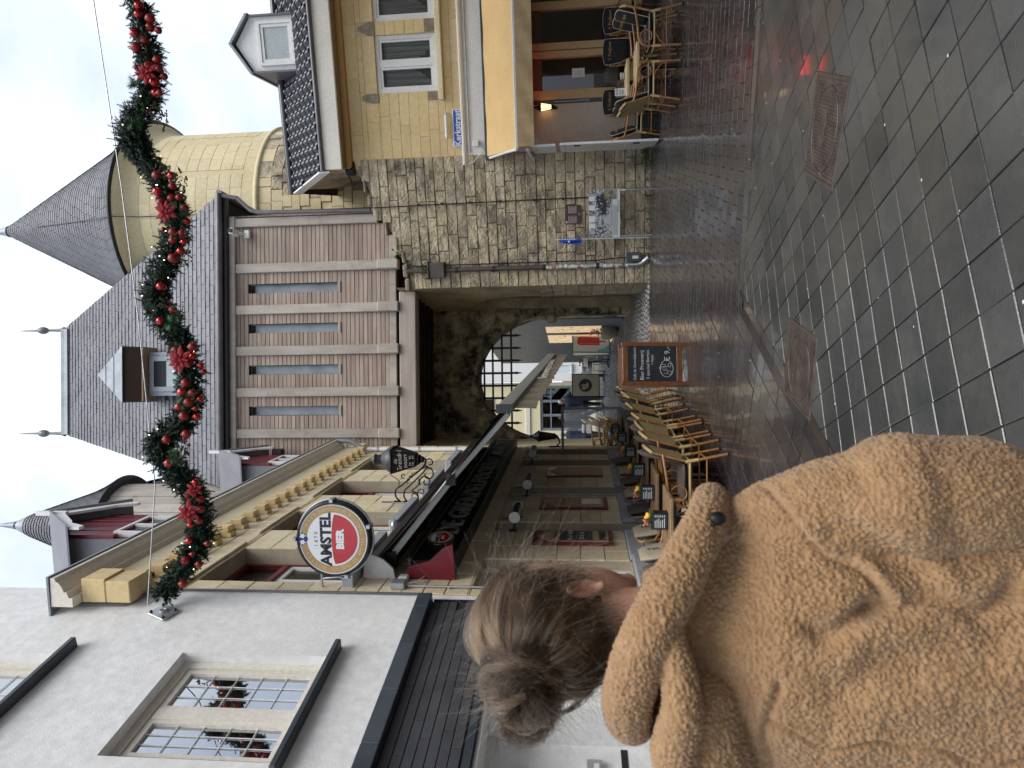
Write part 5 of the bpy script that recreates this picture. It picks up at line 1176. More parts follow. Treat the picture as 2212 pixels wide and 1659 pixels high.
# ================================================================ the houses across the street, where the garland ends
OH=thing('street_house','tall plain brick house across the street where the far end of the garland is tied','house',(6.3,9.0,0),R(-90))
ow=[(1.2+i*2.6,2.5+i*2.6,z,z+1.6) for i in range(6) for z in (1.0,4.2,7.0)]
part('wall',wallmb(0,19,-.1,9.5,ow,0,.35),mat('red brown brickwork',(.20,.12,.085),.8,(.28,.17,.12),5,bump=.4),OH); part('side_wall',MB().box(0,.35,.351,7,-.1,9.5),'mortar',OH); part('cornice',MB().bbox(-.05,19,-.25,.0-.001,9.2,9.55,.03),'cream',OH); part('roof',MB().prismx([(-.2,9.56),(7,9.56),(3.2,12.2)],0,19),'slatejoint',OH); part('interior',MB().box(.4,18.9,.36,.38,0,9.1),'inside',OH)
for a,b,c,d in ow:
    f=part('window',framebox(MB(),a+.003,b-.003,c+.003,d-.003,.08,.05,.13),'white',OH); part('pane',MB().quad((a+.08,.09,c+.08),(b-.08,.09,c+.08),(b-.08,.09,d-.08),(a+.08,.09,d-.08)),'glass',f)
# ================================================================ signs and fittings on the cafe
def ringtext(s,r,a_mid,size,m,par,y,span,flip=False,ext=.0006):
    n=len(s)
    for i,ch in enumerate(s):
        if ch==' ': continue
        f=(i-(n-1)/2)/max(1,n-1)*span
        a=a_mid-f if not flip else a_mid+f
        p=(r*cos(a),y,r*sin(a)); rot=(pi/2,0,0)
        o=text(ch,size,m,par,p,ext=ext); o.rotation_euler=Matrix.Rotation(pi/2-a if not flip else -pi/2-a,3,'Y').to_euler() if False else (Matrix.Rotation(-(a-pi/2) if not flip else -(a+pi/2),3,'Y')@Matrix.Rotation(pi/2,3,'X')).to_euler()
PL['gold']=mat('sign gold',(.38,.24,.09),.35,(.46,.31,.13),2.5); PL['paleprint']=mat('sign pale print',(.62,.52,.36),.4); PL['signred']=mat('sign red',(.50,.008,.016),.25,(.40,.004,.01),3,coat=.6); PL['signwhite']=mat('sign white',(.72,.74,.76),.25,coat=.5); PL['signblue']=mat('sign blue',(.012,.03,.22),.3); PL['signblack']=mat('sign black',(.008,.008,.010),.3)
def beer_sign(par,Rr,txt=True):
    part('rim',MB().lathe([(Rr*.93,-.075),(Rr*.985,-.085),(Rr,-.06),(Rr,.06),(Rr*.985,.085),(Rr*.93,.075)],48).xf(Matrix.Rotation(pi/2,4,'X')),'signblack',par)
    part('gold_ring',MB().disc((0,-.070,0),Rr*.935,64,'y',Rr*.66),'gold',par); part('pale_edge',MB().disc((0,-.0715,0),Rr*.94,64,'y',Rr*.905).disc((0,-.0715,0),Rr*.715,64,'y',Rr*.69),'signwhite',par)
    part('white_face',MB().disc((0,-.0725,0),Rr*.695,64),'signwhite',par)
    # red lower field with a gently curved top
    pts=[]; rr=Rr*.665
    a0,a1=R(184),R(356)
    pts=[(rr*cos(a0+(a1-a0)*k/40),rr*sin(a0+(a1-a0)*k/40)) for k in range(41)]
    xs=[rr*.99*(1-2*k/16) for k in range(1,16)]; pts+=[(x,-.05*rr+.075*Rr*(1-(x/rr)**2)) for x in xs]
    part('red_field',MB().add([(x,-.0740,z) for x,z in pts],[tuple(range(len(pts)))]),'signred',par)
    if Rr>.3: part('back_face',MB().disc((0,0,0),Rr*.93,48).xf(Matrix.Translation((0,.07,0))@Matrix.Rotation(pi,4,'Z')),'signwhite',par)
    text('AMSTEL',Rr*.40,'signblack',par,(0,-.0738,Rr*.185),ext=.0008,sx=1.0,offset=.006 if txt else .002); text('BIER',Rr*.27,'signwhite',par,(0,-.0755,-Rr*.20),ext=.0008,offset=.006 if txt else .002)
    if txt:
        text('1870',Rr*.13,'signblack',par,(0,-.0738,Rr*.46),ext=.0006,space=1.7)
        ringtext('VOLGENS DE AMSTEL TRADITIE GEBROUWEN',Rr*.805,R(-80),Rr*.125,'paleprint',par,-.0722,R(205),True)
        ringtext('AMSTEL',Rr*.805,R(140),Rr*.125,'paleprint',par,-.0722,R(44)); ringtext('BIEREN',Rr*.805,R(40),Rr*.125,'paleprint',par,-.0722,R(44))
        sh=part('shield',MB().add([(x*Rr,-.0745,z*Rr) for x,z in ((-.17,.93),(.17,.93),(.16,.80),(0,.68),(-.16,.80))],[(4,3,2,1,0)]),'signblue',par)
        sb=MB()
        for sg in (-1,1):
            sb.add([(sg*x*Rr,-.076,z*Rr) for x,z in ((.03,.86),(.07,.92),(.10,.88),(.16,.90),(.13,.84),(.16,.78),(.11,.80),(.09,.72),(.06,.79),(.02,.80))],[tuple(range(10))] if sg<0 else [tuple(range(9,-1,-1))])
        part('shield_beasts',sb,'signwhite',sh)
BS=thing('beer_sign','big round beer sign with gold ring, half white and half red, on steel brackets','sign',onface('K',.12,.545,4.115),R(-3)); beer_sign(BS,.385)
part('frame_ring',MB().tube([(.40*cos(2*pi*k/48),.0,.40*sin(2*pi*k/48)) for k in range(48)],.012,6,True),'steel',BS)
for a in (90,0,-70,200): part('clamp',MB().cbox(.40*cos(R(a)),-.05,.40*sin(R(a)),.035,.12,.035),'steel',BS)
for z in (.16,-.16): part('bracket',MB().tube([(-.36,0,z),(-.46,0,z),(-.545,.02,z)],.013,8).box(-.575,-.565,-.06,.06,z-.05,z+.05),'steel',BS)
part('bracket_bow',MB().tube([(-.46,0,.16),(-.43,0,.14),(-.415,0,0),(-.43,0,-.14),(-.46,0,-.16)],.009,6),'steel',BS)
sb2=thing('small_beer_sign','small round beer plate with gold rim on the black fascia under the awning','sign',onface('K',.83,.26,3.17),R(84.8-12)); beer_sign(sb2,.15,False)
st_=thing('window_sticker','oval white beer sticker on the first cafe window','sticker',onface('K',.62,-.148,2.45),R(84.8)); part('oval',MB().add([(.16*cos(2*pi*k/28),0,.24*sin(2*pi*k/28)) for k in range(28)],[tuple(range(28))]),'signwhite',st_); part('red_print',MB().box(-.09,.09,-.004,-.001,-.14,-.02),'signred',st_); text('AMSTEL',.075,'signblack',st_,(0,-.003,.06),ext=.0005)
# wrought-iron bracket with lantern sign
LS=thing('lantern_sign','black lantern with painted white lettering on a scrolled wrought iron bracket','lantern',onface('K',3.42,0,0),R(-5.2))
# local x points out from the wall towards the street
iron='black'
def sp(pts,r=.011,nm='scroll',n=6): part(nm,MB().tube(pts,r,n),iron,LS)
def spiral(cx,cz,r0,r1,a0,a1,n=26): return [(cx+(r0+(r1-r0)*k/n)*cos(a0+(a1-a0)*k/n),0,cz+(r0+(r1-r0)*k/n)*sin(a0+(a1-a0)*k/n)) for k in range(n+1)]
part('wall_bar',MB().box(.005,.03,-.016,.016,3.78,4.62),iron,LS)
for z in (3.90,4.05,4.25,4.40): part('wall_curl',MB().tube([(p[0],p[2],p[1]) for p in [(.03+.0*k,z+.035*sin(k*.7),.045*cos(k*.7)*(1-k*.03)) for k in range(12)]],.010,6),iron,LS)
def wav(pts,n=30):
    P=[Vector((x,0,z)) for x,z in pts]; out=[]
    m=len(P)
    for i in range(m-1):
        p0,p1,p2,p3=P[max(i-1,0)],P[i],P[i+1],P[min(i+2,m-1)]
        for k in range(n//(m-1)+1):
            t=k/(n//(m-1)+1); out.append(.5*((2*p1)+(-p0+p2)*t+(2*p0-5*p1+4*p2-p3)*t*t+(-p0+3*p1-3*p2+p3)*t**3))
    out.append(P[-1]); return out
sp(wav([(.03,4.33),(.11,4.40),(.22,4.39),(.30,4.28),(.40,4.17),(.48,4.06),(.56,3.97),(.64,3.92),(.70,3.93)]),.013,'main_arm')
sp(wav([(.03,4.22),(.10,4.27),(.20,4.26),(.27,4.19),(.38,4.07),(.50,3.95),(.58,3.89)]),.012,'lower_arm')
sp(spiral(.63,3.86,.09,.025,R(200),R(-200)),.010); sp(spiral(.70,4.02,.05,.015,R(-90),R(200)),.009)
sp(wav([(.03,4.08),(.10,4.05),(.17,4.08),(.20,4.15),(.24,4.10),(.30,4.04),(.38,4.03)]),.010); sp(spiral(.11,4.12,.055,.015,R(-90),R(250)),.008); sp(spiral(.18,4.00,.06,.015,R(110),R(-240)),.008); sp(spiral(.34,3.93,.10,.02,R(120),R(-330)),.010); sp(spiral(.45,3.90,.13,.03,R(60),R(-290)),.010); sp(spiral(.43,4.27,.045,.012,R(200),R(-90)),.008)
sp(wav([(.24,4.36),(.34,4.34),(.40,4.40),(.44,4.47)]),.006,'wire')
sp(wav([(.30,4.22),(.33,4.20),(.34,4.24),(.37,4.17),(.38,4.22),(.41,4.13),(.42,4.19),(.45,4.10),(.46,4.15),(.50,4.05)]),.005,'filigree')
lx,zb,zt=.68,4.045,4.42
def ring4(z,h): return [(lx-h,-h,z),(lx+h,-h,z),(lx+h,h,z),(lx-h,h,z)]
m_=MB(); a,b=ring4(zb+.03,.075),ring4(zt-.02,.165); m_.add(a+b,[(i,(i+1)%4,4+(i+1)%4,4+i) for i in range(4)]); body=part('panes',m_,mat('lantern brown pane',(.035,.014,.008),.3,(.02,.01,.008),6),LS)
fr=MB()
for i in range(4): fr.tube([ring4(zb+.02,.08)[i],ring4(zt-.01,.172)[i]],.014,4)
for z,h in ((zb+.02,.082),(zt-.01,.178)): 
    q=ring4(z,h); fr.tube(q,.016,4,True)
part('frame',fr,iron,LS); part('foot',MB().bbox(lx-.07,lx+.07,-.07,.07,zb-.04,zb+.02,.015).bbox(lx-.04,lx+.04,-.04,.04,zb-.10,zb-.041,.01),iron,LS)
part('hood',MB().lathe([(.205,zt-.015),(.205,zt+.01),(.185,zt+.06),(.14,zt+.12),(.10,zt+.15),(.10,zt+.155)],20,(lx,0,0)),'plinthdark',LS); part('chimney',MB().lathe([(.075,zt+.15),(.075,zt+.26),(.09,zt+.265),(.09,zt+.275),(0,zt+.36)],14,(lx,0,0)),'plinthdark',LS)
tilt=math.atan2(.09,.345)
for i,(s,z,sz) in enumerate((('de',4.345,.085),('Grendel',4.285,.10),('poort',4.205,.09))):
    h=.075+(z-zb-.03)/(zt-zb-.05)*.09
    text(s,sz,'signwhite',body,(lx,-h-.004,z),rot=(pi/2+tilt,0,0),ext=.0008,shear=.1)
sc1=MB()
for sgn in (-1,1):
    for k in range(2):
        z=4.135-k*.04; h=.075+(z-zb-.03)/(zt-zb-.05)*.09; sc1.tube([(lx+sgn*(.02+.025*k2/10*2+.012*sin(k2)),-h-.004,z+.015*cos(k2*.9)) for k2 in range(11)],.003,4)
part('painted_scroll',sc1,'signwhite',body)
# two uplighters and three heaters
for k,(s,z,lab) in enumerate(((1.87,3.86,'black uplighter lamp with silver bowl on the wall nearest the round beer sign'),(5.75,3.90,'black uplighter lamp with silver bowl on the wall beyond the lantern sign'))):
    t=thing('uplighter',lab,'lamp',onface('K',s,.02,z-.02),R(84.8),'uplighters above the awning'); part('arm',MB().tube([(0,0,-.08),(0,-.12,-.08),(0,-.12,-.02)],.022,8).cbox(0,-.01,-.08,.09,.02,.09),'darkmetal',t); part('body',MB().lathe([(0,-.02),(.05,-.02),(.05,.09),(.03,.10)],12,(0,-.12,0)),'black',t); part('bowl',MB().lathe([(.03,.095),(.06,.13),(.085,.17),(.08,.17),(.04,.12)],16,(0,-.12,0)),'steel',t)
for k,(s,z,lab) in enumerate(((2.1,2.44,'white ended infrared heater on the wall above the chalk menu'),(3.84,2.41,'white ended infrared heater on the wall above the second cafe door'),(6.25,2.5,'white ended infrared heater far along the cafe wall by the end lantern'))):
    t=thing('wall_heater',lab,'heater',onface('K',s,.26,z),R(84.8),'heaters on the cafe wall'); part('housing',MB().tube([(-.24,0,0),(.24,0,0)],.065,10),'alu',t); part('end_cap',MB().tube([(-.262,0,0),(-.242,0,0)],.072,12),'white',t); part('end_cap',MB().tube([(.242,0,0),(.262,0,0)],.072,12),'white',t); part('element_slot',MB().box(-.22,.22,-.069,-.05,-.04,.02),'black',t); part('arm',MB().tube([(0,.05,0),(0,.20,.03),(0,.26,.05)],.014,6).cbox(0,.245,.05,.08,.02,.1),'darkmetal',t); part('cable',MB().tube([(.1,.05,.02),(.3,.1,.1),(.45,.2,-.05),(.5,.24,.25)],.006,5),'black',t)
# menu boards on the piers
tanb=mat('menu board tan',(.40,.27,.17),.55,(.44,.31,.20),3); navy=mat('chalk navy',(.012,.022,.030),.5,(.02,.03,.035),7); PL['chalk']=mat('chalk lines',(.72,.72,.70),.8)
def menu(label,s0,s1,z0,z1,style):
    t=thing('menu_board',label,'menu board',onface('K',(s0+s1)/2,.02,0),R(84.8)); w=s1-s0
    part('backing',MB().bbox(-w/2,w/2,-.03,0,z0,z1,.006),'red',t)
    i=.06; po=[(-w/2+i,z0+i),(w/2-i,z0+i),(w/2-i,z1-.22),(w/2-i-.04,z1-.17),(.1,z1-.12),(0,z1-.05),(-.1,z1-.12),(-w/2+i+.04,z1-.17),(-w/2+i,z1-.22)]
    p=part('shaped_panel',MB().prism(po,-.040,-.031),tanb,t)
    if style==0:
        c=part('chalk_field',MB().box(-w/2+.09,w/2-.09,-.045,-.041,z0+.25,z1-.33),navy,p); part('chalk_field',MB().box(-w/2+.09,w/2-.09,-.045,-.041,z0+.09,z0+.17),navy,p)
        text('Tapwijn',.10,'signblack',p,(0,-.042,z1-.27),ext=.0005)
        for s,z in (('15 cl  4.50',z1-.46),('25 cl  6.-',z1-.60)): text(s,.09,'chalk',c,(0,-.0465,z),ext=.0005)
    elif style==1:
        for s,z in (('brasserie',z1-.34),('restaurant',z1-.44),('dagelijks',z1-.60),('geopend',z1-.72)): text(s,.085,'signblack',p,(0,-.042,z),ext=.0005)
        part('menu_sheet',MB().box(-.13,.13,-.047,-.041,z0+.10,z0+.38),'signwhite',p)
menu('tall menu board with a dark chalk field on the first pale stone pier',1.50,2.02,1.22,2.20,0); menu('tall lettered tan board with a white sheet on the second cafe pier',3.06,3.68,1.22,2.20,1); menu('plain tan shaped board in red frame on the third cafe pier',5.10,5.80,1.22,2.20,2)
carriage_lamp('black carriage lantern on the far corner of the cafe by the glass screen',onface('K',8.0,.02,2.2),R(84.8),False,.6)
# security camera and floodlights on the gatehouse
cc=thing('security_camera','white security camera on the top corner of the timber boards','camera',onface('G',1.20,.0,9.28),R(.6)); part('base',MB().bbox(-.09,.09,-.06,.0,-.22,-.08,.02),'white',cc); part('arm',MB().tube([(0,-.05,-.1),(0,-.18,-.05)],.025,8),'white',cc); part('housing',MB().bbox(-.07,.07,-.42,-.08,-.02,.10,.03),'white',cc); part('lens',MB().tube([(0,-.46,.04),(0,-.421,.04)],.05,12),'black',cc)
fl_=thing('floodlight','black floodlight on the boards above the far end of the cafe cornice','floodlight',onface('G',-3.85,.0,8.35),R(.6)); part('head',MB().bbox(-.16,.16,-.26,-.10,-.12,.14,.03),'black',fl_); part('bracket',MB().tube([(0,0,0),(0,-.12,0)],.03,8),'black',fl_)
f2=thing('floodlight','small black floodlight fixed under the eaves of the golden restaurant','floodlight',onface('T',-.10,-.2,6.5),R(20)); part('head',MB().bbox(-.16,.16,-.30,-.12,-.25,-.05,.02),'black',f2); part('bracket',MB().tube([(0,.3,.0),(0,-.2,-.02),(0,-.2,-.1)],.015,6),'black',f2)

# ================================================================ terrace furniture
PL['cane']=mat('honey cane',(.30,.125,.035),.32,(.40,.19,.06),5,rnd=.12,stretch=(3,3,3),spec=.5,coat=.25); PL['bamboo']=mat('pale wound cane',(.50,.34,.15),.4,(.58,.42,.20),9,rnd=.1)
wv,wN,wL,wb=nodes('rattan weave'); g=wN.new('ShaderNodeTexCoord'); w1=wN.new('ShaderNodeTexWave'); w1.inputs['Scale'].default_value=38; w1.bands_direction='X'; w2=wN.new('ShaderNodeTexWave'); w2.inputs['Scale'].default_value=38; w2.bands_direction='Z'
wL.new(g.outputs['Object'],w1.inputs['Vector']); wL.new(g.outputs['Object'],w2.inputs['Vector']); mm_=wN.new('ShaderNodeMath'); mm_.operation='MULTIPLY'; wL.new(w1.outputs['Fac'],mm_.inputs[0]); wL.new(w2.outputs['Fac'],mm_.inputs[1]); cr_=wN.new('ShaderNodeValToRGB'); cr_.color_ramp.elements[0].color=(.20,.145,.06,1); cr_.color_ramp.elements[1].color=(.50,.40,.20,1); cr_.color_ramp.elements[1].position=.5; wL.new(mm_.outputs[0],cr_.inputs['Fac']); wL.new(cr_.outputs['Color'],wb.inputs['Base Color']); bpw=wN.new('ShaderNodeBump'); bpw.inputs['Strength'].default_value=.8; bpw.inputs['Distance'].default_value=.004; wL.new(mm_.outputs[0],bpw.inputs['Height']); wL.new(bpw.outputs['Normal'],wb.inputs['Normal']); wb.inputs['Roughness'].default_value=.55; PL['weave']=wv
PL['cushtaupe']=mat('taupe cushion',(.115,.085,.075),.85,(.14,.105,.095),8); PL['cushbeige']=mat('beige cushion',(.40,.335,.24),.85,(.45,.385,.29),8); PL['cushblack']=mat('black cushion',(.010,.010,.012),.8,(.016,.016,.018),8); PL['piping']=mat('cream piping',(.55,.50,.40),.7); PL['goldthread']=mat('gold thread',(.50,.31,.12),.6)
PL['oak']=mat('weathered table oak',(.20,.12,.06),.5,(.32,.21,.11),2.,stretch=(3,18,10),bump=.3,bscale=20); PL['pine']=mat('pale table pine',(.58,.45,.22),.4,(.64,.51,.28),2.,stretch=(3,14,10))
def cushion(mb,pts_fn,nx,nz,th):
    """pillow: front and back sheets bulged apart, pts_fn(u,v)->(centre point, normal)"""
    fr,bk=[],[]
    for j in range(nz+1):
        for i in range(nx+1):
            u,v=i/nx,j/nz; p,n=pts_fn(u,v); e=(max(0,1-(2*u-1)**6)*max(0,1-(2*v-1)**6))**.5; fr.append(p+n*(th*.5*e+.002)); bk.append(p-n*(th*.5*e+.002))
    k=nx+1; N_=len(fr); fs=[]
    for j in range(nz):
        for i in range(nx): a=j*k+i; fs.append((a,a+1,a+k+1,a+k)); fs.append((N_+a,N_+a+k,N_+a+k+1,N_+a+1))
    edge=[i for i in range(k)]+[j*k+nx for j in range(1,nz+1)]+[nz*k+i for i in range(nx-1,-1,-1)]+[j*k for j in range(nz-1,0,-1)]
    for a,b in zip(edge,edge[1:]+edge[:1]): fs.append((b,a,N_+a,N_+b))
    mb.add(fr+bk,fs,True); return [ (fr[e]+bk[e])/2 for e in edge]
def chair_base(t,tall=.88,cane='cane',w=.25,seatw='weave'):
    for s in (-1,1):
        part('front_leg',MB().tube([(s*(w-.01),-.27,0),(s*w,-.27,.44)],.0165,8),cane,t); part('rear_leg',MB().tube([(s*(w-.01),.30,0),(s*w,.24,.30),(s*w,.215,.45)],.0165,8),cane,t)
        part('leg_cap',MB().tube([(s*(w-.01),-.27,0),(s*(w-.01),-.27,.02)],.019,8).tube([(s*(w-.01),.30,0),(s*(w-.01),.298,.02)],.019,8),'black',t,kind='stuff')
        part('back_post',MB().tube([(s*w,.215,.45),(s*w,.27,.66),(s*(w-.005),.315,tall-.06)],.0165,8),cane,t)
        part('arm',MB().tube([(s*w,.295,tall-.17),(s*(w+.03),.20,.70),(s*(w+.045),.02,.675),(s*(w+.045),-.16,.66),(s*(w+.035),-.245,.61),(s*(w+.012),-.272,.53),(s*w,-.27,.43)],.0165,8),cane,t)
        part('arm_loop',MB().tube([(s*(w+.02),-.13+.085*cos(2*pi*k/18),.545+.085*sin(2*pi*k/18)) for k in range(18)],.010,6,True),cane,t)
        part('leg_wrap',MB().tube([(s*w,-.27,.33),(s*w,-.27,.46)],.0205,8),'bamboo',t); part('leg_wrap',MB().tube([(s*w,.236,.33),(s*w,.212,.47)],.0205,8),'bamboo',t)
        part('side_rail',MB().tube([(s*w,-.27,.42),(s*w,.22,.42)],.014,8),'bamboo',t); part('stretcher',MB().tube([(s*(w-.005),-.27,.24),(s*(w-.005),.255,.24)],.009,6),cane,t)
        part('corner_brace',MB().tube([(s*w,-.27,.25),(s*w,-.20,.34),(s*w,-.08,.41)],.008,6),cane,t)
    part('front_rail',MB().tube([(-w,-.27,.42),(w,-.27,.42)],.016,8),'bamboo',t); part('back_rail',MB().tube([(-w,.22,.42),(w,.22,.42)],.014,8),'bamboo',t)
    part('front_stretcher',MB().tube([(-w,-.27,.25),(0,-.275,.37),(w,-.27,.25)],.009,6),cane,t); part('rear_stretcher',MB().tube([(-w,.255,.25),(w,.255,.25)],.010,6),cane,t)
    m=MB()
    for i in range(6):
        for j in range(6):
            def q(a,b): x=-w+.01+(2*w-.02)*a/6; y=-.26+.47*b/6; return (x,y,.435-.012*(1-(2*a/6-1)**2)*(1-(2*b/6-1)**2))
            m.add([q(i,j),q(i+1,j),q(i+1,j+1),q(i,j+1)],[(0,1,2,3)],True)
    part('seat',m,seatw,t)
    m=MB()
    for i in range(8):
        for j in range(5):
            def q(a,b):
                x=-w+.01+(2*w-.02)*a/8; z=.50+(tall-.10-.50+.07*(1-(2*a/8-1)**2))*b/5; y=.225+.10*(z-.45)/.42+.05*(1-(2*a/8-1)**2); return (x,y,z)
            m.add([q(i,j),q(i+1,j),q(i+1,j+1),q(i,j+1)],[(0,1,2,3)],True)
    part('backrest',m,seatw,t)
    part('top_rail',MB().tube([(w*(2*k/14-1),.31+.05*(1-(2*k/14-1)**2),tall-.06+.075*(1-(2*k/14-1)**2)) for k in range(15)],.020,8),'bamboo',t)
def place(proto,label,x,y,rz,z=None):
    c=proto if proto.get('used') is None else copytree(proto)
    proto['used']=1
    if 'used' in c: del c['used']
    if c is proto: proto['used']=1
    c.location=(x,y,gz(y) if z is None else z); c.rotation_euler=(0,0,rz); c['label']=label
    return c
# chairs: front faces -y before rotation
rowc=thing('cane_chair','x','chair',(0,0,0),0,'cane chairs on the street side of the cafe terrace'); chair_base(rowc)
_pc=MB(); cushion(_pc,lambda u,v:(Vector((-.21+.42*u,-.24+.42*v,.475)),Vector((0,0,1))),8,8,.06); part('seat_cushion',_pc,'cushtaupe',rowc)
_pc=MB(); cushion(_pc,lambda u,v:(Vector(((-.20+.40*u)*(1-.25*max(0,v-.6)),.215+.10*v-.02,.50+.42*v+.05*v*(1-(2*u-1)**2))),Vector((0,-.97,.25))),8,8,.06); part('back_cushion',_pc,'cushtaupe',rowc)
spots=[(-1.04,7.80,'street side cane chair nearest the camera, its woven back towards the street'),(-.98,8.30,'second street side cane chair, close behind the nearest one'),(-.90,8.93,'third street side cane chair, where a gap opens in the row'),(-.80,9.42,'fourth street side cane chair, at the near side of the gap'),(-.68,10.55,'fifth street side cane chair, on the near side of the chalk board'),(-.60,11.1,'sixth street side cane chair, just behind the chalk board'),(-.52,11.65,'seventh street side cane chair, second beyond the chalk board'),(-.40,12.35,'farthest street side cane chair, last before the glass screen')]
for i,(x,y,l) in enumerate(spots): place(rowc,l,x+rng.uniform(-.04,.04),y,R(-95+rng.uniform(-11,11)))
wallc=thing('wall_chair','x','chair',(0,0,0),0,'cane chairs with cushions along the cafe wall'); chair_base(wallc,.92)
_pc=MB(); cushion(_pc,lambda u,v:(Vector((-.21+.42*u,-.24+.42*v,.475)),Vector((0,0,1))),8,8,.06); part('seat_cushion',_pc,'cushbeige',wallc)
bc=MB(); cushion(bc,lambda u,v:(Vector(((-.215+.43*u)*(1-.55*max(0,v-.55)**1.5),.20+.10*v-.02,.50+.48*v)),Vector((0,-.97,.22))),10,10,.07); bco=part('back_cushion',bc,'cushbeige',wallc); text('JT',.085,'signblack',bco,(0,.201,.80),rot=(R(78),0,0),ext=.0008); text('HT',.045,'signblack',bco,(0,.209,.87),rot=(R(78),0,0),ext=.0008)
ws=[(.30,0,'taupe'),(.86,1,'beige'),(1.66,1,'beige'),(2.64,0,'taupe'),(3.50,1,'beige'),(4.28,0,'taupe'),(5.0,1,'beige'),(5.8,0,'taupe')]
near_=['under the first window','beside the tall chalk menu','in front of the first cafe door','between the two doors','under the lettered tan board','by the second cafe door','below the plain tan board','near the far heater']
for i,(s,bei,cn) in enumerate(ws):
    p=onface('K',s,.42,0); c=place(wallc,'wall side cane chair with %s back cushion %s'%(cn,near_[i]),p.x,p.y,R(84.8))
    for ch in c.children:
        if ch.name.startswith('back_cushion') or ch.name.startswith('seat_cushion'):
            ch.data=ch.data.copy(); ch.data.materials[0]=PL['cushbeige' if bei else 'cushtaupe']
tabp=thing('terrace_table','x','table',(0,0,0),0,'square oak tables of the cafe terrace')
for k in range(5): part('table_plank',MB().bbox(-.33,.33,-.30+.121*k,-.30+.121*k+.118,.72,.755,.006),'oak',tabp)
part('pedestal',MB().tube([(0,0,.03),(0,0,.72)],.03,8).tube([(-.05,0,.05),(-.05,0,.70)],.018,6).tube([(.05,0,.05),(.05,0,.70)],.018,6),'black',tabp)
for i in range(4): a=pi/4+i*pi/2; part('foot',MB().tube([(0,0,.10),(.15*cos(a),.15*sin(a),.06),(.27*cos(a),.27*sin(a),.012)],.02,6),'black',tabp)
part('apron',MB().box(-.25,.25,-.25,.25,.69,.718),'black',tabp)
boxp=thing('menu_box','x','box',(0,0,0),0,'black menu boxes with flowers on the terrace tables')
part('crate',MB().bbox(-.085,.085,-.05,.05,0,.165,.006),'black',boxp)
mt=part('menu_face',MB().box(-.077,.077,-.056,-.051,.01,.155),navy,boxp)
for k in range(6): part('menu_line',MB().box(-.062,.01+.010*((k*7)%3),-.0585,-.0565,.125-k*.018,.131-k*.018),'chalk',mt); part('price_line',MB().box(.043,.064,-.0585,-.0565,.125-k*.018,.131-k*.018),'chalk',mt)
m1=MB(); leafplant(m1,(0,0,.17),26,.04,.08,rlf); part('greenery',m1,'leaf',boxp); m1=MB(); [m1.ball((-.04+rlf.uniform(-.03,.03),rlf.uniform(-.03,.03),.19+rlf.uniform(0,.04)),.013,7,5) for _ in range(7)]; part('blooms',m1,mat('coral petals',(.6,.16,.12),.6),boxp); m1=MB(); m1.ball((.045,0,.19),(.036,.034,.028),12,8); m1.ball((.02,.01,.21),(.02,.018,.02),10,6); part('gourd',m1,mat('yellow gourd',(.72,.38,.02),.35,(.78,.48,.06),8),boxp)
tabs=[(-1.42,6.95,'nearest the camera'),(-1.34,8.15,'second from the camera'),(-1.22,9.3,'third from the camera'),(-1.12,10.8,'level with the chalk board'),(-1.02,12.3,'second from the glass screen'),(-.95,13.4,'nearest the glass screen')]
for x,y,l in tabs:
    place(tabp,'square oak plank table on the cafe terrace, '+l,x,y,R(-5)); place(boxp,'menu box with flowers and gourd on the table '+l,x+.06,y-.12,R(-8+rng.uniform(-6,6)),gz(y)+.7555)
# golden restaurant furniture
tch=thing('bamboo_chair','x','chair',(0,0,0),0,'black cushioned chairs of the golden restaurant'); chair_base(tch,.90)
_pc=MB(); ed=cushion(_pc,lambda u,v:(Vector((-.22+.44*u,-.26+.46*v,.475)),Vector((0,0,1))),8,8,.07); sc_c=part('seat_cushion',_pc,'cushblack',tch); part('cushion_piping',MB().tube([e+Vector((0,0,.02)) for e in ed],.006,5,True),'piping',sc_c)
bc=MB(); ed=cushion(bc,lambda u,v:(Vector(((-.20+.40*u)*(1+.22*v-.32*max(0,v-.8)),.19+.12*v-.02,.50+.46*v+.035*v*(1-(2*u-1)**2))),Vector((0,-.96,.26))),10,10,.08); bco=part('back_cushion',bc,'cushblack',tch); part('cushion_piping',MB().tube([e+Vector((0,-.022,0)) for e in ed],.006,5,True),'piping',bco); text("'t Trefpunt",.078,'goldthread',bco,(0,.214,.86),rot=(R(76),0,0),ext=.001,shear=.3)
TZ=R(-12)
def trp(s,off): p=onface('T',s,off,0); return p.x,p.y
for s,off,rz,l in ((1.00,.42,TZ,"black cushioned chair against the peach wall under the lit lantern"),(1.92,.42,TZ,"black cushioned chair against the middle tan window posts"),(2.48,.42,TZ,"black cushioned chair against the glass at the edge of view")):
    x,y=trp(s,off); place(tch,l,x,y,rz)
for x,y,rz,l in ((5.38,10.62,R(-100),'near bamboo chair facing left with its padded back towards the view edge'),(5.60,11.25,R(-98),'second padded chair behind the near one at the view edge'),(4.66,10.82,R(80),'near bamboo chair facing right, its arm towards the pale tables'),(4.80,11.4,R(80),'second padded chair facing right behind the near bamboo one'),(4.93,12.85,R(62),'lone black cushioned chair standing beside the white side screen')):
    place(tch,l,x,y,rz,0)
t2=thing('pine_table','x','table',(0,0,0),0,'pale pine tables of the golden restaurant')
for k in range(3): part('table_plank',MB().bbox(-.30,.30,-.30+.2*k,-.30+.2*k+.198,.695,.745,.006),'pine',t2)
part('pedestal',MB().tube([(0,0,.03),(0,0,.695)],.035,8),'black',t2)
for i in range(4): a=pi/4+i*pi/2; part('foot',MB().tube([(0,0,.08),(.28*cos(a),.28*sin(a),.012)],.022,6),'black',t2)
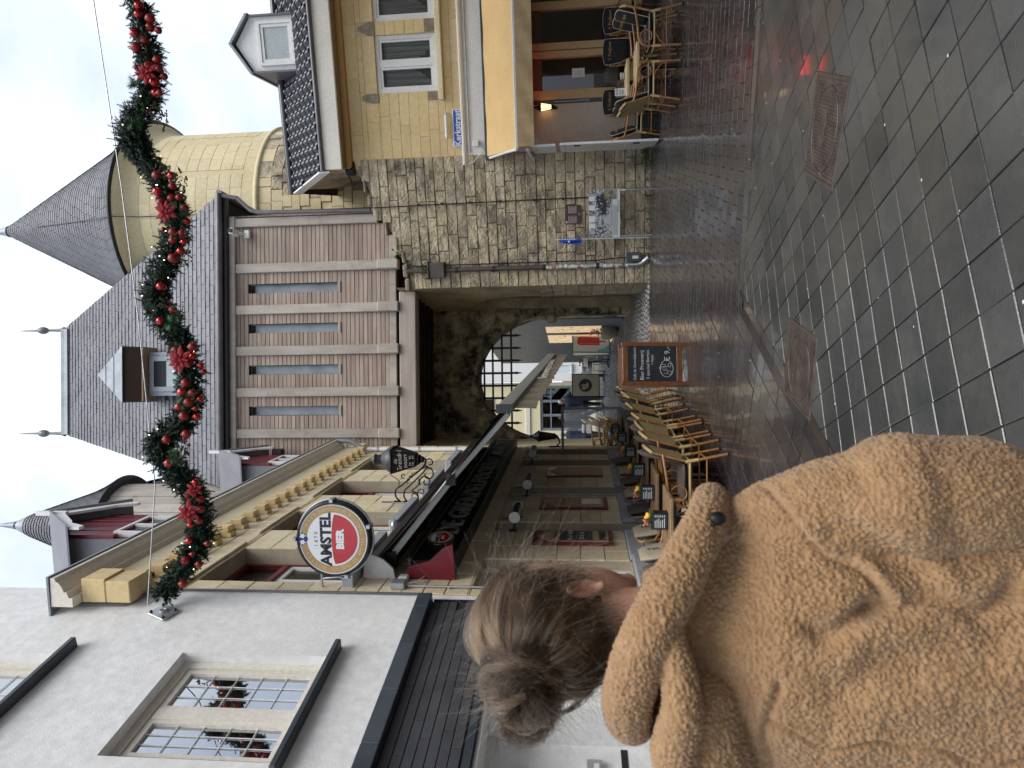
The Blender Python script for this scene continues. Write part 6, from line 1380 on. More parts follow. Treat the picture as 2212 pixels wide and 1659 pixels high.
place(t2,'pale pine table in front, between the two near bamboo chairs',5.03,11.02,R(-8),-.08); c=place(t2,'pale pine table behind, holding the menu card and coasters',5.22,12.0,R(-8),0)
cst=thing('coaster_stack','small stack of cream and green coasters on the rear pale table','coasters',(5.32,11.95,.746)); 
for k in range(5): part('coaster',MB().lathe([(0,.018*k),(.055,.018*k),(.055,.018*k+.016),(0,.018*k+.016)],16),['cream','leaf','cream','redball','cream'][k],cst)
crd=thing('menu_card','folded printed drinks card standing on the rear pale table','menu card',(5.02,11.93,.746),R(10)); part('sheet',MB().box(-.07,.07,-.03,-.027,0,.19),wht_,crd); part('sheet',MB().box(-.07,.07,.02,.023,0,.17),mat('card olive',(.2,.19,.08),.6),crd); text('BOB',.055,'signblack',crd,(0,-.0305,.15),ext=.0005); 
for k in range(4): part('text_line',MB().box(-.05,.05-.015*(k%2),-.032,-.0305,.10-k*.022,.11-k*.022),gry_,crd)
# chalk board on the street
cb_=thing('chalk_board','wooden folding chalk board advertising beer tasting, standing where the terrace ends','street board',(.255,10.62,0),R(3.5))
wood_=mat('red brown board wood',(.16,.055,.018),.4,(.25,.10,.035),3,stretch=(4,4,12),coat=.2)
for sgn in (-1,1):
    o=link('panel_frame',None,cb_,(0,.21*sgn,0),(R(11)*-sgn,0,0)); m_=MB(); m_.bbox(-.325,-.262,-.014,.014,.0,1.0,.004).bbox(.262,.325,-.014,.014,.0,1.0,.004); 
    o2=part('side_frame',m_,wood_,cb_,(0,.21*sgn,0),(R(11)*-sgn,0,0)); bpy.data.objects.remove(o)
    part('cross_frame',MB().bbox(-.261,.261,-.013,.013,.90,.985,.004),wood_,o2); part('cross_frame',MB().bbox(-.261,.261,-.013,.013,.075,.16,.004),wood_,o2)
    slate_=part('slate_panel',MB().box(-.261,.261,-.005,.005,.161,.899),mat('chalk slate',(.022,.026,.030),.35,(.035,.04,.045),4) if sgn<0 else bpy.data.materials['chalk slate'],cb_,(0,.21*sgn,0),(R(11)*-sgn,0,0))
    if sgn<0:
        for s,x,z,sz in (('Café de Grendelpoort',0,.80,.058),('Bier Proeverij',-.02,.69,.085),('3 speciaal Biertjes',-.01,.60,.065),('+ hapje',.06,.535,.055),('€ 9,-',.15,.30,.12)): text(s,sz,'chalk',slate_,(x,-.0065,z),ext=.0006,sx=.93)
        ck=MB(); ck.tube([(-.07+.125*cos(2*pi*k/36),-.0068,.315+.10*sin(2*pi*k/36)) for k in range(36)],.0032,4,True)
        for cx_,cz_ in ((-.12,.33),(-.03,.36),(-.13,.27)): ck.tube([(cx_-.02,-.0068,cz_+.035),(cx_-.024,-.0068,cz_),(cx_-.015,-.0068,cz_-.03),(cx_+.015,-.0068,cz_-.03),(cx_+.024,-.0068,cz_),(cx_+.02,-.0068,cz_+.035)],.003,4)
        ck.tube([(-.02+.03*cos(2*pi*k/12),-.0068,.27+.022*sin(2*pi*k/12)) for k in range(12)],.003,4,True); ck.tube([(-.075,-.0068,.30),(-.08,-.0068,.38),(-.06,-.0068,.43),(-.04,-.0068,.38),(-.045,-.0068,.30)],.0032,4); part('chalk_drawing',ck,'chalk',slate_)
part('top_hinge',MB().bbox(-.32,.32,-.035,.035,.985,1.0,.004),wood_,cb_)
# glass wind screen at the far end of the terrace
gs_=thing('glass_screen','grey framed clear glass wind screen closing the far end of the cafe terrace','screen',(-1.0,14.35,gz(14.35)),R(-2))
m_=MB(); framebox(m_,-.56,.50,.64,1.86,.055,-.025,.025); part('frame',m_,'lead',gs_); part('pane',MB().quad((-.505,0,.695),(.445,0,.695),(.445,0,1.805),(-.505,0,1.805)),'clearglass',gs_); part('lower_panel',MB().bbox(-.505,.445,-.012,.012,.10,.635,.005),'lead',gs_); part('post',MB().bbox(-.56,-.505,-.025,.025,0,.638,.004),'lead',gs_); part('post',MB().bbox(.445,.50,-.025,.025,0,.638,.004),'lead',gs_); part('foot',MB().bbox(-.62,.56,-.16,.16,.0,.03,.01),'lead',gs_)
stk=thing('stacked_chair','x','chair',(0,0,0),0,'stacked cane chairs behind the glass screen'); chair_base(stk,.88,'cane')
for k in range(4): place(stk,['lowest','second lowest','second highest','topmost'][k]+' brown cane chair of the stack behind the glass screen',-1.12-.02*k,15.2,R(-90),gz(15.2)+.16*k)
# ================================================================ Christmas garland across the street
GC=[(-2.06,5.77),(-1.80,5.55),(-1.615,5.42),(-1.385,5.35),(-1.087,5.40),(-.927,5.52),(-.72,5.72),(-.558,5.80),(-.44,5.66),(-.30,5.49),(.037,5.44),(.36,5.50),(.62,5.64),(.80,5.77),(.98,5.79),(1.285,5.68),(1.557,5.57),(1.80,5.60),(1.975,5.67),(2.261,5.86),(2.42,5.99),(2.56,6.05),(2.72,5.98),(2.90,5.84),(3.182,5.82),(3.509,5.87),(3.885,5.96),(4.3,6.12),(4.7,6.15),(5.1,6.02)]
GY=6.40
def catmull(P,n):
    out=[]; m=len(P)
    for i in range(m-1):
        p0,p1,p2,p3=[Vector((q[0],0,q[1])) for q in (P[max(i-1,0)],P[i],P[i+1],P[min(i+2,m-1)])]
        for k in range(n):
            t=k/n; out.append(.5*((2*p1)+(-p0+p2)*t+(2*p0-5*p1+4*p2-p3)*t*t+(-p0+3*p1-3*p2+p3)*t**3))
    out.append(Vector((P[-1][0],0,P[-1][1]))); return out
cl=catmull(GC,8)
GA=thing('garland','Christmas garland of dark fir with red baubles and red flowers swagging across the whole street','garland',(0,GY,0))
part('core',MB().tube(cl,.035,8),'needle',GA)
rn=np.random.default_rng(4)
def sprigs(centers,tang,n,rad,lmin,lmax,nn,nlen,nw,mat_,name):
    V=[];Fc=[]
    idx=rn.integers(0,len(centers)-1,n); fr=rn.random(n)
    for q in range(n):
        i=idx[q]; p=centers[i].lerp(centers[i+1],fr[q]); t=tang[i]
        a=rn.random()*2*pi; x=t.cross(Vector((0,1,0))).normalized(); y=Vector((0,1,0))
        rdir=x*cos(a)+y*sin(a); end=min(1,(p.x+2.1)/.5); L=rn.uniform(lmin,lmax)*(.55+.45*end)
        d=(rdir*rn.uniform(.5,1.1)+t*rn.choice([-1,1])*rn.uniform(.3,1.)+Vector(rn.normal(0,.25,3))).normalized()
        b=p+rdir*rad*rn.random()
        # needles along the stem
        u=d.cross(Vector((0,0,1)));u=u.normalized() if u.length>.01 else Vector((1,0,0)); w=d.cross(u)
        ks=np.arange(nn)/nn; ph=rn.random(nn)*2*pi; ll=nlen*(1.15-.6*ks)*rn.uniform(.8,1.2,nn)
        D=np.array(d);U=np.array(u);W=np.array(w);B=np.array(b)
        base=B+np.outer(ks*L,D); out=np.outer(np.cos(ph),U)+np.outer(np.sin(ph),W); dirn=out*.8+D*.75; dirn/=np.linalg.norm(dirn,axis=1)[:,None]
        sd=np.cross(dirn,D); sd/=np.linalg.norm(sd,axis=1)[:,None]+1e-9
        o=len(V)*1
        v=np.stack([base-sd*nw,base+sd*nw,base+dirn*ll[:,None]],1).reshape(-1,3); V.append(v)
    V=np.concatenate(V); k=len(V)//3
    me=bpy.data.meshes.new(name); me.vertices.add(len(V)); me.vertices.foreach_set('co',V.ravel()); me.loops.add(3*k); me.loops.foreach_set('vertex_index',np.arange(3*k)); me.polygons.add(k); me.polygons.foreach_set('loop_start',np.arange(0,3*k,3)); me.polygons.foreach_set('loop_total',np.full(k,3)); me.materials.append(PL[mat_]); me.update(); me.validate(); return me
tg=[(cl[min(i+1,len(cl)-1)]-cl[max(i-1,0)]).normalized() for i in range(len(cl))]
link('greenery',sprigs(cl,tg,6400,.10,.06,.115,66,.032,.0028,'needle','greenery'),GA,kind='stuff')
PL['needle2']=mat('lighter fir needles',(.035,.12,.05),.5,(.06,.17,.075),7); PL['leafgrey']=mat('grey green leaves',(.08,.15,.08),.5,(.13,.2,.1),9)
pin=[(2.98,5.90),(.66,5.55),(-.70,5.56),(2.62,5.92),(-.10,5.44),(1.72,5.47)]
for x,z in pin:
    c=[Vector((x-.04,-.12,z)),Vector((x+.04,-.12,z))]; link('pine_tuft',sprigs(c,[Vector((1,0,0))]*2,9,.02,.05,.09,60,.075,.0016,'needle2','pine_tuft'),GA)
BL=[(3.76,5.86,0.046,1),(3.62,5.74,0.046,0),(3.67,5.86,0.04,1),(3.55,5.76,0.043,0),(3.52,5.68,0.036,0),(3.49,5.91,0.05,1),(3.42,5.81,0.043,0),(3.34,5.88,0.053,0),(3.21,5.67,0.04,0),(3.15,5.89,0.028,0),(3.15,5.75,0.054,1),(3.12,5.65,0.036,0),(3.06,5.62,0.036,0),(3.0,5.71,0.05,1),(2.9,5.71,0.043,1),(2.88,5.64,0.031,0),(2.09,5.71,0.051,0),(2.07,5.53,0.043,1),(1.98,5.55,0.04,0),(1.92,5.68,0.05,1),(1.86,5.55,0.043,0),(1.86,5.47,0.036,0),(1.81,5.64,0.046,0),(1.76,5.43,0.04,0),(1.63,5.41,0.04,1),(1.52,5.52,0.04,0),(1.51,5.44,0.04,0),(1.56,5.65,0.026,0),(1.44,5.52,0.036,0),(1.42,5.41,0.031,1),(1.34,5.47,0.043,1),(1.27,5.54,0.05,0),(1.0,5.68,0.047,1),(0.77,5.55,0.04,0),(0.66,5.67,0.043,1),(0.37,5.53,0.05,0),(0.4,5.34,0.046,0),(0.31,5.36,0.04,1),(0.25,5.4,0.043,0),(0.21,5.49,0.046,0),(0.22,5.27,0.031,1),(0.16,5.24,0.031,0),(0.05,5.42,0.046,0),(-0.04,5.46,0.05,1),(-0.05,5.36,0.043,0),(-0.11,5.29,0.036,1),(-0.14,5.39,0.05,0),(-0.18,5.48,0.036,1),(-0.27,5.43,0.046,0),(-0.2,5.32,0.028,0),(-0.28,5.32,0.036,1),(-0.45,5.43,0.046,0),(-0.5,5.62,0.043,0),(-0.73,5.6,0.047,1),(-0.92,5.35,0.036,1),(-1.04,5.42,0.04,0),(-1.09,5.29,0.036,0),(-1.19,5.42,0.04,0),(-1.18,5.27,0.036,0),(-1.21,5.39,0.036,0),(-1.34,5.4,0.036,1),(-1.29,5.29,0.036,0),(-1.49,5.41,0.036,1),(-1.68,5.45,0.043,0),(-1.72,5.32,0.036,0),(-1.62,5.38,0.026,1),(-1.91,5.48,0.043,0),(-1.51,5.21,0.028,0)]
rb=random.Random(12)
for (x,z,r,s) in BL:
    dy=-.085-rb.random()*.06; r*=.92
    b=part('bauble',MB().ball((0,0,0),r*1.06,18,12),'redshine' if s else 'redball',GA,(x,dy,z)); part('bauble_cap',MB().lathe([(.008,r*1.0),(.008,r*1.06+.008),(0,r*1.06+.01)],8),'gold',b)
for k in range(26):                                                    # further along, past the view
    x=3.95+k*.045; i=min(range(len(cl)),key=lambda i:abs(cl[i].x-x)); a=rb.random()*2*pi; r=rb.uniform(.03,.05); part('bauble',MB().ball((0,0,0),r,14,9),'redball' if k%3 else 'redshine',GA,(x,-.13*abs(sin(a)),cl[i].z+.12*cos(a)))
def poinsettia(x,z,r,rot=(0,0,0),n=6):
    h=part('poinsettia',MB().ball((0,0,0),.014,8,6),'gold',GA,(x,-.19,z),rot)
    for layer,(rr,tl,ph) in enumerate(((r,.12,0),(r*.72,.30,.5),(r*.42,.6,.2))):
        for k in range(n):
            a=2*pi*(k+ph)/n+rb.uniform(-.15,.15); L=rr*rb.uniform(1.0,1.3); w=L*.21; pm=MB()
            d=Vector((cos(a),-sin(tl),sin(a))).normalized(); s=Vector((-sin(a),0,cos(a))); nrm=Vector((0,-1,0))
            o=Vector((0,-.006-.012*layer,0)); mid=o+d*L*.5; e=o+d*L+nrm*-.012
            pm.add([o-s*w*.15,o+s*w*.15,mid+s*w-nrm*.006,o+d*L*.78+s*w*.55-nrm*.004,e,o+d*L*.78-s*w*.55-nrm*.004,mid-s*w-nrm*.006,mid+nrm*.012,o+d*L*.78+nrm*.008],[(0,1,7),(1,2,7),(2,3,8,7),(3,4,8),(4,5,8),(5,6,7,8),(6,0,7)],True); part('petal',pm,'petal',h)
for (x,z),r in zip(((3.06,5.73),(1.70,5.55),(.27,5.43),(-1.20,5.36),(-.98,5.30)),(.105,.11,.115,.11,.08)): poinsettia(x,z,r)
for x,z,n in ((2.62,5.60,1),(2.72,5.72,1),(2.02,5.43,1),(2.12,5.62,0),(1.28,5.38,1),(.78,5.47,1),(.82,5.60,0),(-.07,5.26,1),(-.56,5.44,0),(-.62,5.50,0),(-1.62,5.48,0),(-1.02,5.33,0),(1.5,5.42,0)):
    m1=MB()
    for k in range(12): 
        q=Vector((x+rb.uniform(-.06,.06),-.14+rb.uniform(-.05,.05),z+rb.uniform(-.06,.06))); m1.ball(q,.0085,6,5)
    part('berries',m1,mat('dark berries',(.10,.012,.018),.35) if 'dark berries' not in bpy.data.materials else bpy.data.materials['dark berries'],GA,kind='stuff')
    m1=MB(); leafplant(m1,(x,-.13,z),16,.055,.09,rlf); part('leaf_spray',m1,'leafgrey',GA,kind='stuff')
m1=MB()
for k in range(44):
    i=rb.randrange(4,len(cl)-2); a=rb.uniform(-pi,0); q=cl[i]+Vector((0,.17*sin(a),.17*cos(a))); m1.ball(q,.0045,6,4)
part('fairy_light',m1,mat('fairy light glow',(1,.9,.7),.4,emit=(1,.86,.6),estr=4),GA,kind='stuff')
WR=thing('garland_wire','thin steel wire above the garland with its plate bolted to the white wall','wire',(0,GY,0))
part('wire',MB().tube([(-2.10,-.20,5.79),(-.974,0,5.829),(.646,0,5.98),(2.041,0,6.149),(3.822,0,6.408),(6.5,.1,6.85)],.006,6),'steel',WR)
part('hanger',MB().tube([(-2.09,-.19,5.79),(-2.06,-.05,5.76),(-2.0,0,5.70)],.007,6),'steel',WR)
pl_=part('plate',MB().bbox(-.09,.09,-.018,0,-.12,.12,.004),'steel',WR,Vector(onface('W',-.40,.012,5.70))-Vector((0,GY,0)),(0,R(25),R(73.5)))
for sx in (-1,1):
    for sz in (-1,1): part('bolt',MB().lathe([(0,-.0),(.014,-.0),(.014,.018),(0,.02)],8).xf(Matrix.Translation((sx*.065,-.018,sz*.095))@Matrix.Rotation(pi/2,4,'X')),'darkmetal',pl_)
part('eye',MB().tube([(.03*cos(2*pi*k/12),-.03,.03*sin(2*pi*k/12)) for k in range(12)],.007,6,True),'steel',pl_)
# ================================================================ people
def remeshed(mb,vox,smooth,name):
    me=mb.mesh(name); o=bpy.data.objects.new('union',me); COL.objects.link(o)
    m=o.modifiers.new('r','REMESH'); m.mode='VOXEL'; m.voxel_size=vox
    if smooth: s=o.modifiers.new('s','SMOOTH'); s.iterations=smooth; s.factor=.5
    dg=bpy.context.evaluated_depsgraph_get(); dg.update(); res=bpy.data.meshes.new_from_object(o.evaluated_get(dg)); bpy.data.objects.remove(o); res.name=name
    res.polygons.foreach_set('use_smooth',[True]*len(res.polygons)); return res
def loft(mb,secs,n=28):
    """closed stack of horizontal ellipses: z, cx, cy, rx, ry"""
    vs=[]
    for z,cx,cy,rx,ry in secs: vs+=[(cx+rx*cos(2*pi*k/n),cy+ry*sin(2*pi*k/n),z) for k in range(n)]
    m=len(secs); fs=[(j*n+k,j*n+(k+1)%n,(j+1)*n+(k+1)%n,(j+1)*n+k) for j in range(m-1) for k in range(n)]
    fs+=[tuple(range(n))[::-1],tuple(range((m-1)*n,m*n))]; mb.add(vs,fs,True); return mb
def limb(mb,pts,rr,n=14):
    P=[Vector(p) for p in pts]; Q=[];RR=[]
    for i in range(len(P)-1):
        for k in range(5): Q.append(P[i].lerp(P[i+1],k/5)); RR.append(rr[i]+(rr[i+1]-rr[i])*k/5)
    Q.append(P[-1]); RR.append(rr[-1]); mb.tube(Q,RR,n)
    mb.ball(P[0],rr[0]*.98,12,8); mb.ball(P[-1],rr[-1]*.98,12,8); return mb
PL['skin']=mat('skin',(.42,.235,.165),.5,(.50,.28,.20),14); PL['coat']=mat('camel teddy fleece',(.375,.215,.098),.95,(.44,.265,.13),34,sheen=.25,bump=.6,bscale=420)
PL['trousers']=mat('dark trousers',(.03,.03,.035),.8); PL['shoe']=mat('dark shoes',(.02,.018,.016),.5)
def hairmat(name,ramp):
    m=bpy.data.materials.new(name); m.use_nodes=True; N=m.node_tree.nodes; L=m.node_tree.links; N.remove(N['Principled BSDF'])
    h=N.new('ShaderNodeBsdfHairPrincipled'); h.inputs['Roughness'].default_value=.38; h.inputs['Radial Roughness'].default_value=.5
    hi=N.new('ShaderNodeHairInfo'); c=N.new('ShaderNodeValToRGB'); e=c.color_ramp.elements; e[0].position=0; e[0].color=c4(ramp[0]); e[1].position=1; e[1].color=c4(ramp[-1])
    for k,col in enumerate(ramp[1:-1]): q=e.new((k+1)/(len(ramp)-1)); q.color=c4(col)
    L.new(hi.outputs['Random'],c.inputs['Fac']); L.new(c.outputs['Color'],h.inputs['Color']); L.new(h.outputs[0],N['Material Output'].inputs['Surface']); return m
def curves(name,strands,radii,m,parent,**kw):
    cv=bpy.data.hair_curves.new(name); cv.add_curves([len(s) for s in strands]); P=np.concatenate([np.asarray(s,dtype=np.float32) for s in strands]); cv.points.foreach_set('position',P.ravel()); cv.points.foreach_set('radius',np.asarray(radii,dtype=np.float32)); cv.materials.append(m); return link(name,cv,parent,**kw)

# --- the woman in the teddy coat, seen from behind
PX,PY=-.43,1.26
WM=thing('person','woman seen from behind in camel teddy fleece coat, brown hair in a bun','person',(PX,PY,0))
HC=Vector((-.005,0,1.632)); AZ=R(30); HM=Matrix.Translation(HC)@Matrix.Rotation(-AZ,4,'Z')@Matrix.Scale(1.10,4)
def hd(p): return HM@Vector(p)
b=MB()
b.ball((0,0,0),(1,1,1),24,16); b.v=[tuple(hd((x*.078,y*.100+.002,z*.105+.015))) for x,y,z in b.v]
i0=len(b.v); b.ball((0,0,0),(1,1,1),18,12); b.v[i0:]=[tuple(hd((x*.060,y*.068+.030,z*.075-.052))) for x,y,z in b.v[i0:]]
b.ball(hd((0,.100,-.022)),.013,10,8).ball(hd((0,.107,-.034)),.012,10,8).tube([hd((0,.090,.018)),hd((0,.106,-.028))],.009,8)     # nose
b.ball(hd((0,.092,-.062)),(.02,.012,.006),10,6).ball(hd((0,.092,-.070)),(.018,.012,.007),10,6).ball(hd((0,.082,-.108)),.020,10,8)
for s in (-1,1):
    ear=[hd((s*(.078+.007*sin(a)),-.004-.014*cos(a)*1.0-.006*sin(a),-.032+.026*sin(a+.2))) for a in [2*pi*k/14 for k in range(14)]]; b.tube(ear,.0058,7,True); b.add([hd((s*.076,-.004+.011*cos(a),-.032+.021*sin(a))) for a in [2*pi*k/10 for k in range(10)]]+[hd((s*.070,-.004+.011*cos(a),-.032+.021*sin(a))) for a in [2*pi*k/10 for k in range(10)]],[tuple(range(10)),tuple(range(19,9,-1))]+[(k,k+10,(k+1)%10+10,(k+1)%10) for k in range(10)]); b.ball(hd((s*.076,.004,-.060)),.009,8,6)
limb(b,[(0,-.005,1.58),(.005,-.02,1.50),(.01,-.03,1.40)],[.054,.056,.075])
loft(b,[(.86,0,-.04,.12,.09),(.95,0,-.04,.15,.10),(1.1,0,-.045,.145,.10),(1.28,0,-.045,.17,.105),(1.38,0,-.04,.13,.08),(1.42,0,-.035,.07,.06)])
for s in (-1,1):
    limb(b,[(s*.17,-.05,1.34),(s*.22,-.09,1.06),(s*.20,.05,.92),(s*.15,.13,.86)],[.05,.042,.036,.028]); b.ball((s*.14,.15,.84),(.035,.045,.022),10,8)
    for k in range(4): limb(b,[(s*(.125+.014*k),.185,.84),(s*(.12+.014*k),.215-.005*abs(k-1.5),.825),(s*(.12+.013*k),.225,.80)],[.009,.008,.007],8)
    limb(b,[(s*.115,.15,.85),(s*.095,.175,.845),(s*.09,.195,.835)],[.011,.009,.008],8)
    limb(b,[(s*.085,-.03,.88),(s*.09,-.02,.50),(s*.095,-.045,.10),(s*.095,-.02,.05)],[.085,.058,.038,.036])
body=link('body',None or remeshed(b,.0055,3,'body'),WM); body.data.materials.append(PL['skin'])
for s in (-1,1):
    e=part('eye',MB().ball(hd((s*.030,.086,.006)),.0115,12,8),'white',body); part('iris',MB().ball(hd((s*.030,.0945,.006)),.0052,10,6),'shoe',e); part('eyebrow',MB().tube([hd((s*.016,.097,.026)),hd((s*.032,.096,.031)),hd((s*.046,.086,.026))],.0028,5),'shoe',body)
part('lips',MB().ball(hd((0,.098,-.0625)),(.017,.008,.0045),10,6).ball(hd((0,.098,-.0695)),(.015,.008,.005),10,6),mat('lips',(.42,.12,.11),.5),body)
tr=MB()
for s in (-1,1): limb(tr,[(s*.085,-.03,.88),(s*.09,-.02,.50),(s*.095,-.045,.12)],[.10,.075,.06])
o=link('trousers',remeshed(tr,.012,3,'trousers'),WM); o.data.materials.append(PL['trousers'])
for s in (-1,1):
    sh=MB(); sh.ball((s*.10,.03,.045),(.048,.13,.045),14,8).ball((s*.10,-.05,.06),(.045,.06,.06),12,8); part('shoe',sh,'shoe',WM); 
# coat
c=MB()
loft(c,[(.55,-.01,.0,.275,.185),(.66,-.02,-.04,.285,.19),(.80,-.02,-.05,.275,.185),(.95,-.02,-.055,.265,.18),(1.10,-.015,-.055,.26,.175),(1.22,-.01,-.055,.265,.165),(1.30,-.01,-.055,.235,.15),(1.355,-.01,-.05,.185,.13),(1.40,0,-.045,.145,.11),(1.45,.0,-.04,.115,.095),(1.49,.0,-.035,.09,.085)])
limb(c,[(.175,-.065,1.285),(.213,-.105,1.19),(.240,-.125,1.08),(.240,-.11,.98),(.215,-.02,.87),(.17,.09,.80)],[.080,.090,.100,.098,.088,.072],18)
limb(c,[(-.235,-.06,1.295),(-.28,-.09,1.16),(-.295,-.10,1.05),(-.285,-.08,.96),(-.25,.0,.87),(-.19,.10,.80)],[.09,.097,.104,.098,.088,.07],18)
for p,q in (((.205,-.10,1.21),.089),((.244,-.128,1.10),.102)): c.ball(p,q,16,10)
# thick rolled collar: two folds round the neck, higher at the back left
cr1=[(-.150,.02,1.480),(-.145,-.085,1.515),(-.085,-.160,1.532),(-.01,-.185,1.517),(.065,-.190,1.486),(.135,-.165,1.442),(.195,-.115,1.398),(.215,-.01,1.368),(.16,.11,1.355),(.06,.16,1.36),(-.05,.14,1.38),(-.12,.09,1.43)]
Q=[];n_=len(cr1)
for i in range(n_):
    p0,p1,p2,p3=[Vector(cr1[(i+d)%n_]) for d in (-1,0,1,2)]
    for k in range(5): t=k/5; Q.append(.5*((2*p1)+(-p0+p2)*t+(2*p0-5*p1+4*p2-p3)*t*t+(-p0+3*p1-3*p2+p3)*t**3))
c.tube(Q,[.034+.008*max(0,sin(2*pi*(i/len(Q)-.02))) for i in range(len(Q))],14,True)
c2_=MB(); limb(c2_,[(-.21,.02,1.40),(-.205,-.10,1.445),(-.140,-.190,1.462),(-.07,-.215,1.452),(-.01,-.212,1.455),(.04,-.20,1.465)],[.036,.040,.038,.032,.026,.020],14); limb(c2_,[(-.26,-.05,1.38),(-.17,-.135,1.405),(-.08,-.15,1.41)],[.07,.075,.055],14); c.v,o0=c.v,len(c.v); c.add(c2_.v,c2_.f,True)
cm=remeshed(c,.0027,5,'coat')
nv=len(cm.vertices); co=np.empty(nv*3,np.float32); cm.vertices.foreach_get('co',co); co=co.reshape(-1,3); no=np.empty(nv*3,np.float32); cm.vertices.foreach_get('normal',no); no=no.reshape(-1,3)
wx=co[:,0]+PX; wz=co[:,2]
def gl(x0,z0,x1,z1,s):
    dx,dz=x1-x0,z1-z0; L=dx*dx+dz*dz; t=np.clip(((wx-x0)*dx+(wz-z0)*dz)/L,0,1); d=np.hypot(wx-(x0+dx*t),wz-(z0+dz*t)); return np.exp(-(d/s)**2)
back=np.clip(-no[:,1]*2+.3,0,1)
disp=np.zeros(nv)
wx=wx+.010*np.sin(wz*31+1)+.006*np.sin(wz*57); wz=wz+.008*np.sin(wx*37)
disp-=.020*gl(-.365,1.245,-.345,1.17,.016); disp-=.022*gl(-.345,1.17,-.315,.98,.018)
disp-=.013*gl(-.45,1.22,-.355,.98,.036); disp+=.006*gl(-.485,1.18,-.41,.94,.04); disp+=.006*gl(-.40,1.20,-.345,1.06,.028)
disp-=.005*gl(-.47,1.06,-.42,.93,.034)
disp-=.009*gl(-.66,1.316,-.470,1.316,.005); disp+=.004*gl(-.66,1.329,-.470,1.329,.008); disp-=.009*gl(-.536,1.31,-.556,.86,.005); disp+=.004*gl(-.525,1.31,-.545,.86,.008)
disp-=.009*gl(-.185,1.292,-.335,1.150,.006); disp+=.007*gl(-.187,1.276,-.332,1.135,.010)
disp-=.012*gl(-.215,1.205,-.295,1.105,.024); disp+=.006*gl(-.20,1.165,-.29,1.08,.024); disp-=.008*gl(-.14,1.085,-.215,1.05,.026)
disp*=back
curl=np.empty(nv); low=np.empty(nv)
for i in range(nv):
    if co[i,2]<.80: curl[i]=.5; low[i]=0; continue
    p=Vector(co[i]); w=p+Vector((mnoise.noise(p*70),mnoise.noise(p*70+Vector((9,2,5))),mnoise.noise(p*70+Vector((3,7,1)))))*.0035
    d=mnoise.voronoi(w*132)[0]; curl[i]=min(1,(d[1]-d[0])*3.6)**.8; low[i]=mnoise.noise(p*9)*.6+mnoise.noise(p*24)*.4
disp+=.0058*(curl-.75)+.003*low
co2=co+no*disp[:,None].astype(np.float32); cm.vertices.foreach_set('co',co2.astype(np.float32).ravel()); cm.update(); cm.materials.append(PL['coat'])
coat=link('coat',cm,WM)
part('zip_toggle',MB().ball((.212,-.150,1.385),(.011,.011,.014),12,8).tube([(.205,-.15,1.39),(.185,-.165,1.405)],.004,6),'black',coat)
part('pocket',MB().bbox(.06,.2,.128,.14,.74,.9,.01),'coat',coat); part('pocket',MB().bbox(-.22,-.08,.128,.14,.74,.9,.01),'coat',coat)
# soft pile standing off the cloth
rf=np.random.default_rng(9); ids=rf.integers(0,nv,45000); keep=(curl[ids]>.6)&(co[ids,2]>.78); ids=ids[keep]
st=[];ra=[]
for i in ids:
    p=co2[i]; n=no[i]; L=rf.uniform(.001,.003); t=rf.normal(0,.9,3); d1=n+.55*t; d1/=np.linalg.norm(d1); d2=n*.3+t; d2/=np.linalg.norm(d2)
    st.append([p-n*.001,p+d1*L*.55,p+d1*L*.7+d2*L*.4]); ra+=[.00032,.00026,.00008]
fz=mat('fleece pile',(.41,.24,.112),.9,(.47,.29,.145),30,sheen=.2)
curves('fleece_pile',st,ra,fz,coat)
# hair
cap=MB(); cap.ball((0,0,0),(1,1,1),30,20); cap.v=[tuple(hd((x*.084,y*.107-.004,z*.110+.020))) for x,y,z in cap.v]
kf=[f for f in cap.f if not (sum((HM.inverted()@Vector(cap.v[i])).y for i in f)/len(f)>.030 and sum((HM.inverted()@Vector(cap.v[i])).z for i in f)/len(f)<.070)]
kf=[f for f in kf if sum((HM.inverted()@Vector(cap.v[i])).z for i in f)/len(f)>-.066]
cap.f=kf; cap.sm=[True]*len(kf)
PL['scalp']=mat('dark hair base',(.022,.013,.008),.6,(.045,.027,.016),30)
cap_o=part('hair',cap,'scalp',WM)
rh_=np.random.default_rng(5); Bc=np.array((0.002,-.128,.062)); Td=np.array((0,-.104,.050))
SETS=[([],[]),([],[]),([],[])]
def add(pts,r0=.00032,r1=.00014,tone=1):
    S_,R_=SETS[tone]; S_.append([tuple(hd(p)) for p in pts]); R_.extend(np.linspace(r0,r1,len(pts)))
Er=np.array((.086,.109,.113)); Ec=np.array((0,-.004,.020))
def surf(d,off): return Ec+d*(Er+off)
def n3(v,k): v=Vector(v)*k; return np.array((mnoise.noise(v),mnoise.noise(v+Vector((5,1,2))),mnoise.noise(v+Vector((2,8,4)))))
tdir=(Td-Ec)/Er; tdir/=np.linalg.norm(tdir)
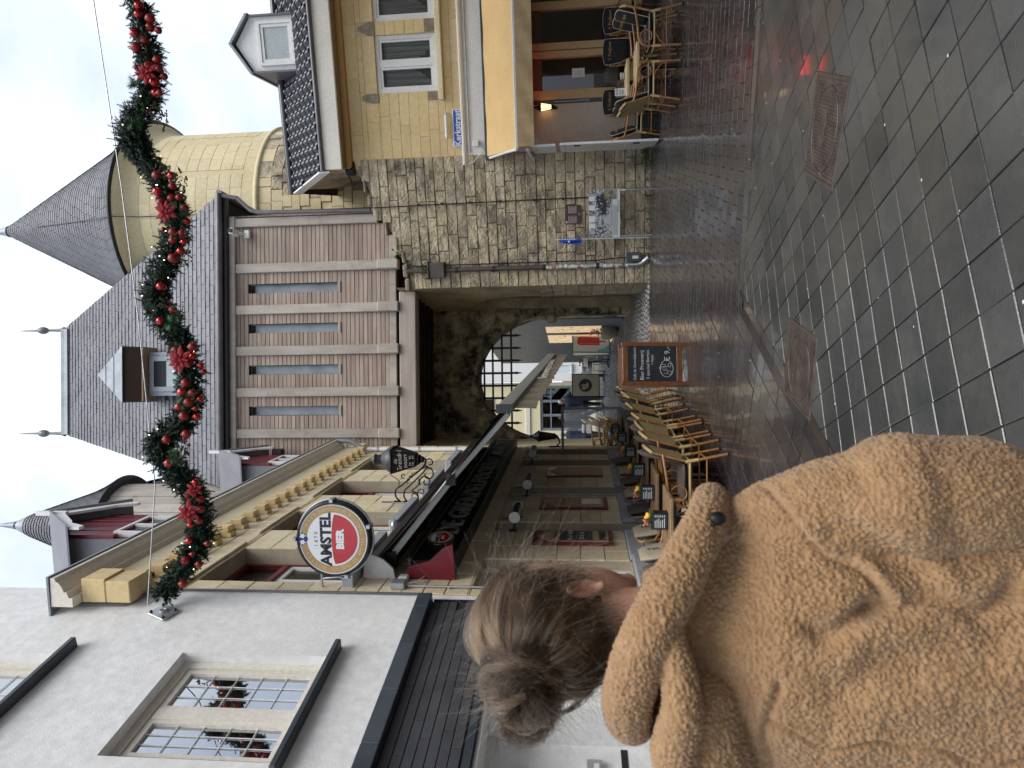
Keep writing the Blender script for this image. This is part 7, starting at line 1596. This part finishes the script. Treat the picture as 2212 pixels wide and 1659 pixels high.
# locks: each gathers strands from a patch of scalp into one tress towards the bun
locks=0
while locks<330:
    d0=rh_.normal(0,1,3); d0/=np.linalg.norm(d0); y,z=d0[1],d0[2]
    if (y>.26 and z<.42) or z<-.72 or (y>-.05 and z<-.45 and abs(d0[0])>.6): continue
    locks+=1; lift=rh_.uniform(.001,.016)*rh_.uniform(.5,1.3); sw=rh_.normal(0,.010,3); endo=rh_.normal(0,.011,3); wv=rh_.uniform(0,6.3,3); am=rh_.uniform(.001,.006)
    hl=.15+.55*max(0,z)+.25*max(0,d0[0])+rh_.normal(0,.30); tone=2 if hl>.72 else (1 if hl>.12 else 0); spread=rh_.uniform(.05,.12)  # lighter at crown and right: bleached locks, with light and shade painted in
    for q in range(52):
        d=d0+rh_.normal(0,spread,3); d/=np.linalg.norm(d)
        if (abs(d[0])>.80 and -.60<d[2]<-.28 and -.25<d[1]<.25): continue
        ang=math.acos(max(-1,min(1,float(d@tdir)))); pts=[]; fl=rh_.uniform(0,.004); ph=rh_.uniform(0,6.3)
        for k in range(11):
            t=k/10; e=d*math.sin((1-t)*ang)/max(1e-3,math.sin(ang))+tdir*math.sin(t*ang)/max(1e-3,math.sin(ang)); e/=np.linalg.norm(e); b_=math.sin(pi*min(1,t*1.03))
            p=surf(e,.001+fl+lift*b_)+sw*b_+np.sin(wv+t*6)*am*b_+endo*t+np.array((math.sin(ph+t*7),math.cos(ph*2+t*6),math.sin(ph*3+t*8)))*.0011
            pts.append(p)
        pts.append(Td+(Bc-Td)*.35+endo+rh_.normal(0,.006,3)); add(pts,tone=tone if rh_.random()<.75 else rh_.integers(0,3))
# the bun: twisted tresses wound unevenly round its own axis
for L_ in range(64):
    a0=rh_.uniform(0,2*pi); sp=rh_.uniform(1.2,3.2)*rh_.choice([1,1,-1]); q0=rh_.uniform(.012,.060); h0=rh_.uniform(-.040,.026); tilt=rh_.normal(0,.20,2); tone=int(rh_.choice([0,0,0,1,1,2])); tw=rh_.uniform(2,6); lr=rh_.uniform(.006,.013); dq=rh_.normal(0,.008)
    if q0>.045: h0*=.6
    for k in range(105):
        th=rh_.uniform(0,2*pi); m_=lr*math.sqrt(rh_.random())*rh_.uniform(.7,1.6); rw=rh_.normal(0,.003,3); pts=[]
        for j in range(13):
            t=j/12; a=a0+sp*t; q=q0+dq*t+m_*math.cos(th+tw*t); h=h0+m_*math.sin(th+tw*t)+.010*math.sin(a*2+q0*80)
            pts.append(Bc+np.array((q*math.cos(a),-.004+h+tilt[0]*q*math.cos(a)+tilt[1]*q*math.sin(a),q*math.sin(a)))+rh_.normal(0,.0016,3)+rw*math.sin(pi*t))
        add(pts,tone=tone if rh_.random()<.55 else int(rh_.integers(0,2)))
for k in range(700):                                                   # loose ends of the bun
    a=rh_.uniform(0,2*pi); d=np.array((math.cos(a),rh_.uniform(-1,.4),math.sin(a)))+rh_.normal(0,.3,3); d/=np.linalg.norm(d); L=rh_.uniform(.015,.06); s0=Bc+d*.042; cur=rh_.normal(0,.45,3)
    add([s0+d*L*t+cur*L*t*t for t in np.linspace(0,1,6)],.00030,.00008,2 if k%3 else 1)
for k in range(1500):                                                  # wisps off the head and nape
    d=rh_.normal(0,1,3); d/=np.linalg.norm(d)
    if (d[1]>.3 and d[2]<.3) or d[2]<-.85: continue
    L=rh_.uniform(.03,.12)*(1 if d[2]>-.3 else .7); tn=np.cross(d,rh_.normal(0,1,3)); tn/=np.linalg.norm(tn); cur=rh_.normal(0,.65,3); s0=surf(d,.004)
    add([s0+(tn*.8+d*.38)*L*t+cur*L*t*t*.7+np.array((0,0,-.25))*L*t*t for t in np.linspace(0,1,8)],.00024,.00007,int(rh_.choice([1,2,2])))
for k in range(1100):                                                  # soft hair behind the ear and down the neck
    x=rh_.uniform(-.06,.075); s0=np.array((x,-.080+9*x*x,-.050+rh_.uniform(-.025,.02))); dn=np.array((rh_.normal(0,.3),rh_.uniform(-.3,.4),-1)); dn/=np.linalg.norm(dn); L=rh_.uniform(.02,.065); cur=rh_.normal(0,.6,3)
    add([s0+dn*L*t+cur*L*t*t*.7 for t in np.linspace(0,1,6)],.00024,.00006,int(rh_.choice([0,1,1])))
for k in range(260):                                                   # strands falling past the ear and cheek
    s0=surf(np.array((.80,.38+rh_.normal(0,.12),.20+rh_.normal(0,.12))),.004); L=rh_.uniform(.06,.13); cur=rh_.normal(0,.25,3); dn=np.array((.10,rh_.uniform(-.35,.1),-1))
    add([s0+dn*L*t+cur*L*t*t for t in np.linspace(0,1,8)],.00024,.00007,2 if k%2 else 1)
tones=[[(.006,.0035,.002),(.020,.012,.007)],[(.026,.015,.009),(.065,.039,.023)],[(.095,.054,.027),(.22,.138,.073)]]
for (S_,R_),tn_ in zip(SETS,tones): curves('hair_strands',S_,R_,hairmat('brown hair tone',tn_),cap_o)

# --- three passers-by far down the lane
def passer(label,x,y,rz,coatc,trc,hairc,stride,bag=None,h=1.70):
    t=thing('person',label,'person',(x,y,gz(y)),rz); k=h/1.7
    b=MB(); b.ball((0,-.01,1.585*k),(.075,.095,.115),16,12).ball((0,-.10,1.575*k),.016,8,6); limb(b,[(0,0,1.50*k),(0,0,1.40*k)],[.05,.055]); loft(b,[(.85*k,0,0,.15,.10),(1.0*k,0,0,.14,.095),(1.3*k,0,0,.19,.11),(1.42*k,0,0,.10,.07)])
    for s in (-1,1):
        f=stride*s; limb(b,[(s*.09,0,.88*k),(s*.09,-.10*f-.03,.48*k),(s*.09,-.28*f,.09)],[.09,.062,.045]); b.ball((s*.09,-.28*f-.05,.045),(.045,.12,.045),10,8)
        limb(b,[(s*.20,0,1.36*k),(s*.25,.10*f,1.10*k),(s*.25,.12*f-.10,.88*k)],[.052,.042,.034]); b.ball((s*.25,.12*f-.11,.82*k),(.028,.035,.05),8,6)
        for q in range(4): limb(b,[(s*.25,.12*f-.13+.018*q,.80*k),(s*.25,.12*f-.13+.018*q,.74*k)],[.010,.008],6)
        limb(b,[(s*.235,.12*f-.14,.82*k),(s*.23,.12*f-.16,.77*k)],[.011,.009],6)
    o=link('body',remeshed(b,.011,2,'body'),t); o.data.materials.append(PL['skin'])
    c=MB(); loft(c,[(.72*k,0,0,.20,.14),(.9*k,0,0,.195,.135),(1.1*k,0,0,.185,.13),(1.3*k,0,0,.215,.13),(1.40*k,0,0,.16,.10),(1.46*k,0,0,.075,.075)])
    for s in (-1,1): f=stride*s; limb(c,[(s*.205,0,1.36*k),(s*.255,.10*f,1.10*k),(s*.255,.12*f-.09,.90*k)],[.07,.06,.05])
    o=link('jacket',remeshed(c,.014,2,'jacket'),t); o.data.materials.append(coatc)
    p=MB()
    for s in (-1,1): f=stride*s; limb(p,[(s*.09,0,.90*k),(s*.09,-.10*f-.03,.48*k),(s*.09,-.28*f,.10)],[.11,.082,.068])
    o=link('trousers',remeshed(p,.014,2,'trousers'),t); o.data.materials.append(trc)
    for s in (-1,1): part('shoe',MB().ball((s*.09,-.28*stride*s-.05,.05),(.052,.135,.05),12,8),'shoe',t)
    hh=MB(); hh.ball((0,.012,1.605*k),(.086,.10,.115),16,12); hh.f=[f for f in hh.f if not(sum(hh.v[i][1] for i in f)/len(f)<-.025 and sum(hh.v[i][2] for i in f)/len(f)<1.655*k)]; hh.sm=[True]*len(hh.f); part('hair',hh,hairc,t)
    for s in (-1,1): part('eye',MB().ball((s*.028,-.098,1.60*k),.010,8,6),'shoe',t)
    return t
navyc=mat('navy jacket',(.025,.03,.07),.8); darkc=mat('charcoal coat',(.03,.032,.035),.85,(.05,.05,.055),6); blu=mat('slate blue jacket',(.06,.07,.12),.8); wh_=mat('white hair',(.62,.6,.58),.7); br_=mat('brown hair',(.10,.06,.035),.6)
passer('passer-by in a navy jacket with white hair walking towards the gate',-.70,26.2,R(10),navyc,PL['trousers'],wh_,.5)
passer('passer-by in a charcoal coat striding across the lane behind the glass screen',-1.25,25.7,R(70),darkc,darkc,br_,1.0)
passer('grey haired passer-by in a slate blue jacket at the pale house corner',-1.92,25.3,R(150),blu,PL['trousers'],wh_,.4)
bg_=thing('tote_bag','white bag with dark stripes carried by the grey haired passer-by','bag',(-1.68,25.2,gz(25.2)+.5)); part('sack',MB().bbox(-.17,.17,-.07,.07,0,.36,.03),'white',bg_); part('stripe',MB().bbox(-.174,.174,-.074,.074,.2,.28,.01),'black',bg_); part('handle',MB().tube([(-.1,0,.36),(-.06,0,.5),(.06,0,.5),(.1,0,.36)],.01,6),'black',bg_)
# lettering to real meshes
dg=bpy.context.evaluated_depsgraph_get(); dg.update(); cache={}
for o in [o for o in SC.objects if o.type=='FONT']:
    k=o.data.name
    if k not in cache: cache[k]=bpy.data.meshes.new_from_object(o.evaluated_get(dg)); cache[k].name='lettering'
    n=bpy.data.objects.new('lettering',cache[k]); COL.objects.link(n); n.parent=o.parent; n.matrix_basis=o.matrix_basis.copy()
    if o.parent is not None and o.parent.parent is not None and o.parent.parent.parent is not None: n.parent=o.parent
    bpy.data.objects.remove(o)
for o in SC.objects:
    if 'used' in o: del o['used']
